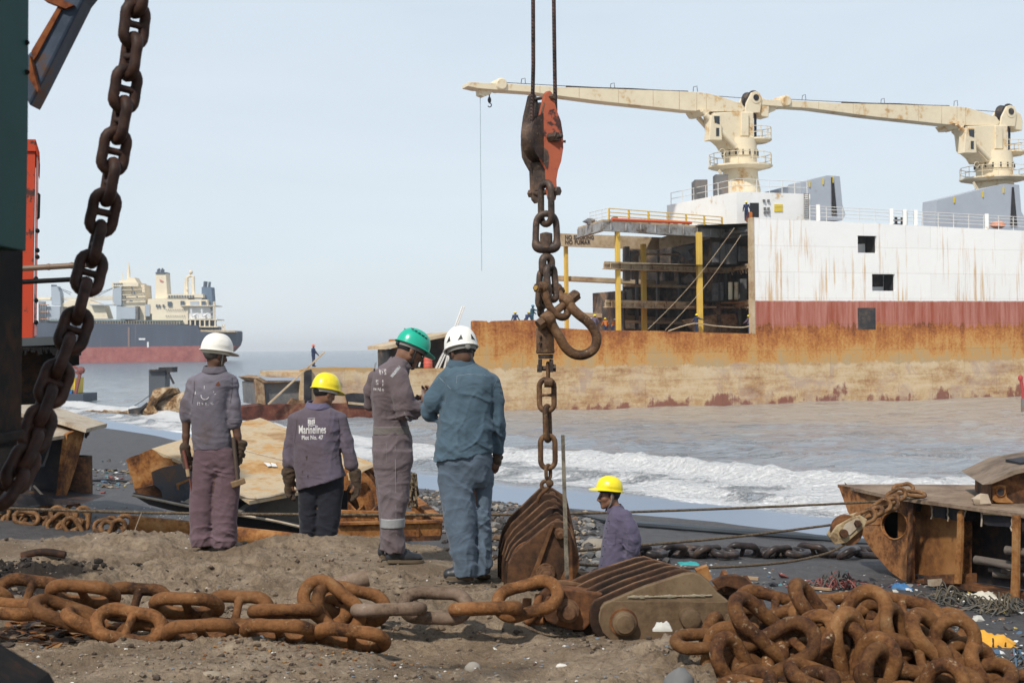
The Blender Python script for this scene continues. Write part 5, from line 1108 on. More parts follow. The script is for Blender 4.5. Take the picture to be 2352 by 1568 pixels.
for x, y, w2, h2 in ((705, 428, 85, 70), (925, 436, 80, 105), (1028, 455, 70, 100), (1240, 480, 190, 112), (1428, 508, 90, 112)):
    sh = 0.5*(w2 > 100)
    mb.prism([rf(*r_(*p))+rn*0.02 for p in ragged([(x, y), (x+w2, y+w2*0.15), (x+w2*(0.9), y+h2), (x+w2*0.12, y+h2*0.92), (x-4, y+h2*0.8)], 3, 2, x)], rn*0.3)
mb.each('hanging_bracket', M_soot, rs_, smooth=False)
mb = MB()
for x, y, h2 in ((704, 428, 66), (925, 436, 104), (1028, 455, 100), (1136, 468, 60), (1240, 482, 106), (1426, 510, 108)):
    rr = random.Random(x); pts = [rf(*r_(x+rr.uniform(-6, 6), y+h2*k/5))-rn*0.01 for k in range(6)]; mb.tube(pts, 0.012, 5)
mb.each('burned_edge', M_pale, rs_)
e = [rf(*r_(*p))-rn*0.01-UZ*0.02 for p in ((440, 350), (600, 386), (830, 424), (1130, 464), (1500, 514))]; mb = MB(); mb.tube(bez(e, 4), 0.016, 5); mb.build('cut_edge', M_bluep, rs_)
face([(1258, 485), (1400, 500), (1400, 522), (1258, 512)], M_tanp, 'deck_stringer', -0.04, 0.1, 2, 7)
face([(905, 893), (1086, 888), (1088, 945), (905, 945)], M_rustd, 'bottom_flange', -0.08, 0.4, 3, 8, 3)
face([(990, 912), (1016, 910), (1020, 955), (992, 950)], M_pale, 'pipe_end', -0.25, 0.2)
mb = MB()
for x, y, rad, L_ in ((1205, 795, 24, 0.8), (1395, 735, 24, 0.5)):
    a = rf(*r_(x, y))-rn*0.02; mb.tube([a, a+(rB-rA).normalized()*L_*.5+rn*0.1, a+(rB-rA).normalized()*L_+rn*.15], [rad*.00245, rad*.0021, rad*.0019], 14, caps=False); mb.tube([a, a+(rB-rA).normalized()*L_], rad*.0016, 12)
for x, y in ((1260, 860), (1290, 885), (1340, 862), (1380, 880), (1410, 888), (1400, 790), (1410, 840)): a = rf(*r_(x, y))+rn*0.05; mb.tube([a, a+(rB-rA).normalized()*0.5+rn*.3], 0.03 if x != 1290 else 0.05, 10)
mb.each('pipe', plain('dull pipe', (.11, .088, .07), .7, .3, 8), rs_)
face([(800, 918), (1000, 930), (1250, 968), (1760, 1065), (1760, 1130), (1250, 1000), (1000, 958), (800, 938)], M_rustd, 'bottom_plate', -0.03, 0.25, 3, 9, 3)
# upper remnant at the right edge
uf = lambda x, y: P(*r_(x, y), 19.6)
mb = MB(); mb.prism([uf(*p) for p in ((1292, 440), (1296, 318), (1440, 262), (1700, 205), (1700, 470), (1480, 446), (1350, 432))], (0.3, 1.6, 0)); mb.build('upper_box', M_rustd, rs_, smooth=False)
mb = MB(); mb.prism([P(*r_(*p), 19.4) for p in ((1243, 328), (1440, 236), (1500, 224), (1700, 190), (1700, 212), (1450, 262), (1300, 322))], (0.3, 1.9, 0.02)); mb.build('upper_plate', M_dusty, rs_, smooth=False)
mb = MB(); mb.prism([uf(x, y)-V((0, .06, 0)) for x, y in ((1298, 420), (1300, 335), (1345, 322), (1375, 330), (1382, 400), (1430, 440), (1320, 436))], (0, 0.05, 0)); pe = mb.build('pad_eye', M_rust, rs_, smooth=False)
mb = MB(); mb.lathe(uf(1344, 370)-V((0, .075, 0)), (0, 1, 0), [(0, .05), (.012, .05)], 16); mb.build('painted_eye_hole', M_soot, pe)  # dark disc on the solid plate drawn for the shade in the eye
mb = MB(); mb.tube(arc(uf(1344, 370)-V((0, .065, 0)), V((1, 0, 0)), UZ, 0.06, 0, 360, 18), .015, 6); mb.build('eye_rim', M_rust, pe)
mb = MB(); mb.prism([P(*r_(*p), 19.8) for p in ((1478, 232), (1478, 190), (1700, 160), (1700, 232))], (0, .6, 0)); mb.build('upper_stub', M_soot, rs_, smooth=False)
mb = MB(); mb.blob(PZ(*r_(1230, 418), zD+0.08)-V((0, 0, 0.02)), (.14, .11, .09), 10, 0.25, seed=3); tag(mb.build('rock', plain('tan rock', (0.42, 0.33, 0.24), .9, .2, 8, .5)), 'tan rock lying on the deck of the rusty bow section', 'rock')
# ---- chain and small block made fast on its deck
M_chn = steel('rust brown chain', [(0.28, (0.045, 0.022, 0.012)), (0.42, (0.116, 0.055, 0.022)), (0.56, (0.191, 0.094, 0.038)), (0.70, (0.240, 0.131, 0.061)), (0.84, (0.277, 0.195, 0.120))], 5.0, 0.72, 0.8, 0.006, fine=42, fleck=(0.413, 0.338, 0.225))
dc = thing('mooring_chain', 'brown chain draped over the deck edge of the right bow section', 'chain', PZ(*r_(800, 380), zD))
l6 = [link_mesh_data('link', 0.34, 0.21, 0.055, M_chn, False, 12, 0.02, s) for s in (5, 6)]
for i, (x, y, Y, an, up) in enumerate(((745, 352, 20.6, 8, (0, -.7, .7)), (818, 384, 20.2, -6, (0, -.3, .9)), (700, 398, 20.0, 28, (.2, -.9, .3)), (655, 432, 19.7, 28, (0, -.3, .9)), (605, 470, 19.5, 32, (.3, -.8, .3)), (555, 505, 19.3, 26, (0, -.4, .9)), (508, 532, 19.1, 24, (.2, -.9, .2)), (650, 455, 19.6, 15, (0, -.9, .4)))):
    put_link(l6[i % 2], P(*r_(x, y), Y), (math.cos(R(an)), 0.05, math.sin(R(an))), up, dc)
bl = thing('pulley_block', 'small tan pulley block hanging on the chain from the rusty bow section', 'pulley block', P(*r_(400, 690), 19))
M_tanb = steel('sandy block paint', [(0.3, (0.12, 0.075, 0.04)), (0.5, (0.32, 0.23, 0.125)), (0.65, (0.42, 0.33, 0.20)), (0.8, (0.25, 0.14, 0.06))], 5, .7, .4, .005, fine=30)
bp_ = [(282, 655), (330, 585), (420, 535), (478, 518), (520, 545), (505, 590), (470, 622), (392, 690), (318, 702)]
bq = lambda pts, Y: [P(*r_(*p), Y) for p in pts]
for Y in (18.9, 19.14):
    mb = MB(); mb.prism(bq([(x+(-14 if Y > 19 else 0), y-(18 if Y > 19 else 0)) for x, y in bp_], Y), (0, 0.05, 0)); mb.build('cheek_plate', M_tanb, bl, smooth=False, bevel=0.008)
mb = MB(); mb.lathe(P(*r_(400, 615), 18.96), (0, 1, 0), [(0, .2), (.06, .17), (.12, .17), (.18, .2)], 20); mb.build('sheave', M_rustd, bl)
mb = MB(); mb.lathe(P(*r_(378, 634), 18.84), (0, 1, 0), [(0, .05), (.02, .058), (.1, .058)], 14); mb.lathe(P(*r_(466, 572), 18.82), (0, 1, 0), [(0, .04), (.02, .05), (.1, .05)], 6); mb.each('pin', M_rustd, bl)
mb = MB(); mb.prism(bq([(352, 636), (386, 572), (462, 535), (490, 568), (412, 640)], 18.88), (0, .02, 0)); mb.build('strap', M_pale, bl, smooth=False)
# ---- ropes
def rope(pts, r, name, label, mat=M_rope, n=8, cat='rope'):
    mb = MB(); mb.tube(bez(pts, 10), r, n); return tag(mb.build(name, mat), label, cat)
rope([P(-60, 1164, 15.5), P(300, 1176, 15.8), P(700, 1181, 16.2), P(1000, 1182, 16.8), P(1300, 1179, 17.6), P(1600, 1170, 18.6), P(1930, 1156, 19.6), P(2040, 1149, 19.9), P(2112, 1143, 20.2)], 0.0165, 'wire_rope', 'long taut wire rope stretched behind the men to the right bow section')
rope([P(1245, 1278, 10.45), P(1300, 1267, 14.6), P(1470, 1252, 16.6), P(1700, 1231, 17.8), P(1908, 1205, 18.95)], 0.0165, 'wire_rope', 'wire rope running from behind the purple shirt man to the small tan block')
rope([P(1250, 1300, 10.45), P(1300, 1294, 13.4), P(1480, 1303, 15.2), P(1650, 1302, 16.2), P(1800, 1291, 17.4), P(1890, 1273, 18.4), P(1930, 1256, 18.9), P(1952, 1242, 19.0)], 0.0165, 'wire_rope', 'slack wire rope curving up to the underside of the small tan block')
rope([G(1312, 1184)+UZ*.05, G(1400, 1203)+UZ*.06, G(1550, 1216)+UZ*.06, G(1700, 1228)+UZ*.06, G(1900, 1243)+UZ*.06, G(2060, 1256)+UZ*.06], 0.07, 'hose', 'thick dark hose lying along the waterline behind the purple shirt man', plain('dark blue grey hose', (0.05, 0.06, 0.07), .5), 8, 'hose')
rope([G(170, 1108)+UZ*.03, G(260, 1106)+UZ*.04, G(330, 1112)+UZ*.03], 0.035, 'hose', 'thin dark hose on the littered beach left of the white helmet man', M_black, 6, 'hose')
# ---- dark chain on the beach
M_chd = steel('wet dark chain', [(0.3, (0.022, 0.018, 0.018)), (0.5, (0.045, 0.036, 0.034)), (0.7, (0.09, 0.06, 0.045))], 4, .35, .4, .005, fine=30)
bc = thing('anchor_chain', 'dark wet anchor chain lying along the beach in front of the waterline', 'chain', G(1700, 1285))
l7 = [link_mesh_data('link', 0.60, 0.37, 0.115, M_chd, True, 12, 0.03, s) for s in (8, 9)]
xs = np.linspace(1462, 2030, 15)
for i, x in enumerate(xs):
    p = G(x, 1281+2.5*math.sin(i*1.7)); q = G(x+20, 1281); ax = (q-p).normalized()
    put_link(l7[i % 2], p+UZ*0.10, ax+V((0, .15*math.sin(i*2.3), 0)), (0, -math.sin(R(18 if i % 2 else -55)), math.cos(R(18 if i % 2 else -55))), bc)
# ---- chain heap behind the mound at left
lh = thing('anchor_chain', 'heaped tan brown chain on the beach at the left just beyond the mound', 'chain', P(*w_(450, 1210), 24))
l8 = [link_mesh_data('link', 0.47, 0.29, 0.078, M_chn, False, 12, 0.02, s) for s in (12, 13)]
for i, (x, y, an, nx, nz, dd) in enumerate(((15, 1115, 80, .2, .1, 0), (125, 1135, 6, .1, .95, 0), (235, 1120, -12, .1, .5, -.1), (300, 1150, -18, .1, .8, .1), (385, 1075, 18, 0, .6, .1), (440, 1120, 10, 0, .85, .2), (555, 1095, -22, .1, .55, -.1), (520, 1160, 40, .5, .3, -.2), (470, 1165, 55, .3, .2, 0), (690, 1085, -48, .2, .2, .1), (735, 1130, 85, .6, .1, -.1), (660, 1165, -30, .2, .7, 0), (610, 1195, 20, 0, .6, -.2), (650, 1215, -60, .3, .2, -.3), (945, 1185, 15, .1, .35, -.2), (1000, 1225, -25, 0, .7, -.3), (1085, 1190, 50, .4, .2, -.2), (560, 1165, 62, .5, .2, -.1), (80, 1150, -8, 0, .7, .1), (1040, 1240, 70, .5, .2, -.3))):
    put_link(l8[i % 2], P(*w_(x, y), 24+dd), (math.cos(R(an)), 0.1, math.sin(R(an))), (nx, -1, nz), lh)
# ---- orange pipe beyond the crest
mb = MB(); pts = [P(300, 1202, 18.2), P(420, 1214, 18.2), P(560, 1230, 18), P(740, 1250, 17.8)]; mb.tube(bez(pts, 4), 0.11, 12); tag(mb.build('rusty_pipe', M_rust), 'long orange rusty pipe lying just beyond the mound behind the white helmet man', 'pipe')
# ================================================================== the hanging tackle in the middle
HY = 9.8
a5 = lambda x, y: (x*0.41+1065.75, y*0.41)
a6 = lambda x, y: (x*0.5159+1102.5, y*0.5159+551.25)
h5 = lambda x, y, dy=0.0: P(*a5(x, y), HY+dy)
h6 = lambda x, y, dy=0.0: P(*a6(x, y), HY+dy)
px = HY/FPX
M_gear = steel('dark worn lifting steel', [(0.30, (0.022, 0.017, 0.015)), (0.46, (0.055, 0.038, 0.030)), (0.60, (0.095, 0.060, 0.042)), (0.76, (0.16, 0.095, 0.055))], 7, 0.5, 0.4, 0.004, fine=45, fleck=(0.22, 0.17, 0.12), spec=0.3)
M_gearr = steel('rusty lifting steel', [(0.30, (0.036, 0.021, 0.013)), (0.46, (0.088, 0.046, 0.024)), (0.60, (0.144, 0.076, 0.036)), (0.76, (0.208, 0.120, 0.064))], 6, 0.6, 0.5, 0.004, fine=45, fleck=(0.288, 0.224, 0.120))
M_blk = steel('worn orange red block paint', [(0.30, (0.40, 0.105, 0.05)), (0.58, (0.34, 0.085, 0.045)), (0.64, (0.07, 0.03, 0.025)), (0.8, (0.03, 0.02, 0.02))], 4, 0.5, 0.25, 0.003, fine=22)
M_wire = steel('greased wire rope', [(0.3, (0.018, 0.014, 0.014)), (0.5, (0.05, 0.032, 0.028)), (0.7, (0.10, 0.055, 0.045))], 9, 0.6, 0.5, 0.003, fine=70)
def twist(mat):
    nt = mat.node_tree; b = nt.nodes['Principled BSDF']; v = coords(nt, rnd=False)
    wv = nd(nt, 'TexWave', {'Vector': nd(nt, 'VectorMath', {0: v, 1: (1.0, 1.0, 1.0)}, operation='MULTIPLY').outputs[0], 'Scale': 26.0, 'Distortion': 0.4}, wave_type='BANDS', bands_direction='DIAGONAL')
    bump(nt, b, wv.outputs['Fac'], 0.8, 0.006)
twist(M_wire); twist(M_rope)
for pts, lab in ((((1224.5, -400), (1224.5, 0), (1225, 150), (1222, 290)), 'left greased wire rope running up from the orange block'), (((1270, -400), (1272, 0), (1274, 150), (1276, 262)), 'right greased wire rope running up from the orange block')):
    mb = MB(); mb.tube([P(x, y, HY-0.02 if x < 1250 else HY+0.16) for x, y in pts], 0.0145, 10); tag(mb.build('hoist_rope', M_wire), lab, 'wire rope', 'hoist ropes above the orange pulley block')
# pulley block: cheeks seen obliquely
blk = thing('pulley_block', 'orange red snatch block with dark side plates hanging from two wire ropes', 'pulley block', h5(460, 1130))
fr = [(470, 512), (482, 508), (495, 520), (508, 570), (522, 618), (545, 680), (556, 750), (558, 830), (546, 905), (528, 955), (520, 1005), (522, 1080), (515, 1120), (496, 1133), (478, 1112), (470, 1060), (466, 950), (440, 905), (424, 870), (418, 800), (420, 720), (430, 640), (446, 570), (456, 525)]
nx = V((-0.085, 0.07, 0.0))*1.0
bk = V((-0.108, 0.09, 0.0))
def cheek(off, th, mat, name):
    mb = MB(); mb.prism([h5(*p)+off for p in fr], V((-th*0.77, th*0.64, 0))); return mb.build(name, mat, blk, smooth=False, bevel=0.004)
cheek(V((0, 0, 0)), 0.022, [M_blk], 'cheek_plate')
mb = MB(); mb.prism([h5(*p)+V((-.001, .0005, 0)) for p in [(446, 572), (430, 640), (420, 720), (418, 800), (424, 870), (440, 905), (466, 950), (472, 940), (477, 880), (470, 845), (448, 826), (430, 815), (428, 720), (440, 640), (454, 580)]], V((0.0007, -0.0035, 0))); mb.build('bare_patch', M_gear, blk, smooth=False)
cheek(bk, 0.022, M_gear, 'cheek_plate')
cm = h5(490, 770)
ax = V((-0.77, 0.64, 0))
mb = MB(); mb.lathe(cm+ax*0.04, ax, [(0, 0.17), (0.025, 0.15), (0.07, 0.15), (0.095, 0.17)], 30); mb.build('sheave', M_gear, blk)
mb = MB(); mb.prism([h5(*p)+ax*0.035 for p in ((440, 905), (528, 955), (522, 1010), (470, 1060), (462, 950))], ax*0.085); mb.prism([h5(*p)+ax*0.04 for p in ((430, 650), (450, 570), (500, 570), (470, 660))], ax*0.08); mb.each('spacer', M_gear, blk, smooth=False)
mb = MB(); mb.cyl(cm-ax*0.055, cm+ax*0.02, 0.034, 6, 0.034); mb.lathe(cm-ax*0.095, ax, [(0, 0.012), (0.01, 0.016), (0.05, 0.016)], 12); mb.build('centre_nut', M_gear, blk, smooth=False, bevel=0.003)
q = h5(487, 543); mb = MB(); mb.cyl(q-ax*0.03, q+ax*0.0, 0.019, 6); mb.cyl(q, q+ax*0.19, 0.011, 10); mb.cyl(q+ax*0.16, q+ax*0.2, 0.019, 6); mb.build('top_bolt', M_gear, blk, smooth=False)
q = h5(497, 1073); mb = MB(); mb.cyl(q-ax*0.055, q+ax*0.0, 0.033, 6); mb.cyl(q, q+ax*0.2, 0.02, 10); mb.cyl(q+ax*0.17, q+ax*0.205, 0.03, 6); mb.build('bottom_bolt', M_gear, blk, smooth=False, bevel=0.003)
mb = MB(); mb.tube([h5(330, 753, -.02), h5(415, 753, -.05)], 0.012, 8); mb.cyl(h5(556, 793), h5(570, 793), 0.009, 8); mb.build('keeper_bar', M_gearr, blk)
def ring_path(pts, mat, name, parent, r, n=14, closed=True, rs=None):
    mb = MB(); mb.tube(pts, rs or r, n, closed=closed); return mb.build(name, mat, parent, angle=180)
def stad(c, u, w, L, W, n=10):
    u, w = V(u).normalized(), V(w).normalized(); r = W/2; h = L/2-r; pts = []
    for i in range(n+1): a = -math.pi/2+math.pi*i/n; pts.append(c+u*(h+r*math.cos(a))+w*r*math.sin(a))
    for i in range(n+1): a = math.pi/2+math.pi*i/n; pts.append(c+u*(-h+r*math.cos(a))+w*r*math.sin(a))
    return pts
X3 = V((1, 0, 0)); Y3 = V((0, 1, 0))
lc = thing('lifting_chain', 'short run of big dark chain links under the orange block', 'chain', h5(460, 1420))
ring_path(stad(h5(460, 1140), UZ, V((0.62, -0.78, 0)), 0.285*1.0, 0.055+0.055), M_gear, 'link', lc, 0.0235)
big = [(460, 1197), (490, 1205), (512, 1235), (519, 1290), (520, 1345), (515, 1375), (495, 1388), (460, 1390), (425, 1388), (407, 1375), (402, 1345), (403, 1290), (408, 1235), (430, 1205)]
mb = MB(); pts = bez([h5(*p) for p in big+[big[0]]], 4)[:-1]; mb.tube(pts, [0.0235+0.014*float(sst(1330, 1385, (1-0)*(p.z and (795-(p.z-1.62)/px-0)/0.41))) for p in pts], 14, closed=True); mb.build('pear_link', M_gear, lc, angle=180)
mb = MB(); mb.lathe(h5(461, 1390), UZ, [(0, 0.043), (0.10, 0.043), (0.105, 0.03), (0.11, 0.01)], 20); mb.build('swivel_stem', M_gear, lc)
def l6k(cx, cy, L, W, d, an=0, face=1.0, dy=0.0, mat=M_gear, stud=False, parent=None, name='link', tilt=0.0):
    """link on the hanging run: L, W, d in pixels of the lower crop; face = how far it turns to the camera"""
    u = V((math.sin(R(an)), 0, math.cos(R(an)))); u = (u+V((0, tilt, 0))).normalized()
    w = V((math.cos(R(an)), 0, -math.sin(R(an)))); w = (w*face+Y3*math.sqrt(max(0, 1-face*face))).normalized()
    k = 0.5159*px; c_ = h6(cx, cy, dy); mb = MB(); mb.tube(stad(c_, u, w, (L-d)*k, (W-d)*k), d*k/2, 14, closed=True)
    if stud: r = (W-d)*k/2; mb.tube([c_-w*r, c_-w*r*.6, c_-w*r*.25, c_+w*r*.25, c_+w*r*.6, c_+w*r], [d*k*.42, d*k*.3, d*k*.22, d*k*.22, d*k*.3, d*k*.42], 10)
    return mb.build(name, mat, parent or lc, angle=180)
l6k(298, 112, 112, 82, 36, 0, 0.85, 0.0)
l6k(318, 192, 178, 80, 31, -5, 0.72, -0.02)
l6k(278, 218, 190, 78, 30, 4, 0.65, 0.03)
# bow shackles
def shackle(path, pin_a, pin_b, r, mat, label, dys, heads, eye=1.55):
    """bow as a smooth bent bar through the picture points; eyes at both ends, pin with heads across them"""
    pts = [h6(x, y, dy) for (x, y), dy in zip(path, dys)]
    t = thing('bow_shackle', label, 'shackle', min(pts, key=lambda p: p.z), 'bow shackles on the hanging tackle')
    cv = bez(pts, 6); m = len(cv)
    mb = MB(); mb.tube(cv, [r*(1.0+0.28*max(0, 1-min(i, m-1-i)/7)) for i in range(m)], 16)
    a, b_ = h6(*pin_a[:2], pin_a[2]), h6(*pin_b[:2], pin_b[2]); d = (b_-a).normalized()
    for e in (pts[0], pts[-1]): mb.lathe(e-d*r*1.05, d, [(0, r*1.25), (r*.2, r*eye), (r*1.9, r*eye), (r*2.1, r*1.25)], 18)
    mb.build('bow', mat, t, angle=60)
    mb = MB(); mb.cyl(a, b_, r*0.82, 14)
    mb.cyl(a-d*r*heads[0], a+d*r*0.1, r*1.25, 6); mb.cyl(b_-d*r*0.1, b_+d*r*heads[1], r*1.2, 6); mb.build('pin', mat, t, smooth=False, bevel=0.003)
    mb = MB(); mb.cyl(a-d*r*(heads[0]+.35), a-d*r*(heads[0]-.1), r*0.62, 12); mb.build('pin_end', plain('brass yellow pin end', (0.34, 0.20, 0.045), .5, .3, 20) if heads[0] < 1.3 else M_gearr, t)
    return t
shackle([(282, 212), (296, 262), (312, 300), (338, 330), (368, 343), (388, 330), (388, 300), (372, 268), (352, 236), (338, 218)], (262, 214, -0.10), (352, 226, 0.06), 0.0265, M_gearr, 'upper rust brown bow shackle with yellow pin end', (-.07, -.08, -.08, -.08, -.07, -.05, -.03, 0, .02, .03), (1.0, 1.2))
shackle([(386, 272), (410, 303), (440, 332), (478, 362), (508, 400), (520, 440), (508, 482), (476, 506), (440, 512), (405, 500), (375, 470), (350, 425), (325, 385), (303, 350)], (405, 262, -0.03), (282, 362, -0.10), 0.0335, M_gearr, 'big rust brown bow shackle hanging loose to the right of the chain', (-.03, -.05, -.06, -.06, -.06, -.06, -.06, -.06, -.06, -.07, -.08, -.09, -.09, -.10), (1.7, 1.4))
l6k(270, 300, 92, 52, 24, 0, .35, .06)
# swivel
sw = thing('swivel', 'rust brown cylindrical swivel between the shackles and the lower chain', 'swivel', h6(293, 590))
k6 = 0.5159*px
mb = MB(); b0 = h6(291, 505, -.02); mb.lathe(b0, UZ, [(0, 38*k6), (6*k6, 42*k6), (20*k6, 40*k6), (110*k6, 40*k6), (122*k6, 36*k6), (128*k6, 26*k6)], 24); mb.build('barrel', M_gearr, sw)
mb = MB()
for y in (430, 460): mb.lathe(h6(267, y, -.02-38*k6*1.15), V((-.4, -.9, 0)), [(-.01, 6.5*k6), (0.006, 6.5*k6)], 10)
mb.each('bolt_head', M_gear, sw)
mb = MB(); mb.lathe(h6(293, 528, -.02), UZ, [(0, 33*k6), (18*k6, 35*k6), (20*k6, 33*k6)], 24); mb.build('collar', M_gear, sw)
mb = MB()
for x in (268, 318): mb.prism([h6(x-9, 530, -.05), h6(x+9, 530, -.05), h6(x+8, 588, -.05), h6(x-8, 588, -.05)], (0, .07, 0))
mb.each('clevis_leg', M_gear, sw, smooth=False, bevel=.004)
mb = MB(); mb.cyl(h6(254, 571, -.02), h6(268, 571, -.02), 19*k6, 6); mb.cyl(h6(268, 571, -.02), h6(318, 571, -.02), 11*k6, 12); mb.cyl(h6(320, 569, -.02), h6(338, 569, -.02), 19*k6, 6); mb.build('clevis_bolt', M_gear, sw, smooth=False, bevel=.002)
l2 = thing('lifting_chain', 'brown studded chain hanging from the swivel down to the standing sheave block', 'chain', h6(300, 1100))
M_g2 = M_gearr
l6k(303, 585, 92, 30, 15, 0, .3, -.02, M_g2, False, l2)
mb = MB(); mb.cyl(h6(286, 634, -.05), h6(322, 634, -.05), 22*k6, 14); mb.build('link_pin', M_g2, l2)
l6k(297, 690, 166, 90, 25, 0, 1.0, 0, M_g2, True, l2); l6k(300, 815, 176, 66, 25, -1, .42, 0, M_g2, False, l2); l6k(302, 942, 170, 90, 24, 0, 0.98, 0, M_g2, False, l2)
l6k(304, 1032, 78, 50, 17, 0, .6, 0, M_g2, False, l2)
mb = MB(); mb.lathe(h6(311, 1083, -.055), Y3, [(0, 10*k6), (.01, 17*k6), (.05, 17*k6), (.06, 12*k6)], 16); mb.build('shackle_pin', M_g2, l2)
mb = MB(); mb.tube(bez([h6(318, 1070, -.02), h6(306, 1100, -.03), h6(285, 1118, -.02), h6(266, 1140, 0), h6(258, 1165, .03)], 5), 9*k6, 10); mb.tube(bez([h6(300, 1070, 0.02), h6(282, 1075, 0.02), h6(274, 1090, .02), h6(282, 1110, .02)], 5), 9*k6, 10); mb.each('sling_bend', M_g2, l2)
# ---- standing sheave block
M_pl = steel('dark brown block plate', [(0.30, (0.024, 0.014, 0.009)), (0.46, (0.060, 0.029, 0.015)), (0.60, (0.104, 0.048, 0.021)), (0.76, (0.168, 0.084, 0.036))], 2.2, 0.6, 0.35, 0.006, fine=20)
M_ple = steel('rubbed rust plate edge', [(0.3, (0.045, 0.022, 0.013)), (0.5, (0.120, 0.060, 0.030)), (0.7, (0.188, 0.105, 0.056))], 6, .7, .4, fine=30)
M_pld = steel('shade darkened divider plate', [(0.30, (0.012, 0.008, 0.006)), (0.46, (0.03, 0.016, 0.010)), (0.60, (0.058, 0.028, 0.014)), (0.76, (0.10, 0.05, 0.024))], 2.2, 0.7, 0.35, 0.006, fine=20)  # plate brown darkened for the shade between the plates
sb = thing('sheave_block', 'tall rusty sheave block of six plates standing upright under the lifting chain', 'sheave block', P(1225, 1338, 10.0))
front = [(122, 1545), (122, 1470), (128, 1440), (148, 1398), (180, 1366), (318, 1258), (332, 1252), (366, 1255), (380, 1264), (402, 1296), (440, 1418), (441, 1455), (428, 1490), (405, 1520), (395, 1545)]
for i in range(6):
    t = 5-i                                              # 0 = back
    ox, oy, dy = -10.0*i, -30.5*i, 0.085*i
    pts = []
    for x, y in front:
        lim = sst(1560, 1300, y)
        pts.append(h6(x+ox*(0.85+.15*lim)+(6*i*(x > 380)), y+oy*lim, 0.02+dy))
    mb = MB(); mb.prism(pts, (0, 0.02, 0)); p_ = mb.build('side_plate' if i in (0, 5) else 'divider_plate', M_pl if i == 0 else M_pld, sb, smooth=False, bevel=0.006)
    mb = MB(); mb.tube([q+V((0, .012, 0)) for q in pts[2:11]], 0.0075, 6); mb.build('worn_edge', M_ple, p_)
    if i:
        mb = MB(); mb.lathe(h6(240+ox, 1450+oy*.5, 0.0+dy-0.05), Y3, [(0, 95*k6), (.02, 85*k6), (.035, 85*k6), (.055, 95*k6)], 26); mb.build('sheave', M_rustd, sb)
        q = h6(352+ox*0.6, 1288+oy, dy-0.02); mb = MB(); mb.lathe(q-V((0, .03, 0)), Y3, [(0, 17*k6), (.07, 17*k6)], 12); mb.build('spacer_bolt', M_ple, sb)
mb = MB(); mb.prism([h6(*p, -.002) for p in ((205, 1545), (318, 1262), (332, 1262), (232, 1545))], (0, -.012, 0)); mb.build('stiffener', M_pl, sb, smooth=False, bevel=.003)
mb = MB(); mb.prism([h6(*p, -.004) for p in ((342, 1545), (395, 1425), (402, 1300), (440, 1420), (441, 1455), (430, 1490), (398, 1545))], (0, -.012, 0)); mb.build('overlay_plate', M_rustd, sb, smooth=False, bevel=.003)
mb = MB(); q = h6(290, 1478, 0.015); d = V((0.12, -1, -0.14)).normalized(); mb.lathe(q, d, [(0, 42*k6), (.05, 42*k6), (.052, 36*k6), (.085, 36*k6), (.087, 26*k6), (.14, 24*k6), (.142, 18*k6)], 6); mb.lathe(q+d*.0, d, [(0, 44*k6), (.03, 44*k6)], 18); mb.build('axle_nut', M_ple, sb, smooth=False, bevel=.003)
mb = MB(); q = h6(352, 1300, 0.01); mb.lathe(q, d, [(0, 24*k6), (.05, 24*k6), (.052, 14*k6), (.09, 13*k6)], 8); mb.build('upper_nut', M_ple, sb, smooth=False)
pole = [(361, 868), (377, 868), (397, 1508), (378, 1508)]
mb = MB(); mb.prism([h6(*p, -0.16) for p in pole], (0, .03, 0)); tag(mb.build('flat_bar', steel('grimy flat bar', [(0.3, (0.04, 0.035, 0.03)), (0.5, (0.14, 0.12, 0.09)), (0.66, (0.22, 0.19, 0.14)), (0.8, (0.10, 0.06, 0.03))], 9, .6, .4, fine=40), None, smooth=False), 'long narrow grimy flat bar standing upright against the sheave block', 'bar')
# ---- lying sheave block
a4 = lambda x, y: (x*0.2734+1102.5, y*0.2734+1084)
LY = 8.35
h4 = lambda x, y, dy=0.0: P(*a4(x, y), LY+dy)
k4 = 0.2734/FPX*LY
M_khaki = steel('mud dried brown plate', [(0.30, (0.065, 0.040, 0.022)), (0.44, (0.119, 0.076, 0.042)), (0.56, (0.155, 0.104, 0.059)), (0.70, (0.187, 0.130, 0.076)), (0.82, (0.122, 0.054, 0.022))], 2.0, .65, .35, .006, fine=16)
lb = thing('sheave_block', 'mud brown sheave block lying on its side in the foreground with round pins', 'sheave block', P(1560, 1455, LY+.2))
lf_ = [(1000, 1262), (998, 1200), (1012, 1150), (1045, 1100), (1110, 1074), (1240, 1018), (1380, 960), (1560, 902), (1715, 852), (1790, 842), (1850, 860), (1920, 920), (1990, 1010), (2110, 1108), (2155, 1180), (2150, 1255), (2100, 1275), (1500, 1400), (1090, 1400), (1030, 1340)]
for i in range(6):
    ox, oy, dy = -82*i, -26*i, 0.088*i
    pts = [h4(x+ox, y+oy*float(sst(1350, 1000, y)), dy) for x, y in lf_]
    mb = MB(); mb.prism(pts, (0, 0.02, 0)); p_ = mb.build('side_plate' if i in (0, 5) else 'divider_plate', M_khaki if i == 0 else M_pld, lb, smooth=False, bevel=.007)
    mb = MB(); mb.tube([q+V((0, .014, 0)) for q in pts[2:15]], 0.006, 6); mb.build('worn_edge', M_ple if i else M_khaki, p_)
    if i:
        mb = MB(); mb.lathe(h4(1400+ox, 1215, dy-0.055), Y3, [(0, 190*k4), (.02, 175*k4), (.04, 175*k4), (.06, 190*k4)], 26); mb.build('sheave', M_rustd, lb)
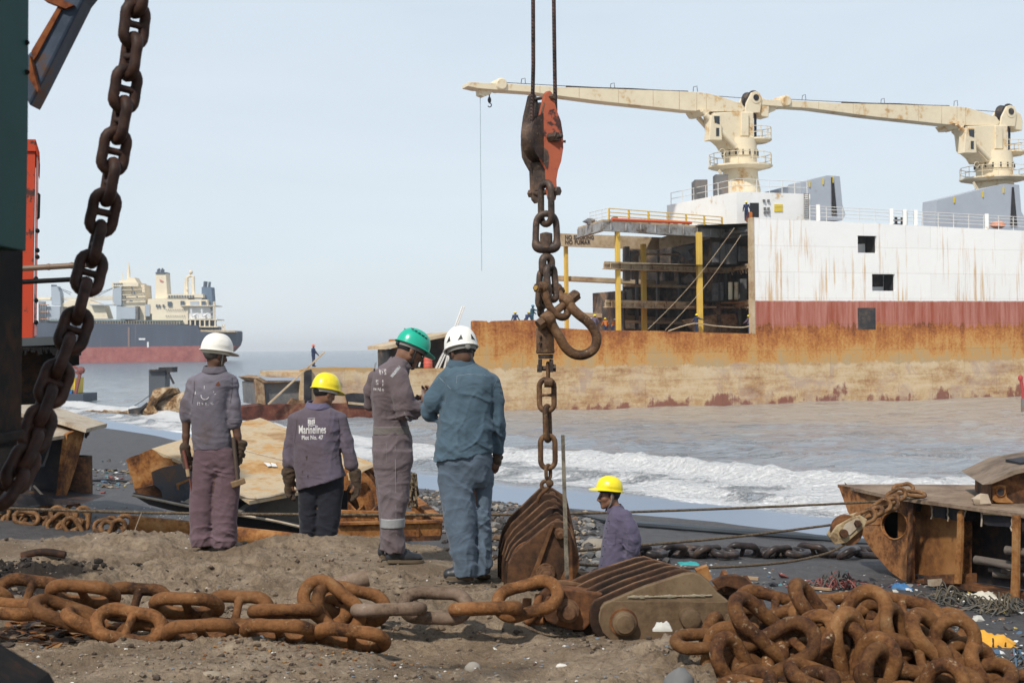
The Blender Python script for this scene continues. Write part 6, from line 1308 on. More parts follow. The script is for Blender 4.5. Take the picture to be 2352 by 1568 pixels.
# sand lying between the plates
mb = MB()
for i in range(5):
    for j in range(5): mb.blob(h4(1290-82*i+52*j, 1085-26*i-16*j+14*math.sin(j*2.1+i), .05+.088*i), (.065, .03, .014), 10, .18, seed=i*7+j)
mb.build('sand_fill', plain('brown sand fill', (0.11, 0.078, 0.052), .95, .35, 14, .8), lb)
mb = MB(); mb.prism([h4(*p, -.001) for p in ((1015, 1150), (1048, 1104), (1110, 1078), (2080, 1085), (2110, 1110), (2155, 1182), (2148, 1255), (2100, 1275), (1500, 1400), (1090, 1400), (1030, 1340), (1002, 1262))], (0, -.014, 0)); mb.build('cover_plate', M_khaki, lb, smooth=False, bevel=.004)
mb = MB()
for x in range(1270, 1950, 23): mb.blob(h4(x, 1048-0.02*(x-1270), -.004), (.03*random.uniform(.4, 1), .006, .010*random.uniform(.4, 1)), 6, .3, seed=x)
mb.build('pale_crust', plain('pale crust', (0.26, 0.22, 0.15), .9, .2), lb)
def pin(x, y, r, dy, prof, mat, parent, name='pin', n=20):
    q = h4(x, y, dy); mb = MB(); mb.lathe(q, V((0.06, -1, 0.0)), [(h, rr*r*k4) for h, rr in prof], n); return mb.build(name, mat, parent, bevel=0)
pin(1205, 1258, 100, -.012, [(0, 1.0), (.06, 1.0), (.065, .92), (.068, .80), (.075, .80), (.080, .74), (.082, .3)], M_khaki, lb)
pin(1205, 1258, 118, -.012, [(0, 1.0), (.012, 1.0)], M_rustd, lb, 'pin_washer')
pin(1755, 1215, 85, -.012, [(0, 1.0), (.07, .98), (.074, .86), (.078, .5)], M_khaki, lb)
pin(2100, 1228, 52, -.012, [(0, 1.0), (.05, 1.0), (.052, .7), (.08, .66), (.082, .5)], M_khaki, lb, 'pin', 8)
# clevis at its head
cl = thing('clevis', 'rusty round clevis with big pin joining the foreground chain to the lying block', 'clevis', P(1305, 1440, LY+.25))
ey = [(520, 1190), (525, 1120), (560, 1050), (620, 1000), (680, 985), (760, 985), (1035, 1022), (960, 1110), (935, 1180), (935, 1265), (870, 1330), (760, 1320), (640, 1290), (560, 1250)]
for dy in (0.12, 0.30):
    mb = MB(); mb.prism([h4(x-(60 if dy > .2 else 0), y-(30 if dy > .2 else 0), dy) for x, y in ey], (0, .06, 0)); mb.build('eye_plate', M_rustd, cl, smooth=False, bevel=.01)
mb = MB(); mb.lathe(h4(735, 1160, .11), V((0.06, -1, 0)), [(0, 100*k4), (.015, 100*k4), (.017, 92*k4), (.05, 90*k4), (.052, 66*k4), (.055, 58*k4), (.09, 56*k4), (.092, 40*k4)], 22); mb.build('pin', M_ple, cl)
mb = MB(); mb.prism([h4(*p, .42) for p in ((440, 920), (480, 905), (720, 905), (900, 940), (870, 960), (700, 950), (460, 935))], (0, .1, -.02)); mb.build('top_plate', M_ple, cl, smooth=False, bevel=.006)
mb = MB(); mb.tube(bez([h4(395, 1060, .22), h4(400, 1150, .2), h4(450, 1235, .18), h4(540, 1240, .16)], 5), 40*k4, 14); mb.tube(bez([h4(500, 1030, .14), h4(478, 1120, .12), h4(440, 1230, .14), h4(330, 1260, .2), h4(230, 1240, .25)], 5), 36*k4, 14); mb.each('shackle_arm', M_rustd, cl)
# sheave ring right of the block
sr = thing('sheave_ring', 'broken rusty sheave ring leaning behind the lying sheave block', 'sheave ring', P(1700, 1420, 8.9))
s4 = lambda x, y, dy=0.0: P(*a4(x, y), 8.9+dy)
for rr0, off, mt in ((1.0, 0.0, M_rustd), (0.93, 0.10, M_rust)):
    o1 = [(1945, 915), (2010, 880), (2075, 865), (2150, 860), (2230, 885), (2300, 950), (2350, 1030), (2385, 1120), (2395, 1220)]
    i1 = [(2320, 1230), (2300, 1150), (2260, 1075), (2200, 1010), (2130, 975), (2070, 962), (2000, 985)]
    sh = 1 if off else 0
    mb = MB(); mb.prism([s4(x-30*sh, y+62*sh*(1 if y < 1100 else .3), off) for x, y in o1+i1], (0, .04, 0)); mb.build('rim', M_ple if mt == M_rust else mt, sr, smooth=False, bevel=.008)
mb = MB()
for (x0, y0), (x1, y1) in (((2075, 868), (2040, 960)), ((2260, 915), (2215, 1000)), ((2370, 1080), (2300, 1120))): mb.beam(s4(x0, y0, .05), s4(x1, y1, .1), .03, .1)
mb.prism([s4(*p, .2) for p in ((2015, 1020), (2110, 1010), (2200, 1075), (2255, 1150), (2230, 1320), (2150, 1300), (2120, 1160))], (0, .04, 0)); mb.each('web', M_rustd, sr, smooth=False)
mb = MB(); mb.beam(s4(1830, 870, .3), s4(1925, 835, .3), .09, .09); mb.build('stub', M_rust, sr, smooth=False)
# ---- foreground chain
b2 = lambda x, y: (x*0.2734, y*0.2734+1231)                 # crop 0-700
b3 = lambda x, y: (x*0.2734+551, y*0.2734+1231)             # crop 600-1300
M_fch = steel('rust brown foreground chain', [(0.28, (0.035, 0.015, 0.007)), (0.40, (0.093, 0.039, 0.013)), (0.52, (0.157, 0.066, 0.022)), (0.64, (0.193, 0.085, 0.031)), (0.78, (0.232, 0.120, 0.052)), (0.88, (0.115, 0.058, 0.032))], 4.5, 0.8, 1.0, 0.012, fine=40, fleck=(0.257, 0.159, 0.078), rv=.55)
M_fcg = steel('dusty grey brown links', [(0.30, (0.050, 0.032, 0.021)), (0.45, (0.119, 0.078, 0.051)), (0.60, (0.162, 0.112, 0.079)), (0.78, (0.198, 0.145, 0.109))], 4.5, 0.75, 0.6, 0.005, fine=45, fleck=(0.277, 0.238, 0.185), rv=.55)
LL, LW, LD = 0.435, 0.265, 0.073
ls_ = [link_mesh_data('link', LL, LW, LD, M_fch, True, 18, 0.02, s, 12) for s in (21, 22, 23)]
lo_ = [link_mesh_data('link', LL, LW, LD, M_fch, False, 18, 0.03, s, 12) for s in (24, 25, 26)]
lg_ = [link_mesh_data('link', LL*1.02, LW*.95, LD*1.03, M_fcg, False, 18, 0.0, s, 12) for s in (27, 28)]
def run(root, rows):
    """rows: picture centre, depth, heading in the picture, tilt of the link plane towards the viewer, mesh, pitch"""
    for i, (x, y, Y, an, tl, me, *ex) in enumerate(rows):
        fw = ex[0] if ex else 0.0
        ax = V((math.cos(R(an)), fw, math.sin(R(an)))).normalized()
        n = V((0, -math.sin(R(tl)), math.cos(R(tl))))
        put_link(me, P(x, y, Y), ax, n, root, 'link', ex[1] if len(ex) > 1 else 1.0)
c1 = thing('anchor_chain', 'upper rust brown stud chain stretched across the foreground sand to the clevis', 'chain', P(560, 1440, 8.1))
S_, O_, G_ = ls_, lo_, lg_
run(c1, [
 (-52, 1372, 8.3, -6, -42, S_[0]), (66, 1364, 8.36, -8, 44, S_[1]), (191, 1364, 8.2, -4, -38, S_[2]), (312, 1383, 8.34, -5, 46, S_[0]), (429, 1391, 8.2, -2, -36, S_[1]), (545, 1401, 8.3, -3, 46, S_[2]), (655, 1403, 8.15, 0, -14, O_[0]),
 (762, 1392, 8.2, -38, 60, O_[1], -.1), (775, 1408, 8.28, -62, 35, O_[2], .3), (815, 1387, 8.42, -15, 45, O_[0]), (728, 1420, 8.3, 20, 40, O_[1], .2),
 (893, 1399, 8.2, 1, -10, G_[0]), (1000, 1390, 8.32, -3, 44, G_[1]), (1116, 1397, 8.22, 1, -12, O_[1]), (1212, 1374, 8.38, 14, 46, O_[2], .1)])
c2 = thing('anchor_chain', 'lower rust brown stud chain half buried in the foreground sand', 'chain', P(500, 1480, 7.9))
run(c2, [
 (20, 1398, 8.05, -4, 5, O_[0]), (150, 1408, 8.05, -20, 10, S_[1]), (296, 1436, 7.95, -11, 40, S_[0]), (222, 1442, 8.0, -30, 0, O_[1], .2), (352, 1466, 8.0, -6, 38, S_[2]), (462, 1452, 7.85, 3, -34, S_[1]), (556, 1474, 7.95, -3, 36, O_[2]), (641, 1452, 7.82, -2, -34, S_[2]), (722, 1476, 7.95, -8, 34, O_[0]), (808, 1464, 7.82, -8, -34, S_[0])])
mb = MB(); q = P(806, 1340, 8.75); mb.tube([q-V((.09, .02, .012)), q+V((.10, .03, .03))], .052, 16, caps=False); mb.tube([q+V((.10, .03, .03)), q-V((.085, .02, .012))], .042, 16); tag(mb.build('pipe_piece', M_fcg), 'short grey brown pipe piece lying behind the knot in the foreground chain', 'pipe')
# ---- chain pile at the lower right
b5 = lambda x, y: (x*0.35938+1506.75, y*0.35938+1280)     # crop 1640-2560
M_pch = steel('flaking rust chain', [(0.26, (0.027, 0.013, 0.006)), (0.38, (0.074, 0.029, 0.011)), (0.50, (0.128, 0.055, 0.018)), (0.62, (0.168, 0.075, 0.026)), (0.74, (0.200, 0.105, 0.043)), (0.86, (0.085, 0.041, 0.022))], 4.0, 0.8, 1.0, 0.014, fine=36, fleck=(0.304, 0.228, 0.141), rv=.55)
PY = 7.35
pl1 = [link_mesh_data('link', 0.50, 0.272, 0.074, M_pch, s % 2 == 0, 18, 0.03, 30+s, 12) for s in range(4)]
cp = thing('chain_pile', 'heap of thick flaking rust brown anchor chain at the lower right', 'chain pile', P(1900, 1600, PY))
rows = [  # crop centre, depth offset, heading, lean (normal x, y, z), scale
 (352, 530, -.15, 2, (0, -.25, .97), .7), (700, 460, -.20, -42, (.35, -.75, .5), 1.12), (820, 520, -.05, 10, (0, -.35, .9), 1), (760, 605, -.32, 28, (-.1, -.8, .55), 1.15), (920, 570, -.30, 42, (-.5, -.7, .3), 1.0), (870, 400, .12, 16, (0, -.5, .8), 1.1), (760, 325, .3, -15, (0, -.6, .7), .9), (1045, 385, .0, -52, (.75, -.5, .2), 1.1), (1110, 320, .2, 5, (0, -.4, .9), .95), (1070, 330, .35, 5, (.2, -.5, .8), .8),
 (1265, 450, -.15, 52, (-.3, -.9, .15), 1.15), (1250, 620, -.28, -78, (.2, -.95, .1), 1.1), (1120, 690, -.26, 62, (-.15, -.95, .1), 1.2), (1450, 410, .05, -3, (0, -.2, .95), 1.05), (1580, 360, .2, -12, (0, -.85, .5), 1.15), (1330, 520, .1, 60, (-.5, -.8, .2), 1),
 (1690, 560, -.1, -35, (.2, -.9, .35), 1.0), (1842, 572, -.22, -40, (.25, -.85, .45), 1.22), (1692, 655, -.36, -14, (.1, -.6, .8), 1.16), (1560, 560, -.2, -75, (.5, -.8, .1), .85), (1870, 640, -.3, 70, (.3, -.9, .1), .95), (1400, 640, .0, 40, (-.3, -.8, .4), 1.0), (1620, 740, -.3, 35, (-.2, -.9, .3), 1.0),
 (440, 700, -.2, 80, (.4, -.9, .1), 1.0), (530, 740, -.35, -60, (.6, -.7, .2), .9), (700, 760, -.2, 84, (-.3, -.9, .2), .95), (800, 740, -.15, 12, (0, -.4, .9), 1.0), (960, 720, -.05, 88, (.8, -.5, .1), 1.1), (1110, 800, -.5, -20, (0, -.4, .9), 1.0), (1380, 770, -.4, 75, (-.3, -.9, .2), 1.0), (1500, 720, -.1, 20, (0, -.6, .8), 1.0), (1420, 850, -.5, -85, (.3, -.9, .1), 1.0), (330, 590, .05, 78, (1, -.25, .1), .7), (560, 560, .1, 70, (-.6, -.8, .2), 1.0), (640, 610, .05, 30, (0, -.7, .7), .9),
 (860, 860, -.55, 18, (0, -.5, .9), 1.1), (700, 900, -.6, -10, (0, -.4, .9), 1.1), (1250, 900, -.6, 6, (0, -.4, .9), 1.1), (1560, 860, -.5, -25, (0, -.6, .8), 1.1), (1760, 850, -.5, 10, (0, -.5, .9), 1.2), (2020, 810, -.4, 20, (0, -.5, .8), 1.0), (2180, 790, -.35, -50, (.5, -.8, .2), 1.0), (2290, 830, -.4, 5, (0, -.4, .9), 1.0), (1940, 800, -.2, 80, (.7, -.6, .2), 1.0), (480, 860, -.5, 20, (0, -.5, .9), 1.0), (1000, 560, .2, 40, (-.3, -.8, .4), 1.0), (1180, 560, .25, -30, (.3, -.8, .4), 1.0), (1480, 560, .3, 20, (0, -.8, .5), 1.1), (640, 800, -.3, -35, (.2, -.8, .4), 1), (1880, 740, -.2, 5, (0, -.5, .8), 1), (1560, 660, .1, -40, (.2, -.8, .4), 1), (1960, 900, -.5, -15, (0, -.6, .7), 1.1), (400, 960, -.6, 5, (0, -.6, .7), 1.1), (1800, 950, -.6, 70, (-.3, -.9, .2), 1), (1450, 960, -.65, 10, (0, -.5, .8), 1.1), (1740, 480, .25, 15, (0, -.8, .4), 1.0), (640, 700, .1, 10, (0, -.7, .7), 1.0), (1260, 740, .15, 30, (0, -.7, .7), 1.1)]
for i, (x, y, dy, an, n, sc) in enumerate(rows):
    put_link(pl1[i % 4], P(*b5(x, y), PY+dy), (math.cos(R(an)), 0.12*math.sin(i*1.9), math.sin(R(an))), V(n)+V((-math.sin(R(an)), 0, math.cos(R(an))))*(.55 if i % 3 else .1), cp, 'link', 0.94+(sc-1)*.35)
# ================================================================== people
class SDF:
    def __init__(s, lo, hi, h):
        s.h = h; s.lo = np.array(lo, float); n = np.ceil((np.array(hi)-s.lo)/h).astype(int)+1
        s.ax = [s.lo[i]+np.arange(n[i])*h for i in range(3)]; s.f = np.full(n, 0.3, np.float32)
    def sl(s, lo, hi, m):
        o = []
        for i in range(3):
            a = int(max(0, math.floor((lo[i]-m-s.lo[i])/s.h))); b = int(min(len(s.ax[i]), math.ceil((hi[i]+m-s.lo[i])/s.h)+1)); o.append(slice(a, max(a, b)))
        return tuple(o)
    def grid(s, q): return np.meshgrid(s.ax[0][q[0]], s.ax[1][q[1]], s.ax[2][q[2]], indexing='ij', sparse=True)
    def merge(s, q, d, k, sub=False):
        a = s.f[q]
        if a.size == 0: return
        d = d.astype(np.float32)
        if sub: s.f[q] = np.maximum(a, -d); return
        if k > 0: h = np.clip(0.5+0.5*(a-d)/k, 0, 1); s.f[q] = a*(1-h)+d*h-k*h*(1-h)
        else: s.f[q] = np.minimum(a, d)
    def cap(s, a, b, ra, rb=None, k=0.02, sub=False):
        rb = ra if rb is None else rb; a = np.array(a, float); b = np.array(b, float); r = max(ra, rb)
        q = s.sl(np.minimum(a, b)-r, np.maximum(a, b)+r, 0.04+k); X, Y, Z = s.grid(q); ab = b-a; L = max((ab**2).sum(), 1e-9)
        t = np.clip(((X-a[0])*ab[0]+(Y-a[1])*ab[1]+(Z-a[2])*ab[2])/L, 0, 1)
        s.merge(q, np.sqrt((X-a[0]-t*ab[0])**2+(Y-a[1]-t*ab[1])**2+(Z-a[2]-t*ab[2])**2)-(ra+(rb-ra)*t), k, sub)
    def chain(s, pts, rs, k=0.015):
        for i in range(len(pts)-1): s.cap(pts[i], pts[i+1], rs[i], rs[i+1], k)
    def ell(s, c, r, M=None, k=0.02, sub=False):
        c = np.array(c, float); R_ = max(r); q = s.sl(c-R_, c+R_, 0.04+k); X, Y, Z = s.grid(q); x, y, z = X-c[0], Y-c[1], Z-c[2]
        if M is not None: x, y, z = [M[0][i]*x+M[1][i]*y+M[2][i]*z for i in range(3)]
        k0 = np.sqrt((x/r[0])**2+(y/r[1])**2+(z/r[2])**2); k1 = np.sqrt((x/r[0]**2)**2+(y/r[1]**2)**2+(z/r[2]**2)**2)+1e-6
        s.merge(q, k0*(k0-1)/k1, k, sub)
    def sect(s, rows, k=0.02, p=2.3, hem=None, yaw=0.0):
        """stack of elliptical sections: rows of (z, cx, cy, rx, ry)"""
        rows = sorted(rows); a = np.array(rows, float); zz = a[:, 0]; m = max(a[:, 3].max(), a[:, 4].max())
        q = s.sl((a[:, 1].min()-m, a[:, 2].min()-m, zz[0]), (a[:, 1].max()+m, a[:, 2].max()+m, zz[-1]), 0.05+k); X, Y, Z = s.grid(q)
        zs = Z.ravel(); g = [np.interp(zs, zz, a[:, i]).reshape(1, 1, -1) for i in range(1, 5)]
        x, y = X-g[0], Y-g[1]
        if yaw: cs_, sn_ = math.cos(yaw), math.sin(yaw); x, y = x*cs_+y*sn_, -x*sn_+y*cs_
        d = ((np.abs(x)/g[2])**p+(np.abs(y)/g[3])**p)**(1/p); d = (d-1)*np.minimum(g[2], g[3])
        lo = zz[0]-Z
        if hem is not None: lo = hem(X, Y)-Z
        d = np.maximum(np.maximum(d, lo), Z-zz[-1]); s.merge(q, d, k)
    def wrinkle(s, amp, zones=(), seed=0, fx=6.0, fz=15.0, base=0.25, slant=5.0):
        I = np.argwhere(np.abs(s.f) < 0.035)
        if len(I) == 0: return
        x, y, z = s.ax[0][I[:, 0]], s.ax[1][I[:, 1]], s.ax[2][I[:, 2]]
        w = np.full(len(x), base)
        for (c, r, a) in zones: w = np.maximum(w, a*np.exp(-(((x-c[0])**2+(y-c[1])**2+(z-c[2])**2)/r**2)))
        wx = vn3(x*4, y*4, z*4, seed+9)*1.1
        rd = lambda q: 2*np.maximum(0, 1-1.7*np.abs(q))**1.6-0.5
        n1 = rd(vn3(x*fx+wx, y*fx+wx, z*fz+slant*x+wx*2, seed)); n2 = rd(vn3(x*fx*2.1+3+wx, y*fx*2.1, z*fz*0.75-slant*1.6*x+wx*2, seed+3)); n3 = vn3(x*9, y*9, z*5, seed+5); n4 = rd(vn3(x*fx*3.3, y*fx*3.3, z*fz*1.9+slant*2.2*x, seed+7))
        s.f[I[:, 0], I[:, 1], I[:, 2]] -= (amp*w*(0.62*n1+0.34*n2+0.3*n3+0.2*n4)).astype(np.float32)
    def mesh(s, name, mats, off, smooth=1):
        f = s.f; ins = f < 0; n = f.shape; h = s.h
        cs = [(i, j, k) for i in (0, 1) for j in (0, 1) for k in (0, 1)]
        sh = tuple(q-1 for q in n); cnt = np.zeros(sh, np.int8)
        cut = lambda a, c: a[c[0]:c[0]+sh[0], c[1]:c[1]+sh[1], c[2]:c[2]+sh[2]]
        for c in cs: cnt += cut(ins, c)
        act = (cnt > 0) & (cnt < 8); I = np.argwhere(act); idx = np.full(sh, -1, np.int64); idx[act] = np.arange(len(I))
        acc = np.zeros((len(I), 3)); num = np.zeros(len(I))
        for a in cs:
            for d in range(3):
                if a[d]: continue
                b = list(a); b[d] = 1; b = tuple(b)
                fa = f[I[:, 0]+a[0], I[:, 1]+a[1], I[:, 2]+a[2]]; fb = f[I[:, 0]+b[0], I[:, 1]+b[1], I[:, 2]+b[2]]
                m = (fa < 0) != (fb < 0); t = np.where(m, fa/np.where(m, fa-fb, 1), 0)
                p = np.tile(np.array(a, float), (len(I), 1)); p[:, d] += t; acc += p*m[:, None]; num += m
        v = s.lo+(I+acc/np.maximum(num, 1)[:, None])*h; F = []
        for d in range(3):
            a, b = [(1, 2), (2, 0), (0, 1)][d]
            A = [slice(1, None)]*3; lo = [slice(1, -1)]*3; lo[d] = slice(0, -1); hi = list(lo); hi[d] = slice(1, None)
            lo, hi = ins[tuple(lo)], ins[tuple(hi)]
            E = np.argwhere(lo != hi); o = np.ones(3, int); o[d] = 0; E0 = E+o; flip = lo[tuple(E.T)]
            def cell(da, db): q = E0.copy(); q[:, a] -= da; q[:, b] -= db; return idx[tuple(q.T)]
            Q = np.stack([cell(1, 1), cell(0, 1), cell(0, 0), cell(1, 0)], -1); Q[~flip] = Q[~flip][:, ::-1]; F.append(Q)
        F = np.concatenate(F); F = F[(F >= 0).all(1)]
        for _ in range(smooth):
            sm = np.zeros_like(v); c = np.zeros(len(v))
            for i in range(4):
                a, b = F[:, i], F[:, (i+1) % 4]; np.add.at(sm, a, v[b]); np.add.at(sm, b, v[a]); np.add.at(c, a, 1); np.add.at(c, b, 1)
            v = v*0.5+0.5*sm/np.maximum(c, 1)[:, None]
        return np_mesh(name, v-np.array(off), F, mats)
def cloth(name, c, dirt, stain=0.35, pale=None, rough=0.9):
    m, nt, b = nmat(name); v = coords(nt)
    n = noi(nt, v, 3.2, 6, 0.6, 0.4); n2 = noi(nt, v, 11, 5, 0.65); n3 = noi(nt, v, 70, 3, 0.6)
    col = mix(nt, n2, tuple(q*0.86 for q in c), tuple(min(1, q*1.12) for q in c))
    if pale: col = mix(nt, ramp(nt, noi(nt, v, 2.3, 4, .55), [(0.45, 0.0), (0.65, 0.75)]), col, pale)
    col = mix(nt, ramp(nt, n, [(0.56, 0.0), (0.72, stain)]), col, dirt)
    nt.links.new(col, b.inputs['Base Color']); b.inputs['Roughness'].default_value = rough; b.inputs['Specular IOR Level'].default_value = 0.15
    b.inputs['Sheen Weight'].default_value = 0.12
    cr = noi(nt, nd(nt, 'VectorMath', {0: v, 1: (1.0, 1.0, 1.7)}, operation='MULTIPLY').outputs[0], 3.6, 3, 0.5, 1.2)
    cr = mth(nt, 'SUBTRACT', 1.0, mth(nt, 'MULTIPLY', mth(nt, 'ABSOLUTE', mth(nt, 'SUBTRACT', cr, 0.5)), 6.5), True)
    bump(nt, b, mth(nt, 'ADD', mth(nt, 'MULTIPLY', cr, 1.3), mth(nt, 'ADD', mth(nt, 'MULTIPLY', n2, 0.8), mth(nt, 'MULTIPLY', n3, 0.3))), 0.24, 0.011)
    return m
def skin(name, c):
    m, nt, b = nmat(name); v = coords(nt); n = noi(nt, v, 14, 5, .6)
    nt.links.new(mix(nt, n, tuple(q*1.12 for q in c), tuple(q*0.82 for q in c)), b.inputs['Base Color']); b.inputs['Roughness'].default_value = 0.5; b.inputs['Specular IOR Level'].default_value = 0.4
    bump(nt, b, noi(nt, v, 90, 3, .6), .15, .002); return m
M_skin = skin('dark brown skin', (0.105, 0.052, 0.032)); M_skin2 = skin('brown skin', (0.20, 0.098, 0.058))
M_hair = plain('black hair', (0.012, 0.010, 0.010), 0.6, .3, 40, .5); M_hairg = plain('greying hair', (0.07, 0.062, 0.058), 0.7, .4, 60, .6)
M_glove = cloth('dark leather glove', (0.055, 0.035, 0.022), (0.14, 0.085, 0.045), .7, None, .7)
M_shoe = plain('black work shoe', (0.022, 0.022, 0.024), 0.45, .3, 20, .2); M_sole = plain('tan rubber sole', (0.12, 0.085, 0.05), .8, .3)
M_eye = plain('eye', (0.03, 0.02, 0.018), 0.15, .1)
def helm_mat(name, c, rough=0.32):
    m, nt, b = nmat(name); v = coords(nt); n = noi(nt, v, 9, 6, .7)
    nt.links.new(mix(nt, ramp(nt, n, [(0.56, 0.0), (0.75, 0.55)]), c, tuple(q*.55+.03 for q in c)), b.inputs['Base Color']); b.inputs['Roughness'].default_value = rough; bump(nt, b, n, .05, .002); return m
M_hw = helm_mat('white helmet', (0.78, 0.74, 0.66)); M_hw2 = helm_mat('ivory helmet', (0.80, 0.78, 0.72), .45); M_hy = helm_mat('yellow helmet', (0.82, 0.66, 0.015)); M_hg = helm_mat('green helmet', (0.012, 0.40, 0.26), .28)
M_band = plain('grey helmet band', (0.22, 0.21, 0.19), .7, .2); M_bandw = plain('pale helmet band', (0.5, 0.47, 0.38), .7, .2); M_strap = plain('black strap', (0.02, 0.02, 0.02), .7, .2); M_vent = plain('black vent', (0.01, 0.01, 0.01), .6)
def frame(yaw, pitch=0, roll=0):
    """columns right, forward, up; yaw 0 looks away from the camera, positive turns to the right"""
    return Matrix.Rotation(R(-yaw), 3, 'Z') @ Matrix.Rotation(R(-pitch), 3, 'X') @ Matrix.Rotation(R(roll), 3, 'Y')
def head_sdf(g, c, Fm, sc=1.0, face=True):
    T = lambda x, y, z: c+Fm @ V((x, y, z))*sc
    A = [[Fm[i][j] for j in range(3)] for i in range(3)]; E = lambda p, r, k=.02, sub=False: g.ell(T(*p), [q*sc for q in r], A, k, sub)
    E((0, -.012, .03), (.075, .094, .092)); E((0, .042, -.03), (.057, .050, .083), .03)
    for sx in (-1, 1): g.cap(T(sx*.046, -.005, -.062), T(sx*.014, .06, -.104), .026*sc, .020*sc, .025); E((sx*.04, .055, -.028), (.024, .026, .022), .02)
    E((0, .066, -.106), (.021, .019, .017), .015)
    for sx in (-1, 1): E((sx*.077, -.014, -.012), (.010, .022, .034), .006); g.cap(T(sx*.083, -.024, .014), T(sx*.083, -.022, -.02), .006*sc, .005*sc, .004)
    if face:
        g.cap(T(-.034, .077, .020), T(.034, .077, .020), .011*sc, None, .012)
        for sx in (-1, 1): E((sx*.031, .096, .001), (.015, .008, .008), 0, True)
        g.cap(T(0, .087, .012), T(0, .113, -.036), .0085*sc, .0125*sc, .01); E((0, .100, -.045), (.018, .013, .010), .008)
        E((0, .084, -.071), (.023, .011, .0065), .006); E((0, .081, -.083), (.020, .010, .007), .006)
def helmet(root, c, Fm, mat, W=.222, L=.275, Hh=.155, visor=.05, style=0, band=None, strap=True, sc=1.0):
    """domed shell with rim, peak, top ribs; c = centre of the rim plane"""
    T = lambda x, y, z: c+Fm @ (V((x, y, z))*sc)
    N = 64; rows = 22; vs = []
    for i in range(rows+1):
        t = i/rows
        for k in range(N):
            a = 2*math.pi*k/N; fx, fy = math.sin(a), math.cos(a)
            el = (math.pi/2)*t; cr = math.cos(el)**0.82; z = Hh*math.sin(el)**0.92
            x, y = fx*W/2*cr, fy*L/2*cr
            if style < 2:
                rb = 0.0055*(math.exp(-(x/.011)**2)+.8*math.exp(-((abs(x)-.034)/.010)**2))*float(sst(.12, .45, t)); z += rb
            if style == 2: z += 0.004*math.exp(-((abs(x)-.05)/.008)**2)*float(sst(.1, .4, t)); 
            if style == 0 and abs(math.atan2(fx, fy)) > 1.2 and abs(math.atan2(fx, fy)) < 2.2 and .12 < t < .45: x *= 1.035
            vs.append(T(x, y, z))
    rim = []
    for k in range(N):
        a = 2*math.pi*k/N; fx, fy = math.sin(a), math.cos(a); ext = (.012 if style != 2 else .006)+visor*max(0, fy)**2.2
        rim.append((T(fx*(W/2+ext*.8), fy*(L/2+ext), -.004-.3*visor*max(0, fy)**2.2), T(fx*(W/2+ext*.8), fy*(L/2+ext), -.010-.3*visor*max(0, fy)**2.2), T(fx*(W/2-.004), fy*(L/2-.004), -.012)))
    mb = MB(); n0 = 0; f = []
    for i in range(rows):
        for k in range(N): f.append((i*N+k, i*N+(k+1) % N, (i+1)*N+(k+1) % N, (i+1)*N+k))
    b0 = len(vs); vs += [r[0] for r in rim]+[r[1] for r in rim]+[r[2] for r in rim]
    inn = len(vs); vs += [T(math.sin(2*math.pi*k/N)*W/2*.9, math.cos(2*math.pi*k/N)*L/2*.9, .05) for k in range(N)]
    for k in range(N):
        j = (k+1) % N; f += [(b0+k, b0+j, j, k), (b0+N+k, b0+N+j, b0+j, b0+k), (b0+2*N+k, b0+2*N+j, b0+N+j, b0+N+k), (inn+k, inn+j, b0+2*N+j, b0+2*N+k)]
    f.append(tuple(inn+k for k in range(N))); mb.add(vs, f); h_ = mb.build('helmet', mat, root, angle=50)
    # inner band and strap
    mb = MB(); prof = []
    for zz, k_ in ((.0, .88), (-.012, .89), (-.036, .84), (-.036, .80), (0, .8)):
        prof.append([T(math.sin(2*math.pi*q/40)*W/2*k_, math.cos(2*math.pi*q/40)*L/2*k_-.004, zz) for q in range(40)])
    vv = [p for r in prof for p in r]; mb.add(vv, [(i*40+q, i*40+(q+1) % 40, (i+1)*40+(q+1) % 40, (i+1)*40+q) for i in range(4) for q in range(40)]); mb.build('head_band', band or M_bandw, h_)
    if style == 3 or style == 2:
        mb = MB(); mb.lathe(T(0, -L/2*.86, -.026), Fm @ V((0, -1, 0)), [(0, .022), (.014, .020), (.018, .012)], 14); mb.build('ratchet_knob', M_strap if style == 3 else M_band, h_)
    if style == 3:
        mb = MB()
        for sx in (-1, 1):
            for q in range(5):
                a = R(70+q*16)*sx; p = T(math.sin(a)*W/2*.86, math.cos(a)*L/2*.86, .082+.006*q); mb.box(p, (.022, .008, .007), Fm @ Matrix.Rotation(-a, 3, 'Z'))
        mb.each('vent_slot', M_vent, h_, smooth=False)
    if style == 2:
        mb = MB()
        for a0, z0 in ((205, .045), (155, .045), (110, .05), (250, .05)):
            a = R(a0); pt = lambda da, z: T(math.sin(a+R(da))*W/2*math.cos(math.asin(min(1, (z/Hh)**1.087)))**.82*1.012, math.cos(a+R(da))*L/2*math.cos(math.asin(min(1, (z/Hh)**1.087)))**.82*1.012, z)
            q = [pt(-9, z0-.022), pt(9, z0-.018), pt(5, z0+.02)]; q = q if a0 < 180 else [pt(9, z0-.022), pt(-9, z0-.018), pt(-5, z0+.02)]; o = (sum(q, V((0, 0, 0)))/3-T(0, 0, z0)).normalized(); mb.prism([p-o*.006 for p in q], o*.008)
        mb.each('vent_slot', M_vent, h_, smooth=False)
    return h_
def strap_loop(root, c, Fm, sc=1.0, mat=None, zc=-.125):
    T = lambda x, y, z: c+Fm @ (V((x, y, z))*sc)
    mb = MB(); mb.tube(bez([T(-.088, .01, .05), T(-.086, .012, -.03), T(-.055, .03, -.095), T(0, .052, zc), T(.055, .03, -.095), T(.086, .012, -.03), T(.088, .01, .05)], 5), .006, 6); mb.build('chin_strap', mat or M_strap, root)
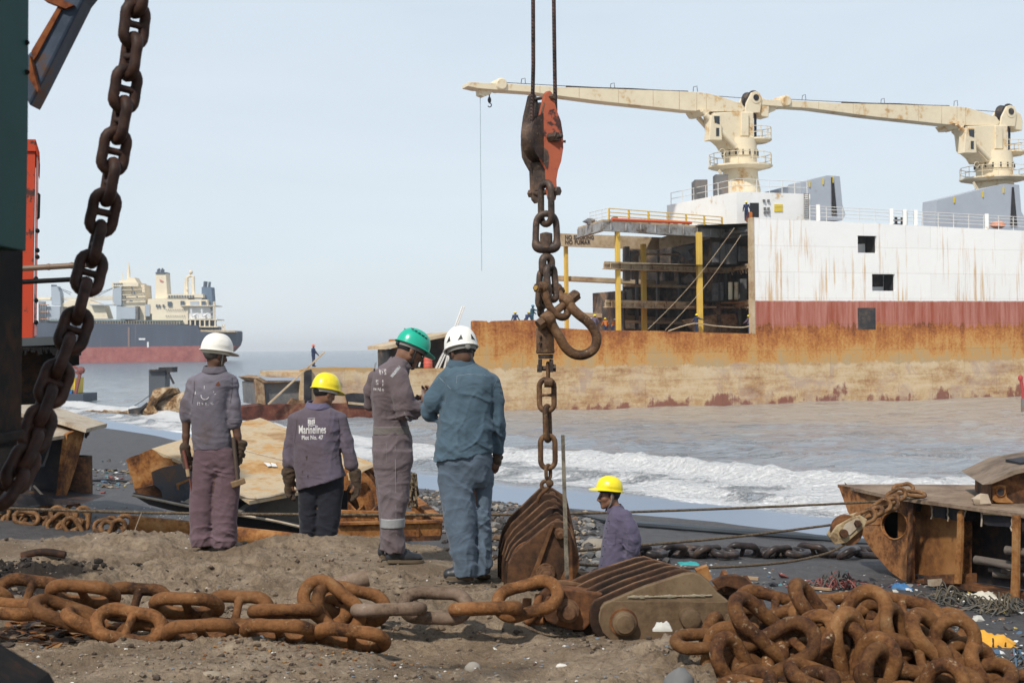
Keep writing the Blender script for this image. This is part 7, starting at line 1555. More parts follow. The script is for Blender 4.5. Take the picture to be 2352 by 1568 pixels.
def hand_sdf(g, wr, d, nrm, side, curl=.5, sc=1.0, fat=1.0, k=.008, spread=0.0):
    """palm, four unequal bent fingers and a thumb; d = direction of the hand, nrm = out of the palm, side = +1 thumb towards d x nrm"""
    d = V(d).normalized(); n = V(nrm); n = (n-d*n.dot(d)).normalized(); s = d.cross(n)*side
    for t, w_ in ((.02, .024), (.055, .030), (.085, .032)):
        for q in (-1, 0, 1): g.cap(wr+d*t*sc+s*q*w_*.55*sc, wr+d*(t+.012)*sc+s*q*w_*.55*sc, .0145*fat*sc, None, .018)
    for i, (off, ln) in enumerate(((.030, .068), (.010, .078), (-.010, .073), (-.029, .056))):
        p = wr+d*.092*sc+s*off*sc; a = 0.0; dirv = (d+s*spread*off*8).normalized()
        for j, (fr_, rad) in enumerate(((.45, .0098), (.30, .0088), (.25, .0078))):
            a += curl*(.5 if j == 0 else .85)*(1+.12*i); dv = dirv*math.cos(a)+n*math.sin(a); q = p+dv*ln*fr_*sc; g.cap(p, q, rad*fat*sc, rad*.93*fat*sc, k*.6); p = q
    p = wr+d*.03*sc+s*.026*sc; q = p+(d*.5+s*.75+n*.35).normalized()*.042*sc; g.cap(p, q, .0135*fat*sc, .011*fat*sc, k); q2 = q+(d*.85+s*.25+n*(.3+.4*curl)).normalized()*.032*sc; g.cap(q, q2, .0108*fat*sc, .009*fat*sc, k*.6)
class Man:
    def __init__(s, label, conv, Y, foot):
        s.cv = conv; s.Y = Y; fx, fy = conv(*foot); b = P(fx, fy, Y); s.o = b
        s.root = thing('person', label, 'person', b); s.px = (conv(1, 0)[0]-conv(0, 0)[0])/FPX*Y
    def p(s, x, y, dy=0.0): return P(*s.cv(x, y), s.Y+dy)
    def rows(s, L, depth, dy=0.0, cut=None):
        """(y, xl, xr[, depth radius, dy]) in picture pixels -> sections"""
        out = []
        for r in L:
            y, xl, xr = r[:3]; ry = r[3] if len(r) > 3 else depth; d0 = r[4] if len(r) > 4 else dy
            a, b = s.p(xl, y, d0), s.p(xr, y, d0); out.append((a.z, (a.x+b.x)/2, s.Y+d0, (b.x-a.x)/2, ry))
        return out
    def sdf(s, h, pad=.06, lo=None, hi=None): return SDF(lo, hi, h)
    def box(s, x0, y0, x1, y1, d0=-.42, d1=.42):
        a, b = s.p(x0, y1), s.p(x1, y0); return (a.x, s.Y+d0, a.z), (b.x, s.Y+d1, b.z)
    def part(s, g, name, mat, smooth=1, parent=None): return link_mesh(name, g.mesh(name, mat, wloc(parent or s.root), smooth), parent or s.root)
    def hem(s, l, r):
        a, b = s.p(*l), s.p(*r); return lambda X, Y: a.z+(X-a.x)*(b.z-a.z)/(b.x-a.x)
def shoe(root, heel, toe, up=.085, wid=.048, mat=None, ankle=None):
    heel, toe = V(heel), V(toe); d = toe-heel; lo = [min(heel[i], toe[i])-.09 for i in range(3)]; hi = [max(heel[i], toe[i])+(.09 if i < 2 else .17) for i in range(3)]
    g = SDF(lo, hi, .007); u = UZ
    g.cap(heel+d*.12+u*.045, heel+d*.16+u*(up+.01), wid*.92, wid*.9, .02); g.cap(heel+d*.12+u*.040, heel+d*.62+u*.038, wid*.85, wid*.88, .025); g.cap(heel+d*.5+u*.036, toe-d*.16+u*.032, wid*.9, wid*.86, .02); g.cap(heel+d*.2+u*.08, heel+d*.5+u*.055, wid*.8, wid*.75, .03)
    x, y, z = g.grid(g.sl(lo, hi, 0)); g.f = np.maximum(g.f, (heel.z+.016-z)).astype(np.float32)
    o = link_mesh('shoe', g.mesh('shoe', mat or M_shoe, wloc(root)), root)
    mb = MB(); dn = V((d.x, d.y, 0)).normalized(); s_ = V((-dn.y, dn.x, 0)); L_ = d.length; pr = []
    for t, w_ in ((-.03, .3), (0.0, .75), (.12, 1.0), (.35, .86), (.6, 1.02), (.8, 1.0), (.95, .72), (1.02, .3)): pr.append((t, w_))
    ring = [heel+d*t+s_*wid*w_*1.03 for t, w_ in pr]+[heel+d*t-s_*wid*w_*1.03 for t, w_ in reversed(pr)]
    mb.prism(ring, (0, 0, .026)); mb.build('sole', M_sole, o, bevel=.004)
    mb = MB()
    for t in (.36, .44, .52, .6): q = heel+d*t+u*(.118-.085*(t-.3)); mb.tube([q+s_*.026-u*.01, q+u*.004, q-s_*.026-u*.01], .0042, 5)
    mb.build('laces', M_strap, o)
    return o
def collar(root, c, up, fwd, rx, ry, h, mat, open_=0.0):
    up = V(up).normalized(); f = V(fwd); f = (f-up*f.dot(up)).normalized(); s_ = f.cross(up); N = 36; vs = []
    prof = ((.0, 1.0), (h*.6, .92), (h, .90), (h*1.02, .97), (h*.4, 1.13), (h*.05, 1.22), (-h*.05, 1.2), (h*.3, 1.06))
    for z, k in prof:
        for q in range(N):
            a = R(25)+(2*math.pi-R(50))*q/(N-1); vs.append(c+up*z+(f*math.cos(a)*ry+s_*math.sin(a)*rx)*k)
    m = len(prof); fs = [(i*N+q, i*N+q+1, ((i+1) % m)*N+q+1, ((i+1) % m)*N+q) for i in range(m) for q in range(N-1)]
    fs += [tuple(i*N for i in range(m)), tuple(i*N+N-1 for i in reversed(range(m)))]
    mb = MB(); mb.add(vs, fs); return mb.build('collar', mat, root, angle=60)
def ring_band(root, name, pts_fn, mat): pass
def decal(body, size, _, mat, root, org, target_obj, sx=1.0, bold=0.0, spacing=1.0, dx=V((1, 0, 0)), up=V((0, 0, 1)), keep=None, center=True, name='lettering'):
    """printed letters wrapped onto a garment by casting towards it from the camera side"""
    cu = bpy.data.curves.new('t', 'FONT'); cu.body = body; cu.size = size; cu.offset = bold; cu.space_character = spacing
    if center: cu.align_x = 'CENTER'
    o = bpy.data.objects.new('t', cu); COL.objects.link(o); bpy.context.view_layer.update()
    me = bpy.data.meshes.new_from_object(o.evaluated_get(bpy.context.evaluated_depsgraph_get())); bpy.data.objects.remove(o)
    stick(me, name, mat, root, org, target_obj, sx, dx, up, keep)
def stick(me, name, mat, root, org, tgt, sx=1.0, dx=V((1, 0, 0)), up=V((0, 0, 1)), keep=None, lift=.002):
    bm = bmesh.new(); bm.from_mesh(me); bmesh.ops.triangulate(bm, faces=bm.faces)
    for _ in range(2): bmesh.ops.subdivide_edges(bm, edges=[e for e in bm.edges if e.calc_length() > .012], cuts=1)
    bmesh.ops.triangulate(bm, faces=bm.faces)
    if keep: bmesh.ops.delete(bm, geom=[f for f in bm.faces if not keep(f.calc_center_median())], context='FACES')
    tm = tgt.data; off = wloc(tgt.parent)
    bv = BVHTree.FromPolygons([v.co+off for v in tm.vertices], [p.vertices[:] for p in tm.polygons])
    ro = wloc(root)
    for v in bm.verts:
        q = V(org)+dx*v.co.x*sx+up*v.co.y; d = (q-CAM).normalized(); hit = bv.ray_cast(q-d*1.2, d, 2.4)
        v.co = (hit[0]-d*lift if hit[0] is not None else q)-ro
    bm.to_mesh(me); bm.free(); me.materials.clear(); me.materials.append(mat); me.name = name
    return link_mesh(name, me, root)
def flat_mesh(polys):
    me = bpy.data.meshes.new('t'); v = []; f = []
    for p in polys: f.append(list(range(len(v), len(v)+len(p)))); v += [(x, y, 0) for x, y in p]
    me.from_pydata(v, [], f); return me
M_print = plain('worn white print', (0.62, 0.60, 0.58), .8, .15, 60)
def inner_body(g, m, neck, sh_l, sh_r, hip, feet):
    """torso and legs under the clothes so that the figure is one surface"""
    g.cap(neck, hip, .06, .08, .04); g.cap(sh_l, sh_r, .03, .03, .03)
    for f in feet: g.cap(hip, f, .06, .035, .03)
# ---------------------------------------------------------------- man in white helmet and mauve work clothes
c1_ = lambda x, y: (x*.375+385.9, y*.375+716.6)
M_mauve = cloth('mauve grey work shirt', (0.115, 0.102, 0.120), (0.085, 0.050, 0.034), .75, (0.178, 0.162, 0.195)); M_mauved = cloth('mauve brown trousers', (0.108, 0.067, 0.076), (0.07, 0.044, 0.038), .6, (0.145, 0.096, 0.112))
M_slv = M_mauve
m1 = Man('man in white helmet seen from behind holding hammer and tool in gloved hands', c1_, 11.76, (290, 1432))
lo, hi = m1.box(60, 140, 490, 1450)
g = SDF(lo, hi, .0075)
top = m1.rows([(352, 236, 335, .06), (368, 205, 362, .08), (388, 165, 398, .10), (415, 140, 405, .115), (460, 136, 398, .125), (520, 140, 378, .125), (600, 146, 366, .12), (700, 148, 372, .12), (780, 150, 388, .125), (842, 156, 396, .125)], .12)
g.sect(top, .03, 2.4, m1.hem((156, 842), (396, 832)))
for pts, rs in (([(152, 430), (124, 545), (112, 648)], (34, 36, 36)), ([(394, 430), (404, 560), (408, 678)], (34, 37, 42))): g.chain([m1.p(*q) for q in pts], [r*m1.px for r in rs], .03)
g.wrinkle(.013, [(m1.p(112, 600), .10, 1.2), (m1.p(408, 620), .12, 1.2), (m1.p(270, 780), .2, .6), (m1.p(150, 480), .1, .9), (m1.p(395, 480), .1, .9)], 1)
sh1 = m1.part(g, 'shirt', M_mauve)
for a, b_, r in (((112, 628), (112, 650), 40), ((408, 652), (409, 680), 46)):
    mb = MB(); p, q = m1.p(*a), m1.p(*b_); mb.lathe(p, q-p, [(0, r*m1.px*.92), (.004, r*m1.px), ((q-p).length*.9, r*m1.px), ((q-p).length, r*m1.px*.9)], 20); mb.build('rolled_cuff', M_mauve, sh1)
g = SDF(lo, hi, .0075)
g.sect(m1.rows([(820, 166, 388), (870, 164, 404), (920, 176, 412, .11), (980, 220, 366, .08)], .118), .03, 2.4)
g.sect(m1.rows([(850, 166, 296), (930, 152, 294), (1050, 142, 290), (1150, 136, 284), (1250, 134, 275), (1350, 138, 272), (1395, 146, 276), (1424, 152, 274)], .095), .025, 2.2); g.sect(m1.rows([(850, 280, 404), (930, 288, 430), (985, 290, 438), (1050, 286, 440), (1150, 276, 434), (1250, 272, 424), (1350, 272, 414), (1405, 272, 412), (1436, 280, 408)], .095), .025, 2.2)
g.wrinkle(.017, [(m1.p(290, 960), .14, 1.0), (m1.p(210, 1390), .14, 1.3), (m1.p(345, 1395), .14, 1.3), (m1.p(350, 1190), .12, .8), (m1.p(205, 1190), .12, .6)], 4)
m1.part(g, 'trousers', M_mauved)
hc1 = m1.p(290, 258); F1 = frame(42, 8)
g = SDF(lo, hi, .0065); head_sdf(g, hc1, F1, 1.0); g.cap(hc1+V((-.005, -.01, -.05)), m1.p(284, 360), .052, .06, .03); inner_body(g, m1, m1.p(284, 380), m1.p(170, 420), m1.p(380, 420), m1.p(280, 900), [m1.p(215, 1400), m1.p(345, 1400)])
g.chain([m1.p(160, 430), m1.p(118, 600), m1.p(112, 660), m1.p(110, 760), m1.p(108, 850)], [.045, .04, .036, .030, .024], .015); g.chain([m1.p(390, 430), m1.p(405, 600), m1.p(412, 680), m1.p(426, 760), m1.p(436, 840)], [.045, .042, .038, .031, .025], .015)
hand_sdf(g, m1.p(108, 846), (.05, 0, -1), (.4, .7, 0), -1, .9); hand_sdf(g, m1.p(436, 836), (-.05, 0, -1), (-.5, .6, 0), 1, .9)
m1.part(g, 'body', M_skin, 1)
def hair(m, c, Fm, mat, low=-.055):
    T = lambda x, y, z: c+Fm @ V((x, y, z)); g = SDF([q-.16 for q in c], [q+.16 for q in c], .006); A = [[Fm[i][j] for j in range(3)] for i in range(3)]
    g.ell(T(0, -.016, .026), (.080, .097, .094), A, 0); X, Y, Z = g.grid(g.sl(g.lo, g.lo+.32, 0)); loc = [(Fm[0][i]*(X-c.x)+Fm[1][i]*(Y-c.y)+Fm[2][i]*(Z-c.z)) for i in range(3)]
    g.f = np.maximum(np.maximum(g.f, loc[1]-.022+.9*np.maximum(0, -loc[2])), low-loc[2]+.25*np.maximum(loc[1]+.05, 0)).astype(np.float32)
    m.part(g, 'hair', mat, 1)
hair(m1, hc1, F1, M_hairg)
helmet(m1.root, hc1+F1 @ V((0, .012, .034)), F1, M_hw, .232, .285, .140, .055, 0, M_bandw); strap_loop(m1.root, hc1, F1, 1.0, M_band)
collar(m1.root, m1.p(284, 366), (0, -.1, 1), F1 @ V((0, 1, 0)), .090, .085, .050, M_mauve)
def glove(m, wr, d, n, side, curl, fat=1.45, cuff=.045, sc=1.05):
    g = SDF([wr[i]-.22 for i in range(3)], [wr[i]+.22 for i in range(3)], .0055); d = V(d).normalized(); g.cap(wr-d*.05, wr+d*.01, cuff, cuff*.8, .02); hand_sdf(g, wr, d, n, side, curl, sc, fat, .006)
    g.wrinkle(.006, (), 7, 14, 20, 1.0); o = m.part(g, 'glove', M_glove, 1); return o
glove(m1, m1.p(110, 868), (.12, -.05, -1), (.75, -.5, 0), -1, 1.0); glove(m1, m1.p(440, 848), (-.25, -.1, -1), (-.75, -.55, 0), 1, 1.0)
shoe(m1.root, m1.p(228, 1441, .03), m1.p(232, 1441, .28)+V((0, 0, .0)), .08); shoe(m1.root, m1.p(372, 1443, .02), m1.p(395, 1443, .26), .08)
def wo(m, s, pts, keep=None): pass
me = flat_mesh([[(0, 0), (.004, 0), (.005, .026), (.001, .026)], [(-.075, -.045), (-.07, -.045), (-.068, -.02), (-.073, -.02)], [(.085, -.05), (.10, -.045), (.098, -.04), (.084, -.046)], [(.078, -.03), (.082, -.03), (.083, -.02), (.079, -.02)]]+[[(.008+.036*math.cos(R(a)), -.055+.036*math.sin(R(a))), (.008+.036*math.cos(R(a+14)), -.055+.036*math.sin(R(a+14))), (.008+.029*math.cos(R(a+14)), -.055+.029*math.sin(R(a+14))), (.008+.029*math.cos(R(a)), -.055+.029*math.sin(R(a)))] for a in (170, 188, 206, 226, 244, 262, 284, 302, 322)])
stick(me, 'worn_print', M_print, sh1, m1.p(220, 470), sh1)
decal('Pl o  t . 10', .032, .8, M_print, sh1, m1.p(228, 568), sh1, 1.0, .0006, 1.0, keep=lambda q: math.sin(q.x*260)+math.sin(q.y*310+q.x*90) > -.35)
me = flat_mesh([[(0, .02), (.012, .03), (.016, .012), (.026, 0), (.01, -.012), (-.016, -.006), (-.01, .006)]]); stick(me, 'rust_stain', plain('rust stain', (0.13, 0.045, 0.02), .9), sh1, m1.p(302, 445), sh1)
sd_ = plain('dark seam', (.05, .04, .05), .9)
for a, b_ in (((160, 405), (146, 560)), ((392, 400), (380, 560))):
    o_ = m1.p(*a); q = m1.p(*b_); dx_, dz_ = q.x-o_.x, q.z-o_.z; stick(flat_mesh([[(0, 0), (.004, 0), (.012+dx_*.5, dz_*.5), (dx_+.004, dz_), (dx_, dz_), (.008+dx_*.5, dz_*.5)]]), 'armhole_seam', sd_, sh1, o_, sh1)
# tools in his hands
hm = thing('hammer', 'sledge hammer held head down in the right glove of the white helmet man', 'hammer', m1.p(430, 1050, -.05))
mb = MB(); mb.cyl(m1.p(400, 765, -.06), m1.p(428, 1050, -.09), .0165, 10); mb.build('handle', plain('dark wood handle', (0.07, 0.045, 0.03), .7, .3, 20), hm)
mb = MB(); a, b_ = m1.p(388, 1058, -.10), m1.p(470, 1028, -.06); mb.beam(a, b_, .05, .05); mb.build('hammer_head', plain('worn brassy steel', (0.24, 0.15, 0.075), .5, .4, 20, .3), hm, smooth=False, bevel=.008)
tl = thing('chisel_rod', 'thin rust red rod hanging from the left glove of the white helmet man', 'rod', m1.p(150, 1120, -.06))
mb = MB(); mb.cyl(m1.p(95, 845, -.05), m1.p(128, 1000, -.07), .014, 8); mb.cyl(m1.p(126, 985, -.07), m1.p(150, 1120, -.06), .007, 8); mb.build('rod', plain('rust red rod', (0.14, 0.04, 0.025), .6, .3, 20), tl)
mb = MB(); mb.cyl(m1.p(118, 960, -.07), m1.p(126, 1005, -.07), .017, 8); mb.build('grip', plain('pale wood grip', (0.35, 0.25, 0.14), .7, .3, 20), tl)
# ---------------------------------------------------------------- stout man in yellow helmet
M_navy = cloth('dark navy trousers', (0.018, 0.019, 0.026), (0.03, 0.026, 0.025), .4)
M_mv2 = cloth('grey violet work shirt', (0.105, 0.083, 0.098), (0.075, 0.045, 0.035), .5, (0.135, 0.115, 0.16))
m2 = Man('stout man in yellow helmet seen from behind with printed work shirt and black gloves', c1_, 12.2, (925, 1657))
lo, hi = m2.box(670, 360, 1220, 1670)
g = SDF(lo, hi, .0075)
g.sect(m2.rows([(568, 868, 975, .06), (585, 835, 1000, .09), (610, 790, 1040, .115), (650, 758, 1066, .135), (720, 765, 1062, .15), (820, 770, 1052, .155), (900, 772, 1058, .16), (1000, 782, 1085, .165), (1090, 790, 1098, .165)], .15), .03, 2.4, m2.hem((790, 1088), (1098, 998)))
for pts, rs in (([(775, 655), (752, 800), (737, 930)], (40, 36, 36)), ([(1056, 655), (1092, 790), (1124, 930)], (42, 40, 44))): g.chain([m2.p(*q) for q in pts], [r*m2.px for r in rs], .03)
g.wrinkle(.014, [(m2.p(740, 880), .12, 1.1), (m2.p(1110, 860), .12, 1.1), (m2.p(1040, 760), .12, 1.1), (m2.p(900, 1040), .2, .6)], 11, 5, 9, .3, 9)
sh2 = m2.part(g, 'shirt', M_mv2)
g = SDF(lo, hi, .0075)
g.sect(m2.rows([(960, 810, 1070), (1040, 812, 1066, .13), (1120, 860, 1010, .085)], .14), .03, 2.4); g.sect(m2.rows([(980, 806, 940), (1080, 798, 930), (1250, 804, 920), (1420, 808, 908), (1630, 820, 900)], .1), .02, 2.2); g.sect(m2.rows([(980, 930, 1076), (1080, 918, 1076), (1250, 906, 1054), (1420, 900, 1032), (1630, 910, 1015)], .1), .02, 2.2)
g.wrinkle(.012, [(m2.p(860, 1300), .2, .7), (m2.p(970, 1300), .2, .7), (m2.p(930, 1120), .14, 1.0)], 14); m2.part(g, 'trousers', M_navy)
hc2 = m2.p(958, 492); F2 = frame(40, 12)
g = SDF(lo, hi, .0065); head_sdf(g, hc2, F2, 1.0); g.cap(hc2+V((-.015, -.02, -.05)), m2.p(920, 590), .058, .068, .03); inner_body(g, m2, m2.p(920, 600), m2.p(790, 650), m2.p(1040, 650), m2.p(930, 1050), [m2.p(860, 1630), m2.p(960, 1630)])
g.chain([m2.p(780, 655), m2.p(752, 800), m2.p(738, 930), m2.p(744, 1000)], [.045, .04, .034, .028], .015); g.chain([m2.p(1050, 655), m2.p(1092, 800), m2.p(1126, 925), m2.p(1148, 1005)], [.045, .042, .034, .028], .015)
hand_sdf(g, m2.p(745, 1005), (.05, 0, -1), (.6, .5, 0), -1, .5); hand_sdf(g, m2.p(1150, 1008), (.0, 0, -1), (-.6, .5, 0), 1, .4)
m2.part(g, 'body', M_skin2); hair(m2, hc2, F2, M_hair); helmet(m2.root, hc2+F2 @ V((0, .012, .032)), F2, M_hy, .228, .270, .138, .05, 0, M_bandw)
collar(m2.root, m2.p(918, 584), (.03, -.12, 1), F2 @ V((0, 1, 0)), .098, .090, .050, cloth('violet collar', (0.13, 0.115, 0.18), (0.08, .06, .07), .3))
glove(m2, m2.p(742, 1020), (.03, -.05, -1), (.7, -.5, 0), -1, .32, 1.55, .062, 1.12); glove(m2, m2.p(1148, 1025), (.05, -.05, -1), (-.7, -.6, 0), 1, .35, 1.45, .05, 1.08)
for x in (870, 960): shoe(m2.root, m2.p(x, 1657, .0), m2.p(x, 1657, .26), .08)
decal('Marinelines', .1, 1, M_print, sh2, m2.p(884, 742), sh2, .515, .0016, 1.0)
decal('Plot No. 47', .05, 1, M_print, sh2, m2.p(884, 779), sh2, .74, .0014, 1.05)
bk_ = [[(-.030, -.012), (-.002, -.020), (-.002, .018), (-.030, .026)], [(.030, -.012), (.002, -.020), (.002, .018), (.030, .026)], [(-.032, -.019), (0, -.028), (.032, -.019), (.032, -.024), (0, -.034), (-.032, -.024)]]+[[(-.03+i*.011, .031), (-.024+i*.011, .031), (-.026+i*.011, .039), (-.029+i*.011, .036)] for i in range(6)]
stick(flat_mesh(bk_), 'book_emblem', M_print, sh2, m2.p(878, 674), sh2)
stick(flat_mesh([[(-.0012, -.015), (.0012, -.015), (.0012, .012), (-.0012, .012)]]+[[(x, -.010), (x+.003, -.011), (x+.003, .012), (x, .013)] for x in (-.02, -.012, .010, .018)]), 'emblem_gap', M_mv2, sh2, m2.p(878, 674), sh2, lift=.0035)
for x, y, s_ in ((848, 890, 1.0), (856, 1005, .8), (822, 975, .5)):
    stick(flat_mesh([[(0, .014*s_), (.010*s_, .012*s_), (.006*s_, -.006*s_), (.002*s_, -.03*s_), (-.002*s_, -.01*s_), (-.009*s_, .006*s_)]]), 'dark_stain', plain('dark stain', (0.045, 0.025, 0.018), .9), sh2, m2.p(x, y), sh2)
for a, b_ in (((790, 640), (772, 800)), ((1040, 640), (1052, 800))):
    o_ = m2.p(*a); q = m2.p(*b_); dx_, dz_ = q.x-o_.x, q.z-o_.z; stick(flat_mesh([[(0, 0), (.004, 0), (.008+dx_*.5, dz_*.5), (dx_+.004, dz_), (dx_, dz_), (.004+dx_*.5, dz_*.5)]]), 'armhole_seam', sd_, sh2, o_, sh2)
# ---------------------------------------------------------------- tall man in green helmet and coverall
c4_ = lambda x, y: (x*.41+808.5, y*.41+716.6)
M_cov = cloth('brown grey coverall', (0.122, 0.093, 0.098), (0.075, 0.055, 0.052), .55, (0.16, 0.13, 0.14)); M_refl = plain('grey reflective tape', (0.27, 0.27, 0.27), .5, .2, 40)
m3 = Man('tall man in green helmet and brown grey coverall turned sideways looking down at his hands', c4_, 10.8, (260, 1405))
lo, hi = m3.box(60, 50, 460, 1420)
g = SDF(lo, hi, .007)
g.sect(m3.rows([(252, 235, 318, .07), (275, 200, 322, .10), (300, 160, 322, .14), (340, 125, 318, .175), (400, 110, 305, .185), (470, 108, 296, .17), (550, 114, 296, .15), (620, 124, 308, .145), (660, 127, 316, .145), (700, 118, 332, .155), (770, 113, 338, .165), (860, 122, 334, .16)], .15), .03, 2.3)
g.sect(m3.rows([(780, 122, 336), (900, 135, 328), (1000, 146, 320), (1060, 158, 312), (1150, 166, 290), (1250, 166, 290), (1300, 176, 292), (1345, 188, 290)], .09, -.075), .03, 2.2); g.sect(m3.rows([(780, 116, 320), (900, 128, 300), (1000, 140, 292), (1100, 152, 272), (1200, 160, 262), (1290, 158, 250), (1330, 156, 246)], .085, .10), .03, 2.2)
g.chain([m3.p(258, 372, -.13), m3.p(284, 470, -.17), m3.p(296, 552, -.17), m3.p(350, 548, -.12), m3.p(392, 525, -.03)], [56*m3.px, 54*m3.px, 50*m3.px, 44*m3.px, 34*m3.px], .025)
g.chain([m3.p(135, 370, .10), m3.p(104, 440, .12), m3.p(100, 520, .16)], [44*m3.px, 34*m3.px, 32*m3.px], .03)
g.wrinkle(.015, [(m3.p(320, 560, -.15), .12, 1.5), (m3.p(270, 420, -.15), .1, .9), (m3.p(220, 620), .16, .9), (m3.p(230, 1060, -.08), .14, .9), (m3.p(230, 1300, -.08), .12, 1.5), (m3.p(225, 780, -.1), .14, .7)], 21, 6, 14, .35)
cv3 = m3.part(g, 'coverall', M_cov)
hc3 = m3.p(326, 212); F3 = frame(62, 24)
g = SDF(lo, hi, .0062); head_sdf(g, hc3, F3, 1.02); g.cap(hc3+F3 @ V((0, -.035, -.055)), m3.p(268, 300), .056, .066, .03); inner_body(g, m3, m3.p(250, 320), m3.p(230, 360, -.1), m3.p(170, 370, .1), m3.p(225, 780), [m3.p(235, 1320, -.075), m3.p(210, 1310, .1)])
g.chain([m3.p(258, 372, -.12), m3.p(295, 552, -.16), m3.p(392, 524, -.03), m3.p(404, 510, -.01)], [.04, .035, .030, .027], .015); g.chain([m3.p(150, 370, .12), m3.p(180, 520, .22), m3.p(330, 500, .14), m3.p(352, 492, .11)], [.04, .035, .028, .026], .015)
hand_sdf(g, m3.p(398, 514, -.02), (.35, .15, .6), (-.75, .1, .6), 1, .75); hand_sdf(g, m3.p(346, 492, .09), (.75, -.1, .25), (.15, -.3, .95), 1, .7)
m3.part(g, 'body', M_skin2); hair(m3, hc3, F3, M_hair, -.06)
helmet(m3.root, hc3+F3 @ V((0, .008, .036)), F3, M_hg, .228, .272, .135, .055, 3, M_band); strap_loop(m3.root, hc3, F3, 1.02)
g = SDF([q-.16 for q in hc3], [q+.16 for q in hc3], .006); A3 = [[F3[i][j] for j in range(3)] for i in range(3)]
for p_, r_ in (((0, .068, -.112), (.026, .02, .02)), ((.05, .02, -.085), (.012, .03, .02)), ((-.05, .02, -.085), (.012, .03, .02)), ((0, .088, -.062), (.022, .008, .005))): g.ell(hc3+F3 @ V(p_)*1.02, r_, A3, .02)
m3.part(g, 'beard', M_hair)
collar(m3.root, m3.p(268, 296), (.25, -.1, 1), F3 @ V((0, 1, 0)), .085, .085, .045, M_cov)
def band(m, tgt, y0, y1, rows, mat, name, grow=.008, depth=.1, dy=0.0, p=2.2):
    g = SDF(*m.box(40, y0-40, 480, y1+40), .006); r = m.rows(rows, depth, dy); r = [(a, b, c, d+grow, e+grow) for a, b, c, d, e in r]; g.sect(r, 0, p); return m.part(g, name, mat, 1, tgt)
band(m3, cv3, 640, 684, [(636, 124, 312), (650, 125, 314), (684, 122, 322)], cloth('ribbed belt', (0.15, 0.13, 0.12), (.07, .06, .05), .5), 'belt', .007, .147, 0, 2.3)
band(m3, cv3, 1155, 1202, [(1152, 167, 290), (1204, 165, 290)], M_refl, 'reflective_tape', .009, .092, -.075)
mb = MB()
for i in range(6): t = i/5; q = m3.p(310, 560, -.17).lerp(m3.p(388, 530, -.04), t); mb.tube(arc(q, V((-.35, .1, .9)).normalized(), V((.2, .95, .1)).normalized(), (50-14*t)*m3.px, 0, 360, 20), .0085, 6)
mb.each('sleeve_rib', cloth('grey sleeve rib', (0.16, 0.15, 0.15), (.08, .07, .07), .4), cv3)
stick(flat_mesh([[(-.036, -.034), (-.018, -.046), (.046, .030), (.030, .046)]]), 'shoulder_patch', M_refl, cv3, m3.p(240, 332), cv3); stick(flat_mesh([[(-.012, -.03), (.0, -.03), (.016, .03), (.0, .03)]]), 'shoulder_patch', M_refl, cv3, m3.p(128, 305), cv3)
decal('W II', .06, 1, M_print, cv3, m3.p(172, 350), cv3, .5, .001, 1, keep=lambda q: math.sin(q.x*300+q.y*140) > -.5); decal('ll  J', .05, 1, M_print, cv3, m3.p(155, 405), cv3, .7, .001, 1.2, keep=lambda q: math.sin(q.x*260+q.y*190) > -.5); decal('Pl N o', .034, 1, M_print, cv3, m3.p(150, 442), cv3, .9, .0008, 1, keep=lambda q: math.sin(q.x*330-q.y*170) > -.6)
stick(flat_mesh([[(-.002, -.34), (.002, -.34), (.002, .34), (-.002, .34)]]), 'side_seam', plain('pale stitching', (.26, .23, .23), .9), cv3, m3.p(245, 1000), cv3)
pk = lambda w_, h_: [[(-w_, -h_), (-w_+.003, -h_), (-w_+.003, h_), (-w_, h_)], [(w_-.003, -h_*.85), (w_, -h_*.85), (w_, h_), (w_-.003, h_)], [(-w_, h_-.003), (w_, h_-.003), (w_, h_), (-w_, h_)], [(-w_, h_-.026), (w_, h_-.026), (w_, h_-.024), (-w_, h_-.024)], [(-w_, -h_), (-w_*.2, -h_*1.1), (w_, -h_*.85), (w_, -h_*.85+.003), (-w_*.2, -h_*1.1+.003), (-w_, -h_+.003)]]
stick(flat_mesh(pk(.045, .078)), 'pocket_stitching', plain('pocket stitching', (.2, .17, .17), .9), cv3, m3.p(162, 792), cv3)
shoe(m3.root, m3.p(200, 1402, -.09), m3.p(398, 1404, -.03), .095, .05); shoe(m3.root, m3.p(158, 1374, .12), m3.p(330, 1376, .2), .09, .048)
ph = MB(); ph.box(m3.p(378, 484, .03), (.016, .07, .035), frame(60, 30)); tag(ph.build('phone', plain('dark phone', (.03, .03, .035), .3), None, bevel=.003), 'small dark phone held between the hands of the green helmet man', 'phone')
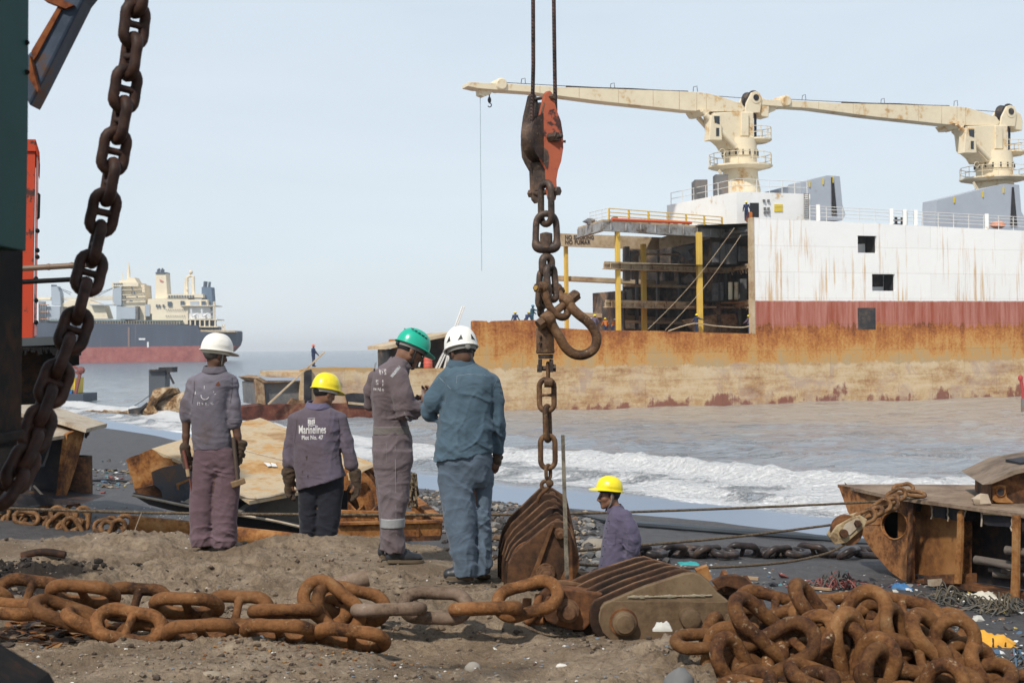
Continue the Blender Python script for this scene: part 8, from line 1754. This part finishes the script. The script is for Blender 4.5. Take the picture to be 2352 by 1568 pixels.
# ---------------------------------------------------------------- man in blue coverall and ivory helmet
M_blue = cloth('steel blue work cloth', (0.062, 0.100, 0.132), (0.045, 0.068, 0.088), .6, (0.080, 0.124, 0.158)); M_blued = cloth('slate blue trousers', (0.080, 0.108, 0.142), (0.055, 0.075, 0.096), .6, (0.10, 0.135, 0.175))
m4 = Man('man in steel blue shirt and trousers with ivory helmet seen from behind', c4_, 9.95, (640, 1500))
lo, hi = m4.box(380, 80, 870, 1520)
g = SDF(lo, hi, .007)
g.sect(m4.rows([(280, 555, 672, .065), (300, 535, 705, .09), (325, 515, 760, .12), (360, 508, 795, .14), (420, 512, 800, .15), (500, 512, 792, .15), (600, 492, 785, .15), (700, 478, 784, .15), (780, 468, 790, .155), (835, 460, 800, .16)], .15), .03, 2.4, m4.hem((460, 834), (800, 782)))
g.chain([m4.p(528, 378), m4.p(462, 490, .0), m4.p(438, 548, .05), m4.p(425, 520, .26)], [54*m4.px, 52*m4.px, 47*m4.px, 36*m4.px], .03); g.chain([m4.p(786, 392), m4.p(808, 500), m4.p(818, 620, .0), m4.p(816, 700, .04), m4.p(816, 772, .06)], [46*m4.px, 40*m4.px, 37*m4.px, 33*m4.px, 30*m4.px], .025)
g.wrinkle(.023, [(m4.p(450, 545, .05), .12, 1.2), (m4.p(640, 740), .2, 1.0), (m4.p(770, 620), .14, 1.2), (m4.p(818, 600), .1, 1.1), (m4.p(540, 500), .1, 1.0)], 31, 5, 11, .3, 8)
sh4 = m4.part(g, 'shirt', M_blue)
g = SDF(lo, hi, .007)
g.sect(m4.rows([(775, 486, 782), (850, 490, 778), (930, 530, 770, .115), (985, 590, 750, .08)], .14), .03, 2.4); g.sect(m4.rows([(800, 480, 700), (920, 482, 696), (1000, 490, 692), (1100, 504, 692), (1200, 520, 690), (1300, 544, 692), (1390, 564, 702), (1440, 578, 706), (1470, 588, 696)], .10, -.02), .02, 2.2); g.sect(m4.rows([(800, 640, 786), (920, 655, 790), (1000, 668, 787), (1100, 672, 781), (1200, 678, 779), (1300, 684, 780), (1400, 690, 780), (1445, 698, 768)], .10, .08), .02, 2.2)
g.wrinkle(.021, [(m4.p(600, 1110), .16, .9), (m4.p(640, 1390), .16, 1.2), (m4.p(730, 1390), .14, 1.2), (m4.p(690, 950), .16, .9), (m4.p(730, 1150), .14, .7)], 34, 5, 12, .3, 8)
m4.part(g, 'trousers', M_blued)
hc4 = m4.p(614, 222); F4 = frame(-24, 16)
g = SDF(lo, hi, .0065); head_sdf(g, hc4, F4, 1.0); g.cap(hc4+F4 @ V((0, -.03, -.05)), m4.p(612, 305), .056, .066, .03); inner_body(g, m4, m4.p(612, 320), m4.p(540, 370), m4.p(770, 380), m4.p(635, 860), [m4.p(635, 1450, -.02), m4.p(735, 1430, .08)])
g.chain([m4.p(530, 380), m4.p(440, 548, .05), m4.p(426, 520, .27), m4.p(420, 505, .34)], [.045, .038, .03, .026], .015); g.chain([m4.p(784, 392), m4.p(818, 610), m4.p(816, 775, .06), m4.p(812, 800, .07)], [.045, .038, .029, .026], .015)
hand_sdf(g, m4.p(420, 505, .34), (-.3, .3, .5), (-.3, -.3, .5), -1, .7); hand_sdf(g, m4.p(812, 796, .06), (-.15, .05, -1), (-.6, .6, 0), 1, .6)
m4.part(g, 'body', M_skin); hair(m4, hc4, F4, M_hair)
helmet(m4.root, hc4+F4 @ V((0, .0, .030)), F4, M_hw2, .232, .262, .152, .018, 2, M_band); strap_loop(m4.root, hc4, F4)
collar(m4.root, m4.p(612, 302), (0, -.12, 1), F4 @ V((0, 1, 0)), .088, .085, .050, M_blue)
glove(m4, m4.p(815, 782, .06), (-.05, 0.05, -1), (-.6, .6, 0), 1, .7, 1.25, .034, .8)
st = plain('pale blue stitching', (.17, .22, .26), .9)
stick(flat_mesh([[(-.11, .0), (-.03, .011), (.09, .004), (.09, .007), (-.03, .014), (-.11, .003)], [(-.11, .0), (-.107, .0), (-.112, -.05), (-.115, -.05)]]), 'yoke_seam', st, sh4, m4.p(675, 357), sh4)
stick(flat_mesh([[(-.05, .035), (.03, -.045), (.034, -.043), (-.046, .038)]]), 'shoulder_seam', st, sh4, m4.p(528, 395), sh4); stick(flat_mesh([[(-.02, -.04), (-.017, -.04), (.022, .05), (.019, .05)]]), 'shoulder_seam', st, sh4, m4.p(803, 400), sh4)
shoe(m4.root, m4.p(676, 1497, .02), m4.p(522, 1470, -.02)+V((0, .0, -.03)), .09, .052); shoe(m4.root, m4.p(722, 1490, .06), m4.p(745, 1490, .30), .085, .046)
# ---------------------------------------------------------------- man in profile with yellow helmet on the lower beach
c5_ = lambda x, y: (x*.2734+1102.5, y*.2734+1084)
M_purp = cloth('washed purple shirt', (0.082, 0.070, 0.112), (0.06, 0.05, 0.075), .5, (0.112, 0.096, 0.142))
m5 = Man('man with moustache in yellow helmet and purple shirt standing in profile on the beach', c5_, 13.8, (1150, 1540))
bz = gz(m5.o.x, 13.8); fy = 1540+(m5.o.z-bz)/m5.px
lo, hi = m5.box(950, 20, 1370, fy+20)
g = SDF(lo, hi, .007)
g.sect(m5.rows([(278, 1098, 1172, .06), (300, 1088, 1200, .10), (335, 1078, 1245, .15), (380, 1066, 1270, .175), (450, 1048, 1268, .175), (550, 1032, 1250, .165), (650, 1018, 1245, .16), (750, 1008, 1240, .16), (850, 1000, 1240, .16), (940, 1005, 1245, .16)], .16), .03, 2.3)
g.chain([m5.p(1232, 366, -.12), m5.p(1272, 470, -.165), m5.p(1288, 560, -.18), m5.p(1284, 640, -.16), m5.p(1268, 740, -.13)], [45*m5.px, 46*m5.px, 45*m5.px, 44*m5.px, 40*m5.px], .06); g.chain([m5.p(1120, 370, .15), m5.p(1090, 560, .19), m5.p(1060, 740, .17)], [.05, .045, .04], .03)
g.wrinkle(.013, [(m5.p(1285, 560, -.18), .14, 1.2), (m5.p(1130, 560), .2, .7), (m5.p(1270, 680, -.15), .1, 1.3), (m5.p(1060, 760), .16, .8)], 41, 6, 13, .3, 7)
sh5 = m5.part(g, 'shirt', M_purp)
g = SDF(lo, hi, .009)
g.sect(m5.rows([(900, 1014, 1236), (1020, 1030, 1220), (1080, 1070, 1190, .1)], .14), .03, 2.3)
for dy in (-.09, .1): g.sect(m5.rows([(940, 1020, 1228), (1020, 1030, 1215), (1250, 1060, 1190), (fy-60, 1075, 1180), (fy-25, 1080, 1178)], .085, dy), .02, 2.2)
m5.part(g, 'trousers', M_navy)
hc5 = m5.p(1085, 195); F5 = frame(-97, 2)
g = SDF(lo, hi, .0055); head_sdf(g, hc5, F5, 1.0); g.cap(hc5+F5 @ V((0, -.03, -.06)), m5.p(1135, 320), .052, .062, .03); inner_body(g, m5, m5.p(1150, 340), m5.p(1180, 400, -.09), m5.p(1150, 400, .1), m5.p(1130, 960), [m5.p(1130, fy-40, -.09), m5.p(1130, fy-40, .1)])
g.chain([m5.p(1236, 395, -.12), m5.p(1288, 560, -.18), m5.p(1268, 745, -.13), m5.p(1262, 770, -.12)], [.042, .036, .029, .026], .015); g.chain([m5.p(1120, 370, .15), m5.p(1090, 560, .19), m5.p(1060, 750, .17)], [.042, .036, .028], .015)
hand_sdf(g, m5.p(1262, 770, -.12), (-.15, 0, -1), (0, .8, 0), 1, .5); hand_sdf(g, m5.p(1058, 755, .17), (-.1, 0, -1), (0, -.8, 0), -1, .5)
m5.part(g, 'body', M_skin2); hair(m5, hc5, F5, M_hair)
mb = MB()
for sx in (-1, 1): mb.blob(hc5+F5 @ V((sx*.031, .081, .002)), (.013, .012, .011), 10)
mb.each('eye', M_eye, m5.root)
g = SDF([q-.16 for q in hc5], [q+.16 for q in hc5], .0045); A5 = [[F5[i][j] for j in range(3)] for i in range(3)]
g.ell(hc5+F5 @ V((0, .091, -.060)), (.032, .010, .008), A5, 0); m5.part(g, 'moustache', M_hair)
g = SDF([q-.16 for q in hc5], [q+.16 for q in hc5], .0045)
for sx in (-1, 1): g.cap(hc5+F5 @ V((sx*.014, .090, .020)), hc5+F5 @ V((sx*.050, .076, .022)), .0045, .003, 0)
m5.part(g, 'eyebrow', M_hair)
helmet(m5.root, hc5+F5 @ V((0, -.004, .060)), frame(-97, -8), M_hy, .225, .262, .125, .058, 0, M_strap); strap_loop(m5.root, hc5+F5 @ V((0, -.02, 0)), F5, 1.02, M_band, -.115)
collar(m5.root, m5.p(1130, 318), (-.22, -.12, 1), F5 @ V((0, 1, 0)), .075, .08, .042, M_purp)
mb = MB()
for x, y in ((1075, 410), (1055, 470), (1042, 550), (1030, 620), (1020, 705), (1012, 780)): mb.lathe(m5.p(x+8, y, -.14), V((-.5, -1, 0)), [(0, .006), (.006, .006)], 8)
mb.each('button', M_strap, sh5)
stick(flat_mesh([[(-.04, .05), (.045, .055), (.045, .052), (-.04, .047)], [(.043, .055), (.046, .055), (.038, -.07), (.035, -.07)], [(-.045, -.065), (.038, -.07), (.038, -.067), (-.045, -.062)]]), 'pocket_seam', plain('dark pocket seam', (.055, .045, .085), .9), sh5, m5.p(1105, 555), sh5)
for dy in (-.09, .1): shoe(m5.root, m5.p(1175, fy, dy), m5.p(955, fy, dy), .08)
# ---------------------------------------------------------------- small figures on the ship and wreck
def worker(foot, H, yaw, top, leg, hat, label, bend=0.0, arms=((.2, .25, -.45), (-.2, .25, -.45)), legs=True, grp='workers on the beached ship'):
    k = H/1.75; Fm = frame(yaw); T = lambda x, y, z: foot+Fm @ V((x, y, z))*k
    root = thing('person', label, 'person', foot, grp)
    h = .03*k; lo = [foot[i]-1.1*k for i in range(3)]; hi = [foot[i]+(1.1*k if i < 2 else 2*k) for i in range(3)]; lo[2] = foot.z-.1
    by, bz_ = math.sin(bend), math.cos(bend); U = lambda x, y, z: T(x, y*bz_+(z-.9)*by, .9+(z-.9)*bz_-y*by)
    sh = [U(-.2, 0, 1.42), U(.2, 0, 1.42)]
    g = SDF(lo, hi, h); g.cap(U(0, 0, .95), U(0, 0, 1.35), .15*k, .17*k, .03); g.cap(*sh, .09*k, None, .04)
    for s_, a in zip(sh, arms[::-1]): e = s_+Fm @ V((a[0]*.5, a[1]*.3, a[2]*.62))*k; w_ = s_+Fm @ V(a)*k; g.chain([s_, e, w_], [.075*k, .062*k, .05*k], .03)
    link_mesh('shirt', g.mesh('shirt', top, foot), root)
    g = SDF(lo, hi, h); g.cap(U(-.07, 0, .95), U(.07, 0, .95), .13*k, None, .03)
    for sx in (-1, 1): g.chain([T(sx*.09, 0, .92), T(sx*.11, .03, .5), T(sx*.11, 0, .06)], [.105*k, .085*k, .07*k], .03)
    link_mesh('trousers', g.mesh('trousers', leg, foot), root)
    g = SDF(lo, hi, h*.8); g.ell(U(0, .02, 1.62), (.09*k, .1*k, .13*k)); g.cap(U(0, 0, 1.4), U(0, 0, 1.55), .06*k, None, .03); g.cap(U(0, 0, 1), U(0, 0, 1.4), .1*k)
    for s_, a in zip(sh, arms[::-1]): w_ = s_+Fm @ V(a)*k; g.cap(s_, w_, .04*k, None, .03); g.cap(w_, w_+(w_-s_).normalized()*.1*k, .05*k, .04*k, .02)
    for sx in (-1, 1): g.cap(T(sx*.09, 0, .95), T(sx*.11, 0, .06), .05*k); g.cap(T(sx*.11, 0, .04), T(sx*.11, .15, .04), .05*k, None, .02)
    link_mesh('body', g.mesh('body', M_skin, foot), root)
    c = U(0, .01, 1.66); mb = MB(); n = 14; mb.lathe(c, U(0, 0, 2)-U(0, 0, 1), [(0, .165*k), (.015, .15*k), (.05, .135*k), (.10, .10*k), (.14, .04*k)], n); mb.build('helmet', hat, root); return root
CB = plain('dark blue overalls', (0.022, 0.035, 0.085), .9, .2); CM = plain('dull mauve overalls', (0.12, 0.10, 0.15), .9, .2); CO = plain('orange jacket', (0.48, 0.14, 0.02), .9, .15); CT = plain('blue green overalls', (0.02, 0.07, 0.10), .9, .2); HO = plain('orange helmet', (0.70, 0.10, 0.02), .4); HB = plain('blue helmet', (0.02, 0.18, 0.30), .4)
worker(S(720, 842, .9), 1.68, 60, CB, CB, HO, 'lone worker in dark blue with orange helmet standing on the low wreck', grp=None)
worker(S(1183, 758, 1.2), 1.5, 10, CB, CB, M_hy, 'left of two dark clad workers crouching behind the rusty bulwark', .3); worker(S(1208, 757, 1.2), 1.55, 40, CB, CB, M_hy, 'worker bending behind the rusty bulwark beside the blue hooded man', .6)
worker(S(1222, 752, 1.2), 1.85, 70, CT, CT, HB, 'worker in blue green with a blue helmet holding a pole behind the bulwark', .1, ((.1, .35, -.1), (-.1, .35, -.3)))
worker(S(1366, 770, 2.0), 1.75, 20, CM, CB, M_hy, 'worker in mauve shirt standing left of the orange jackets on the cut deck', .15); worker(S(1392, 769, 2.0), 1.45, -10, CO, CB, M_hy, 'worker in orange jacket with yellow helmet stooping on the cut deck', .35); worker(S(1407, 769, 2.6), 1.4, 60, CO, CB, M_hw, 'worker in orange jacket with white helmet reaching right on the cut deck', .4, ((.1, .6, -.15), (-.1, .6, -.2)))
worker(S(1600, 767, .9), 1.72, 50, CB, CB, M_hy, 'worker in dark blue reaching to the yellow column on the cut deck', .05, ((.1, .55, -.15), (-.25, -.3, -.4))); worker(S(1722, 768, 1.0), 1.7, -50, CM, CB, M_hy, 'worker in grey mauve standing inside the ship at the white cut edge', .1, ((.1, .35, -.4), (-.1, .35, -.35)))
p_ = S(1714.5, 507, 3.2); p_.z = rp[2].z+.03 if False else p_.z; worker(p_, 1.72, 30, CB, CB, M_hy, 'worker in dark blue standing high up beside the deckhouse door')
mb = MB(); mb.box(S(1721, 499, 3.3), (.55, .3, .95)); tag(mb.build('orange_bag', CO, None, bevel=.08), 'orange bag hanging beside the worker at the deckhouse door', 'bag')
# ================================================================== stones, clods, litter
def scatter(name, n, pos, size, mats, flat=(.4, .9), seed=0, shard=False, sink=.3):
    rr = np.random.default_rng(seed); V_, F_, MI = [], [], []
    base = np.array([(1,0,0),(0,1,0),(-1,0,0),(0,-1,0),(.6,.6,.7),(-.6,.6,.7),(-.6,-.6,.7),(.6,-.6,.7),(0,0,1),(0,0,-.8)], float)
    fc = [(0,1,4),(1,2,5),(2,3,6),(3,0,7),(0,4,7),(1,5,4),(2,6,5),(3,7,6),(4,5,8),(5,6,8),(6,7,8),(7,4,8),(1,0,9),(2,1,9),(3,2,9),(0,3,9)]
    P_ = pos(rr, n); z = ground_z(P_[:, 0], P_[:, 1]); k = 0
    for i in range(len(P_)):
        r = size(rr, P_[i]); a = rr.uniform(0, 6.28); e = rr.uniform(*flat); w = rr.uniform(.55, 1)
        v = base*(1+rr.uniform(-.28, .28, (10, 3)))*np.array([r, r*w, r*e])
        if shard: t = rr.uniform(-.5, .5); v[:, 2] += v[:, 0]*t
        c, s_ = math.cos(a), math.sin(a); x = v[:, 0]*c-v[:, 1]*s_; y = v[:, 0]*s_+v[:, 1]*c
        V_.append(np.stack([x+P_[i, 0], y+P_[i, 1], v[:, 2]+z[i]+r*e*(1-2*sink)*.5], 1)); F_.append(np.array(fc)+k); k += 10; MI += [int(rr.integers(len(mats)))]*16
    me = np_mesh(name, np.concatenate(V_), np.concatenate(F_), mats, False); me.polygons.foreach_set('material_index', MI); me.update()
    return tag(link_mesh(name, me), kind='stuff')
def on_view(x0, x1, y0, y1, flt=None):
    def f(rr, n):
        out = []
        while len(out) < n:
            x, y = rr.uniform(x0, x1), rr.uniform(y0, y1); q = PZ(x, y, 0) if y > 1195 else None
            if q is None or q.y > 40: continue
            if flt is None or flt(q.x, q.y): out.append((q.x, q.y))
        return np.array(out)
    return f
md = lambda x, y: y < np.interp(x, _cx, _cy)+.6
st1 = plain('grey stone', (.20, .19, .18), .9, .3, 30); st2 = plain('tan stone', (.30, .24, .17), .9, .3, 30); st3 = plain('pale shell', (.62, .58, .52), .7, .15, 30); st4 = plain('dark stone', (.07, .062, .058), .9, .3, 30); st5 = plain('slate blue stone', (.16, .19, .22), .8, .3, 30)
cl1 = plain('brown clod', (.165, .120, .080), .95, .4, 30, .9); cl2 = plain('dark clod', (.075, .053, .037), .95, .4, 30, .9); cl3 = plain('dry clod', (.22, .165, .115), .95, .4, 30, .9)
sz = lambda a, b, p=2.2: (lambda rr, q: a+(b-a)*rr.uniform(0, 1)**p)
scatter('gravel', 4200, on_view(-200, 1800, 1205, 1640, md), sz(.003, .013, 3.2), [st1, st2, st2, st2, st1, st4, st5, cl1, cl3, st3], seed=1)
scatter('dirt_clods', 2200, on_view(-200, 1800, 1205, 1640, lambda x, y: md(x, y) and vn2(np.array([x*1.3]), np.array([y*1.3]), 15)[0]+.4*vn2(np.array([x*5]), np.array([y*5]), 18)[0] > .05), sz(.005, .026, 3), [cl1, cl1, cl2, cl3], (.5, 1), seed=2)
scatter('shell_fragments', 260, on_view(-200, 1800, 1230, 1640, md), sz(.005, .02, 2.4), [st3, st2, st2, st5], (.12, .3), seed=3, shard=True)
rf1 = plain('rust flake', (.20, .075, .02), .9, .4, 20); rf2 = plain('ochre flake', (.26, .14, .05), .9, .4, 20); rf3 = plain('brown flake', (.09, .05, .03), .9, .3, 20)
def gauss(px, py, sx, sy):
    c = PZ(px, py, 0); return lambda rr, n: np.stack([rr.normal(c.x, sx, n), rr.normal(c.y, sy, n)], 1)
scatter('rust_flakes', 420, gauss(125, 1438, .20, .22), sz(.012, .06, 1.5), [rf1, rf1, rf2, rf3, cl2], (.12, .35), seed=4, shard=True)
scatter('rust_crumbs', 300, gauss(760, 1505, .5, .22), sz(.004, .016, 2), [rf1, rf3, rf2], (.3, .8), seed=5)
scatter('soil_lumps', 420, gauss(40, 1320, .36, .36), sz(.008, .04, 2.4), [plain('black soil', (.022, .016, .012), .95, .4, 30, .9), plain('damp soil', (.045, .032, .023), .95, .4, 30, .9)], (.5, 1), seed=6)
# beach rubble and litter
lt = [plain('white litter', (.60, .60, .58), .7), plain('pale litter', (.45, .43, .38), .8), plain('blue litter', (.07, .12, .18), .6), plain('teal litter', (.07, .18, .18), .7), plain('yellow litter', (.38, .28, .08), .7), plain('red litter', (.20, .06, .05), .7), plain('brown litter', (.16, .10, .06), .9), plain('dark litter', (.03, .03, .035), .8), st1, st2, st4, st4, plain('brown litter b', (.12, .08, .05), .9)]
def cluster(pts):
    def f(rr, n):
        out = []
        for _ in range(n):
            px, py, sx, sy = pts[rr.integers(len(pts))]; g_ = G(px+rr.normal(0, sx), max(1060, py+rr.normal(0, sy))); out.append((g_.x, g_.y))
        return np.array(out)
    return f
scatter('beach_litter', 560, cluster([(2050, 1400, 160, 18), (2230, 1390, 80, 18), (2250, 1450, 90, 30), (1980, 1345, 120, 8), (2150, 1350, 90, 9), (1780, 1345, 110, 18), (2300, 1520, 50, 30), (2120, 1430, 90, 22)]), sz(.015, .085, 2.4), lt, (.15, .6), seed=7, shard=True)
scatter('beach_litter', 300, cluster([(230, 1105, 60, 7), (300, 1112, 50, 8), (255, 1085, 60, 8), (210, 1118, 40, 6), (320, 1060, 40, 14)]), sz(.02, .12, 2.6), lt, (.2, .6), seed=8, shard=True)
scatter('beach_rubble', 1300, cluster([(1060, 1190, 40, 26), (1000, 1150, 25, 16), (1110, 1215, 28, 20), (1340, 1210, 22, 16), (1370, 1270, 40, 16), (1400, 1330, 70, 24), (1150, 1160, 30, 8)]), sz(.02, .11, 2.4), [st1, st4, st4, st2, plain('beach stone', (.09, .087, .085), .9, .3, 20), st4, lt[6], st1], (.4, .9), seed=9)
scatter('beach_specks', 700, cluster([(1700, 1330, 200, 30), (1550, 1300, 120, 20), (200, 1180, 120, 20), (2150, 1470, 120, 40), (330, 1190, 60, 10)]), sz(.008, .03, 2), [lt[0], lt[1], st2, lt[6], st1], (.2, .6), seed=10)
# ---- single finds
def lump(name, px, py, rad, mat, label, cat, seed=1, n=14, jit=.16, on=None, up=.35):
    p = on or G(px, py); mb = MB(); mb.blob(p+UZ*rad[2]*up, rad, n, jit, seed=seed); return tag(mb.build(name, mat, angle=70), label, cat)
lump('pebble', 485, 1556, (.055, .035, .026), st2, 'smooth oval tan pebble near the bottom edge left of centre', 'pebble', 2, 16, .04)
lump('stone', 1086, 1540, (.045, .04, .035), plain('grey tan stone', (.27, .24, .20), .9, .2, 20), 'round greyish stone in the sand below the foreground chain', 'stone', 3, 16, .05)
lump('stone', 1560, 1585, (.075, .06, .07), plain('dark slate rock', (.15, .145, .14), .8, .2, 10, .3), 'smooth slate grey rock left of the chain pile at the bottom edge', 'stone', 4, 16, .14)
lump('stone', 1290, 1530, (.03, .02, .012), st3, 'small pale flat stone right of centre in the foreground sand', 'stone', 5)
lump('stone', 243, 1462, (.05, .04, .05), plain('crumbly grey lump', (.19, .165, .135), .95, .4, 30, .9), 'crumbly grey lump beside the lower foreground chain', 'stone', 6, 14, .25)
lump('rock', 1372, 1258, (.26, .16, .10), plain('beach rock', (.27, .23, .18), .9, .3, 8, .6), 'tan rock on the beach left of the purple shirt man', 'rock', 7)
def rag(name, px, py, w_, d_, h_, mat, label, cat, seed=1, on=None, jag_=.22, cells=12):
    p = on or G(px, py); rr = np.random.default_rng(seed); mb = MB(); n = cells; vs = []; ph = rr.uniform(0, 6, 4)
    for i in range(n+1):
        for j in range(n+1):
            u, v = i/n*2-1, j/n*2-1; e = 1+.18*math.sin(4*u+ph[0])*math.cos(3*v+ph[1]); hh = max(0, 1-max(abs(u), abs(v))**3)
            vs.append(p+V((u*w_*e, v*d_*e, .01+h_*hh*(.55+jag_*(math.sin(5*u+ph[2])*math.sin(4*v+ph[3])+.5*math.sin(11*u+7*v+ph[1]))))))
    m = len(vs); vs += [q-UZ*.012 for q in vs]; ix = lambda i, j: i*(n+1)+j
    fs = [(ix(i, j), ix(i+1, j), ix(i+1, j+1), ix(i, j+1)) for i in range(n) for j in range(n)]; fs += [tuple(m+q for q in reversed(f)) for f in fs]
    for i in range(n): fs += [(ix(i, 0), m+ix(i, 0), m+ix(i+1, 0), ix(i+1, 0)), (ix(i, n), ix(i+1, n), m+ix(i+1, n), m+ix(i, n)), (ix(0, i), ix(0, i+1), m+ix(0, i+1), m+ix(0, i)), (ix(n, i), m+ix(n, i), m+ix(n, i+1), ix(n, i+1))]
    mb.add(vs, fs); return tag(mb.build(name, mat, angle=70), label, cat)
lv = rag('life_vest', 2262, 1482, .31, .14, .20, plain('orange yellow vest fabric', (.72, .34, .03), .7, .2, 12), 'crumpled orange yellow life vest with dark straps right of the chain pile', 'life vest', 3)
mb = MB(); b0 = G(2262, 1482)
for dx in (-.10, .06, .19): mb.tube([b0+V((dx-.02, -.145, .02)), b0+V((dx, -.09, .085)), b0+V((dx+.02, .02, .10)), b0+V((dx+.02, .12, .04))], .010, 6)
mb.each('strap', M_black, lv)
rag('cloth', 1580, 1296, .17, .16, .05, plain('teal cloth', (.03, .30, .29), .8, .2), 'small teal cloth lying on the dark beach behind the lying block', 'cloth', 4)
rag('sheet', 2010, 1398, .30, .2, .12, plain('dirty white sheet', (.42, .41, .37), .8, .25, 6), 'dirty white plastic sheet on the beach behind the chain pile', 'plastic sheet', 5)
rag('bag', 2255, 1382, .28, .18, .18, plain('white sack', (.60, .56, .46), .8, .2, 8), 'white and yellowish sack among the rubbish below the bow section', 'sack', 6)
rag('bag', 2300, 1378, .12, .12, .12, plain('bright yellow bag', (.62, .46, .02), .7), 'bright yellow bag beside the white sack below the bow section', 'bag', 7)
rag('bag', 2068, 1352, .14, .12, .12, plain('blue bag', (.04, .14, .30), .7), 'blue bag in the rubbish at the foot of the bow section', 'bag', 8)
rag('tarp', 1945, 1388, .12, .1, .1, lt[0], 'small white foam piece on the beach right of the sheave ring', 'foam', 9)
fo_ = rag('foam_chunk', 1522, 1444, .05, .035, .055, plain('white foam', (.5, .48, .43), .9), 'white broken foam chunk in front of the lying sheave block', 'foam', 10, on=P(1522, 1446, 8.0))
def tangle(name, px, py, n, r, L_, mats, label, cat, seed):
    rr = random.Random(seed); root = thing(name, label, cat, G(px, py)); b0 = root.location.copy()
    for k, mt in enumerate(mats):
        mb = MB()
        for i in range(n):
            p = b0+V((rr.gauss(0, L_), rr.gauss(0, L_*.45), .02)); pts = [p]
            a = rr.uniform(0, 6.28)
            for j in range(6): a += rr.uniform(-1, 1); p = p+V((math.cos(a)*.09, math.sin(a)*.06, 0)); pts.append(V((p.x, p.y, b0.z+.03+abs(rr.gauss(0, .10))*max(0, 1-abs(p.x-b0.x)/(2.5*L_)))))
            mb.tube(bez(pts, 3), r, 4)
        mb.build('strands', mt, root)
    return root
rp_ = [plain('grey net rope', (.085, .08, .07), .9, .3), plain('olive net rope', (.11, .09, .06), .9, .3)]
tangle('net_heap', 2185, 1388, 18, .010, .22, rp_, 'tangled heap of grey net rope at the foot of the bow section', 'net', 1)
tangle('net_heap', 2310, 1405, 22, .011, .2, rp_, 'tangled olive net rope at the right edge below the bow section', 'net', 2)
tangle('net_heap', 1925, 1352, 26, .012, .20, [rp_[0], lt[5]], 'small dark tangle of rope with red strands behind the chain pile', 'net', 3)
tangle('net_heap', 2352, 1535, 12, .010, .15, [rp_[0], lt[2]], 'tangle of blue and grey rope right of the orange life vest', 'net', 4)
mb = MB(); a, b_ = G(1845, 1352), G(1908, 1358); mb.beam(a+UZ*.03, b_+UZ*.03, .05, .03); tag(mb.build('wood_strip', plain('tan wood', (.36, .22, .12), .9), smooth=False), 'thin tan wooden strip on the beach behind the chain pile', 'plank')
mb = MB(); a, b_ = G(1700, 1330), G(1742, 1333); mb.beam(a+UZ*.03, b_+UZ*.03, .06, .04); tag(mb.build('wood_strip', plain('tan wood', (.36, .24, .14), .9), smooth=False), 'short tan wooden strip on the beach behind the lying block', 'plank')
sp = thing('spike', 'rusty spike with a flat tag sticking out behind the chain pile', 'spike', P(1858, 1390, 7.6))
mb = MB(); mb.cyl(P(1822, 1340, 7.7), P(1848, 1392, 7.6), .02, 8); mb.build('shaft', M_ple, sp)
mb = MB(); mb.prism([P(*q, 7.72) for q in ((1812, 1368), (1832, 1362), (1838, 1392), (1818, 1395))], (0, .02, 0)); mb.build('tag_plate', M_rustd, sp, smooth=False)
mb = MB(); mb.tube(bez([P(50, 1276, 11.2), P(80, 1269, 11.2), P(110, 1267, 11.2), P(150, 1274, 11.2)], 4), .03, 10); tag(mb.build('buried_pipe', M_rustd), 'short orange rusty pipe half buried in the sand at the left', 'pipe')
mb = MB(); mb.tube([P(300, 1250, 13), P(312, 1210, 13.1), P(325, 1176, 13.2)], .004, 4); tag(mb.build('twig', st2), 'thin dry twig standing by the heaped chain at the left', 'twig')
# ================================================================== sea haze
mb = MB(); mb.hexa([(-11900, -65, -8.5), (11900, -65, -8.5), (11900, 9100, -8.5), (-11900, 9100, -8.5), (-11900, -65, 42), (11900, -65, 42), (11900, 9100, 42), (-11900, 9100, 42)])
hm_, nt, b = nmat('sea haze'); nt.nodes.remove(b); out = nt.nodes['Material Output']
vp = nd(nt, 'VolumePrincipled', {'Color': (0.95, 0.975, 1.0), 'Density': 0.00016, 'Anisotropy': 0.0}); nt.links.new(vp.outputs[0], out.inputs['Volume'])
hz = mb.build('haze', hm_, None, smooth=False); tag(hz, kind='stuff')
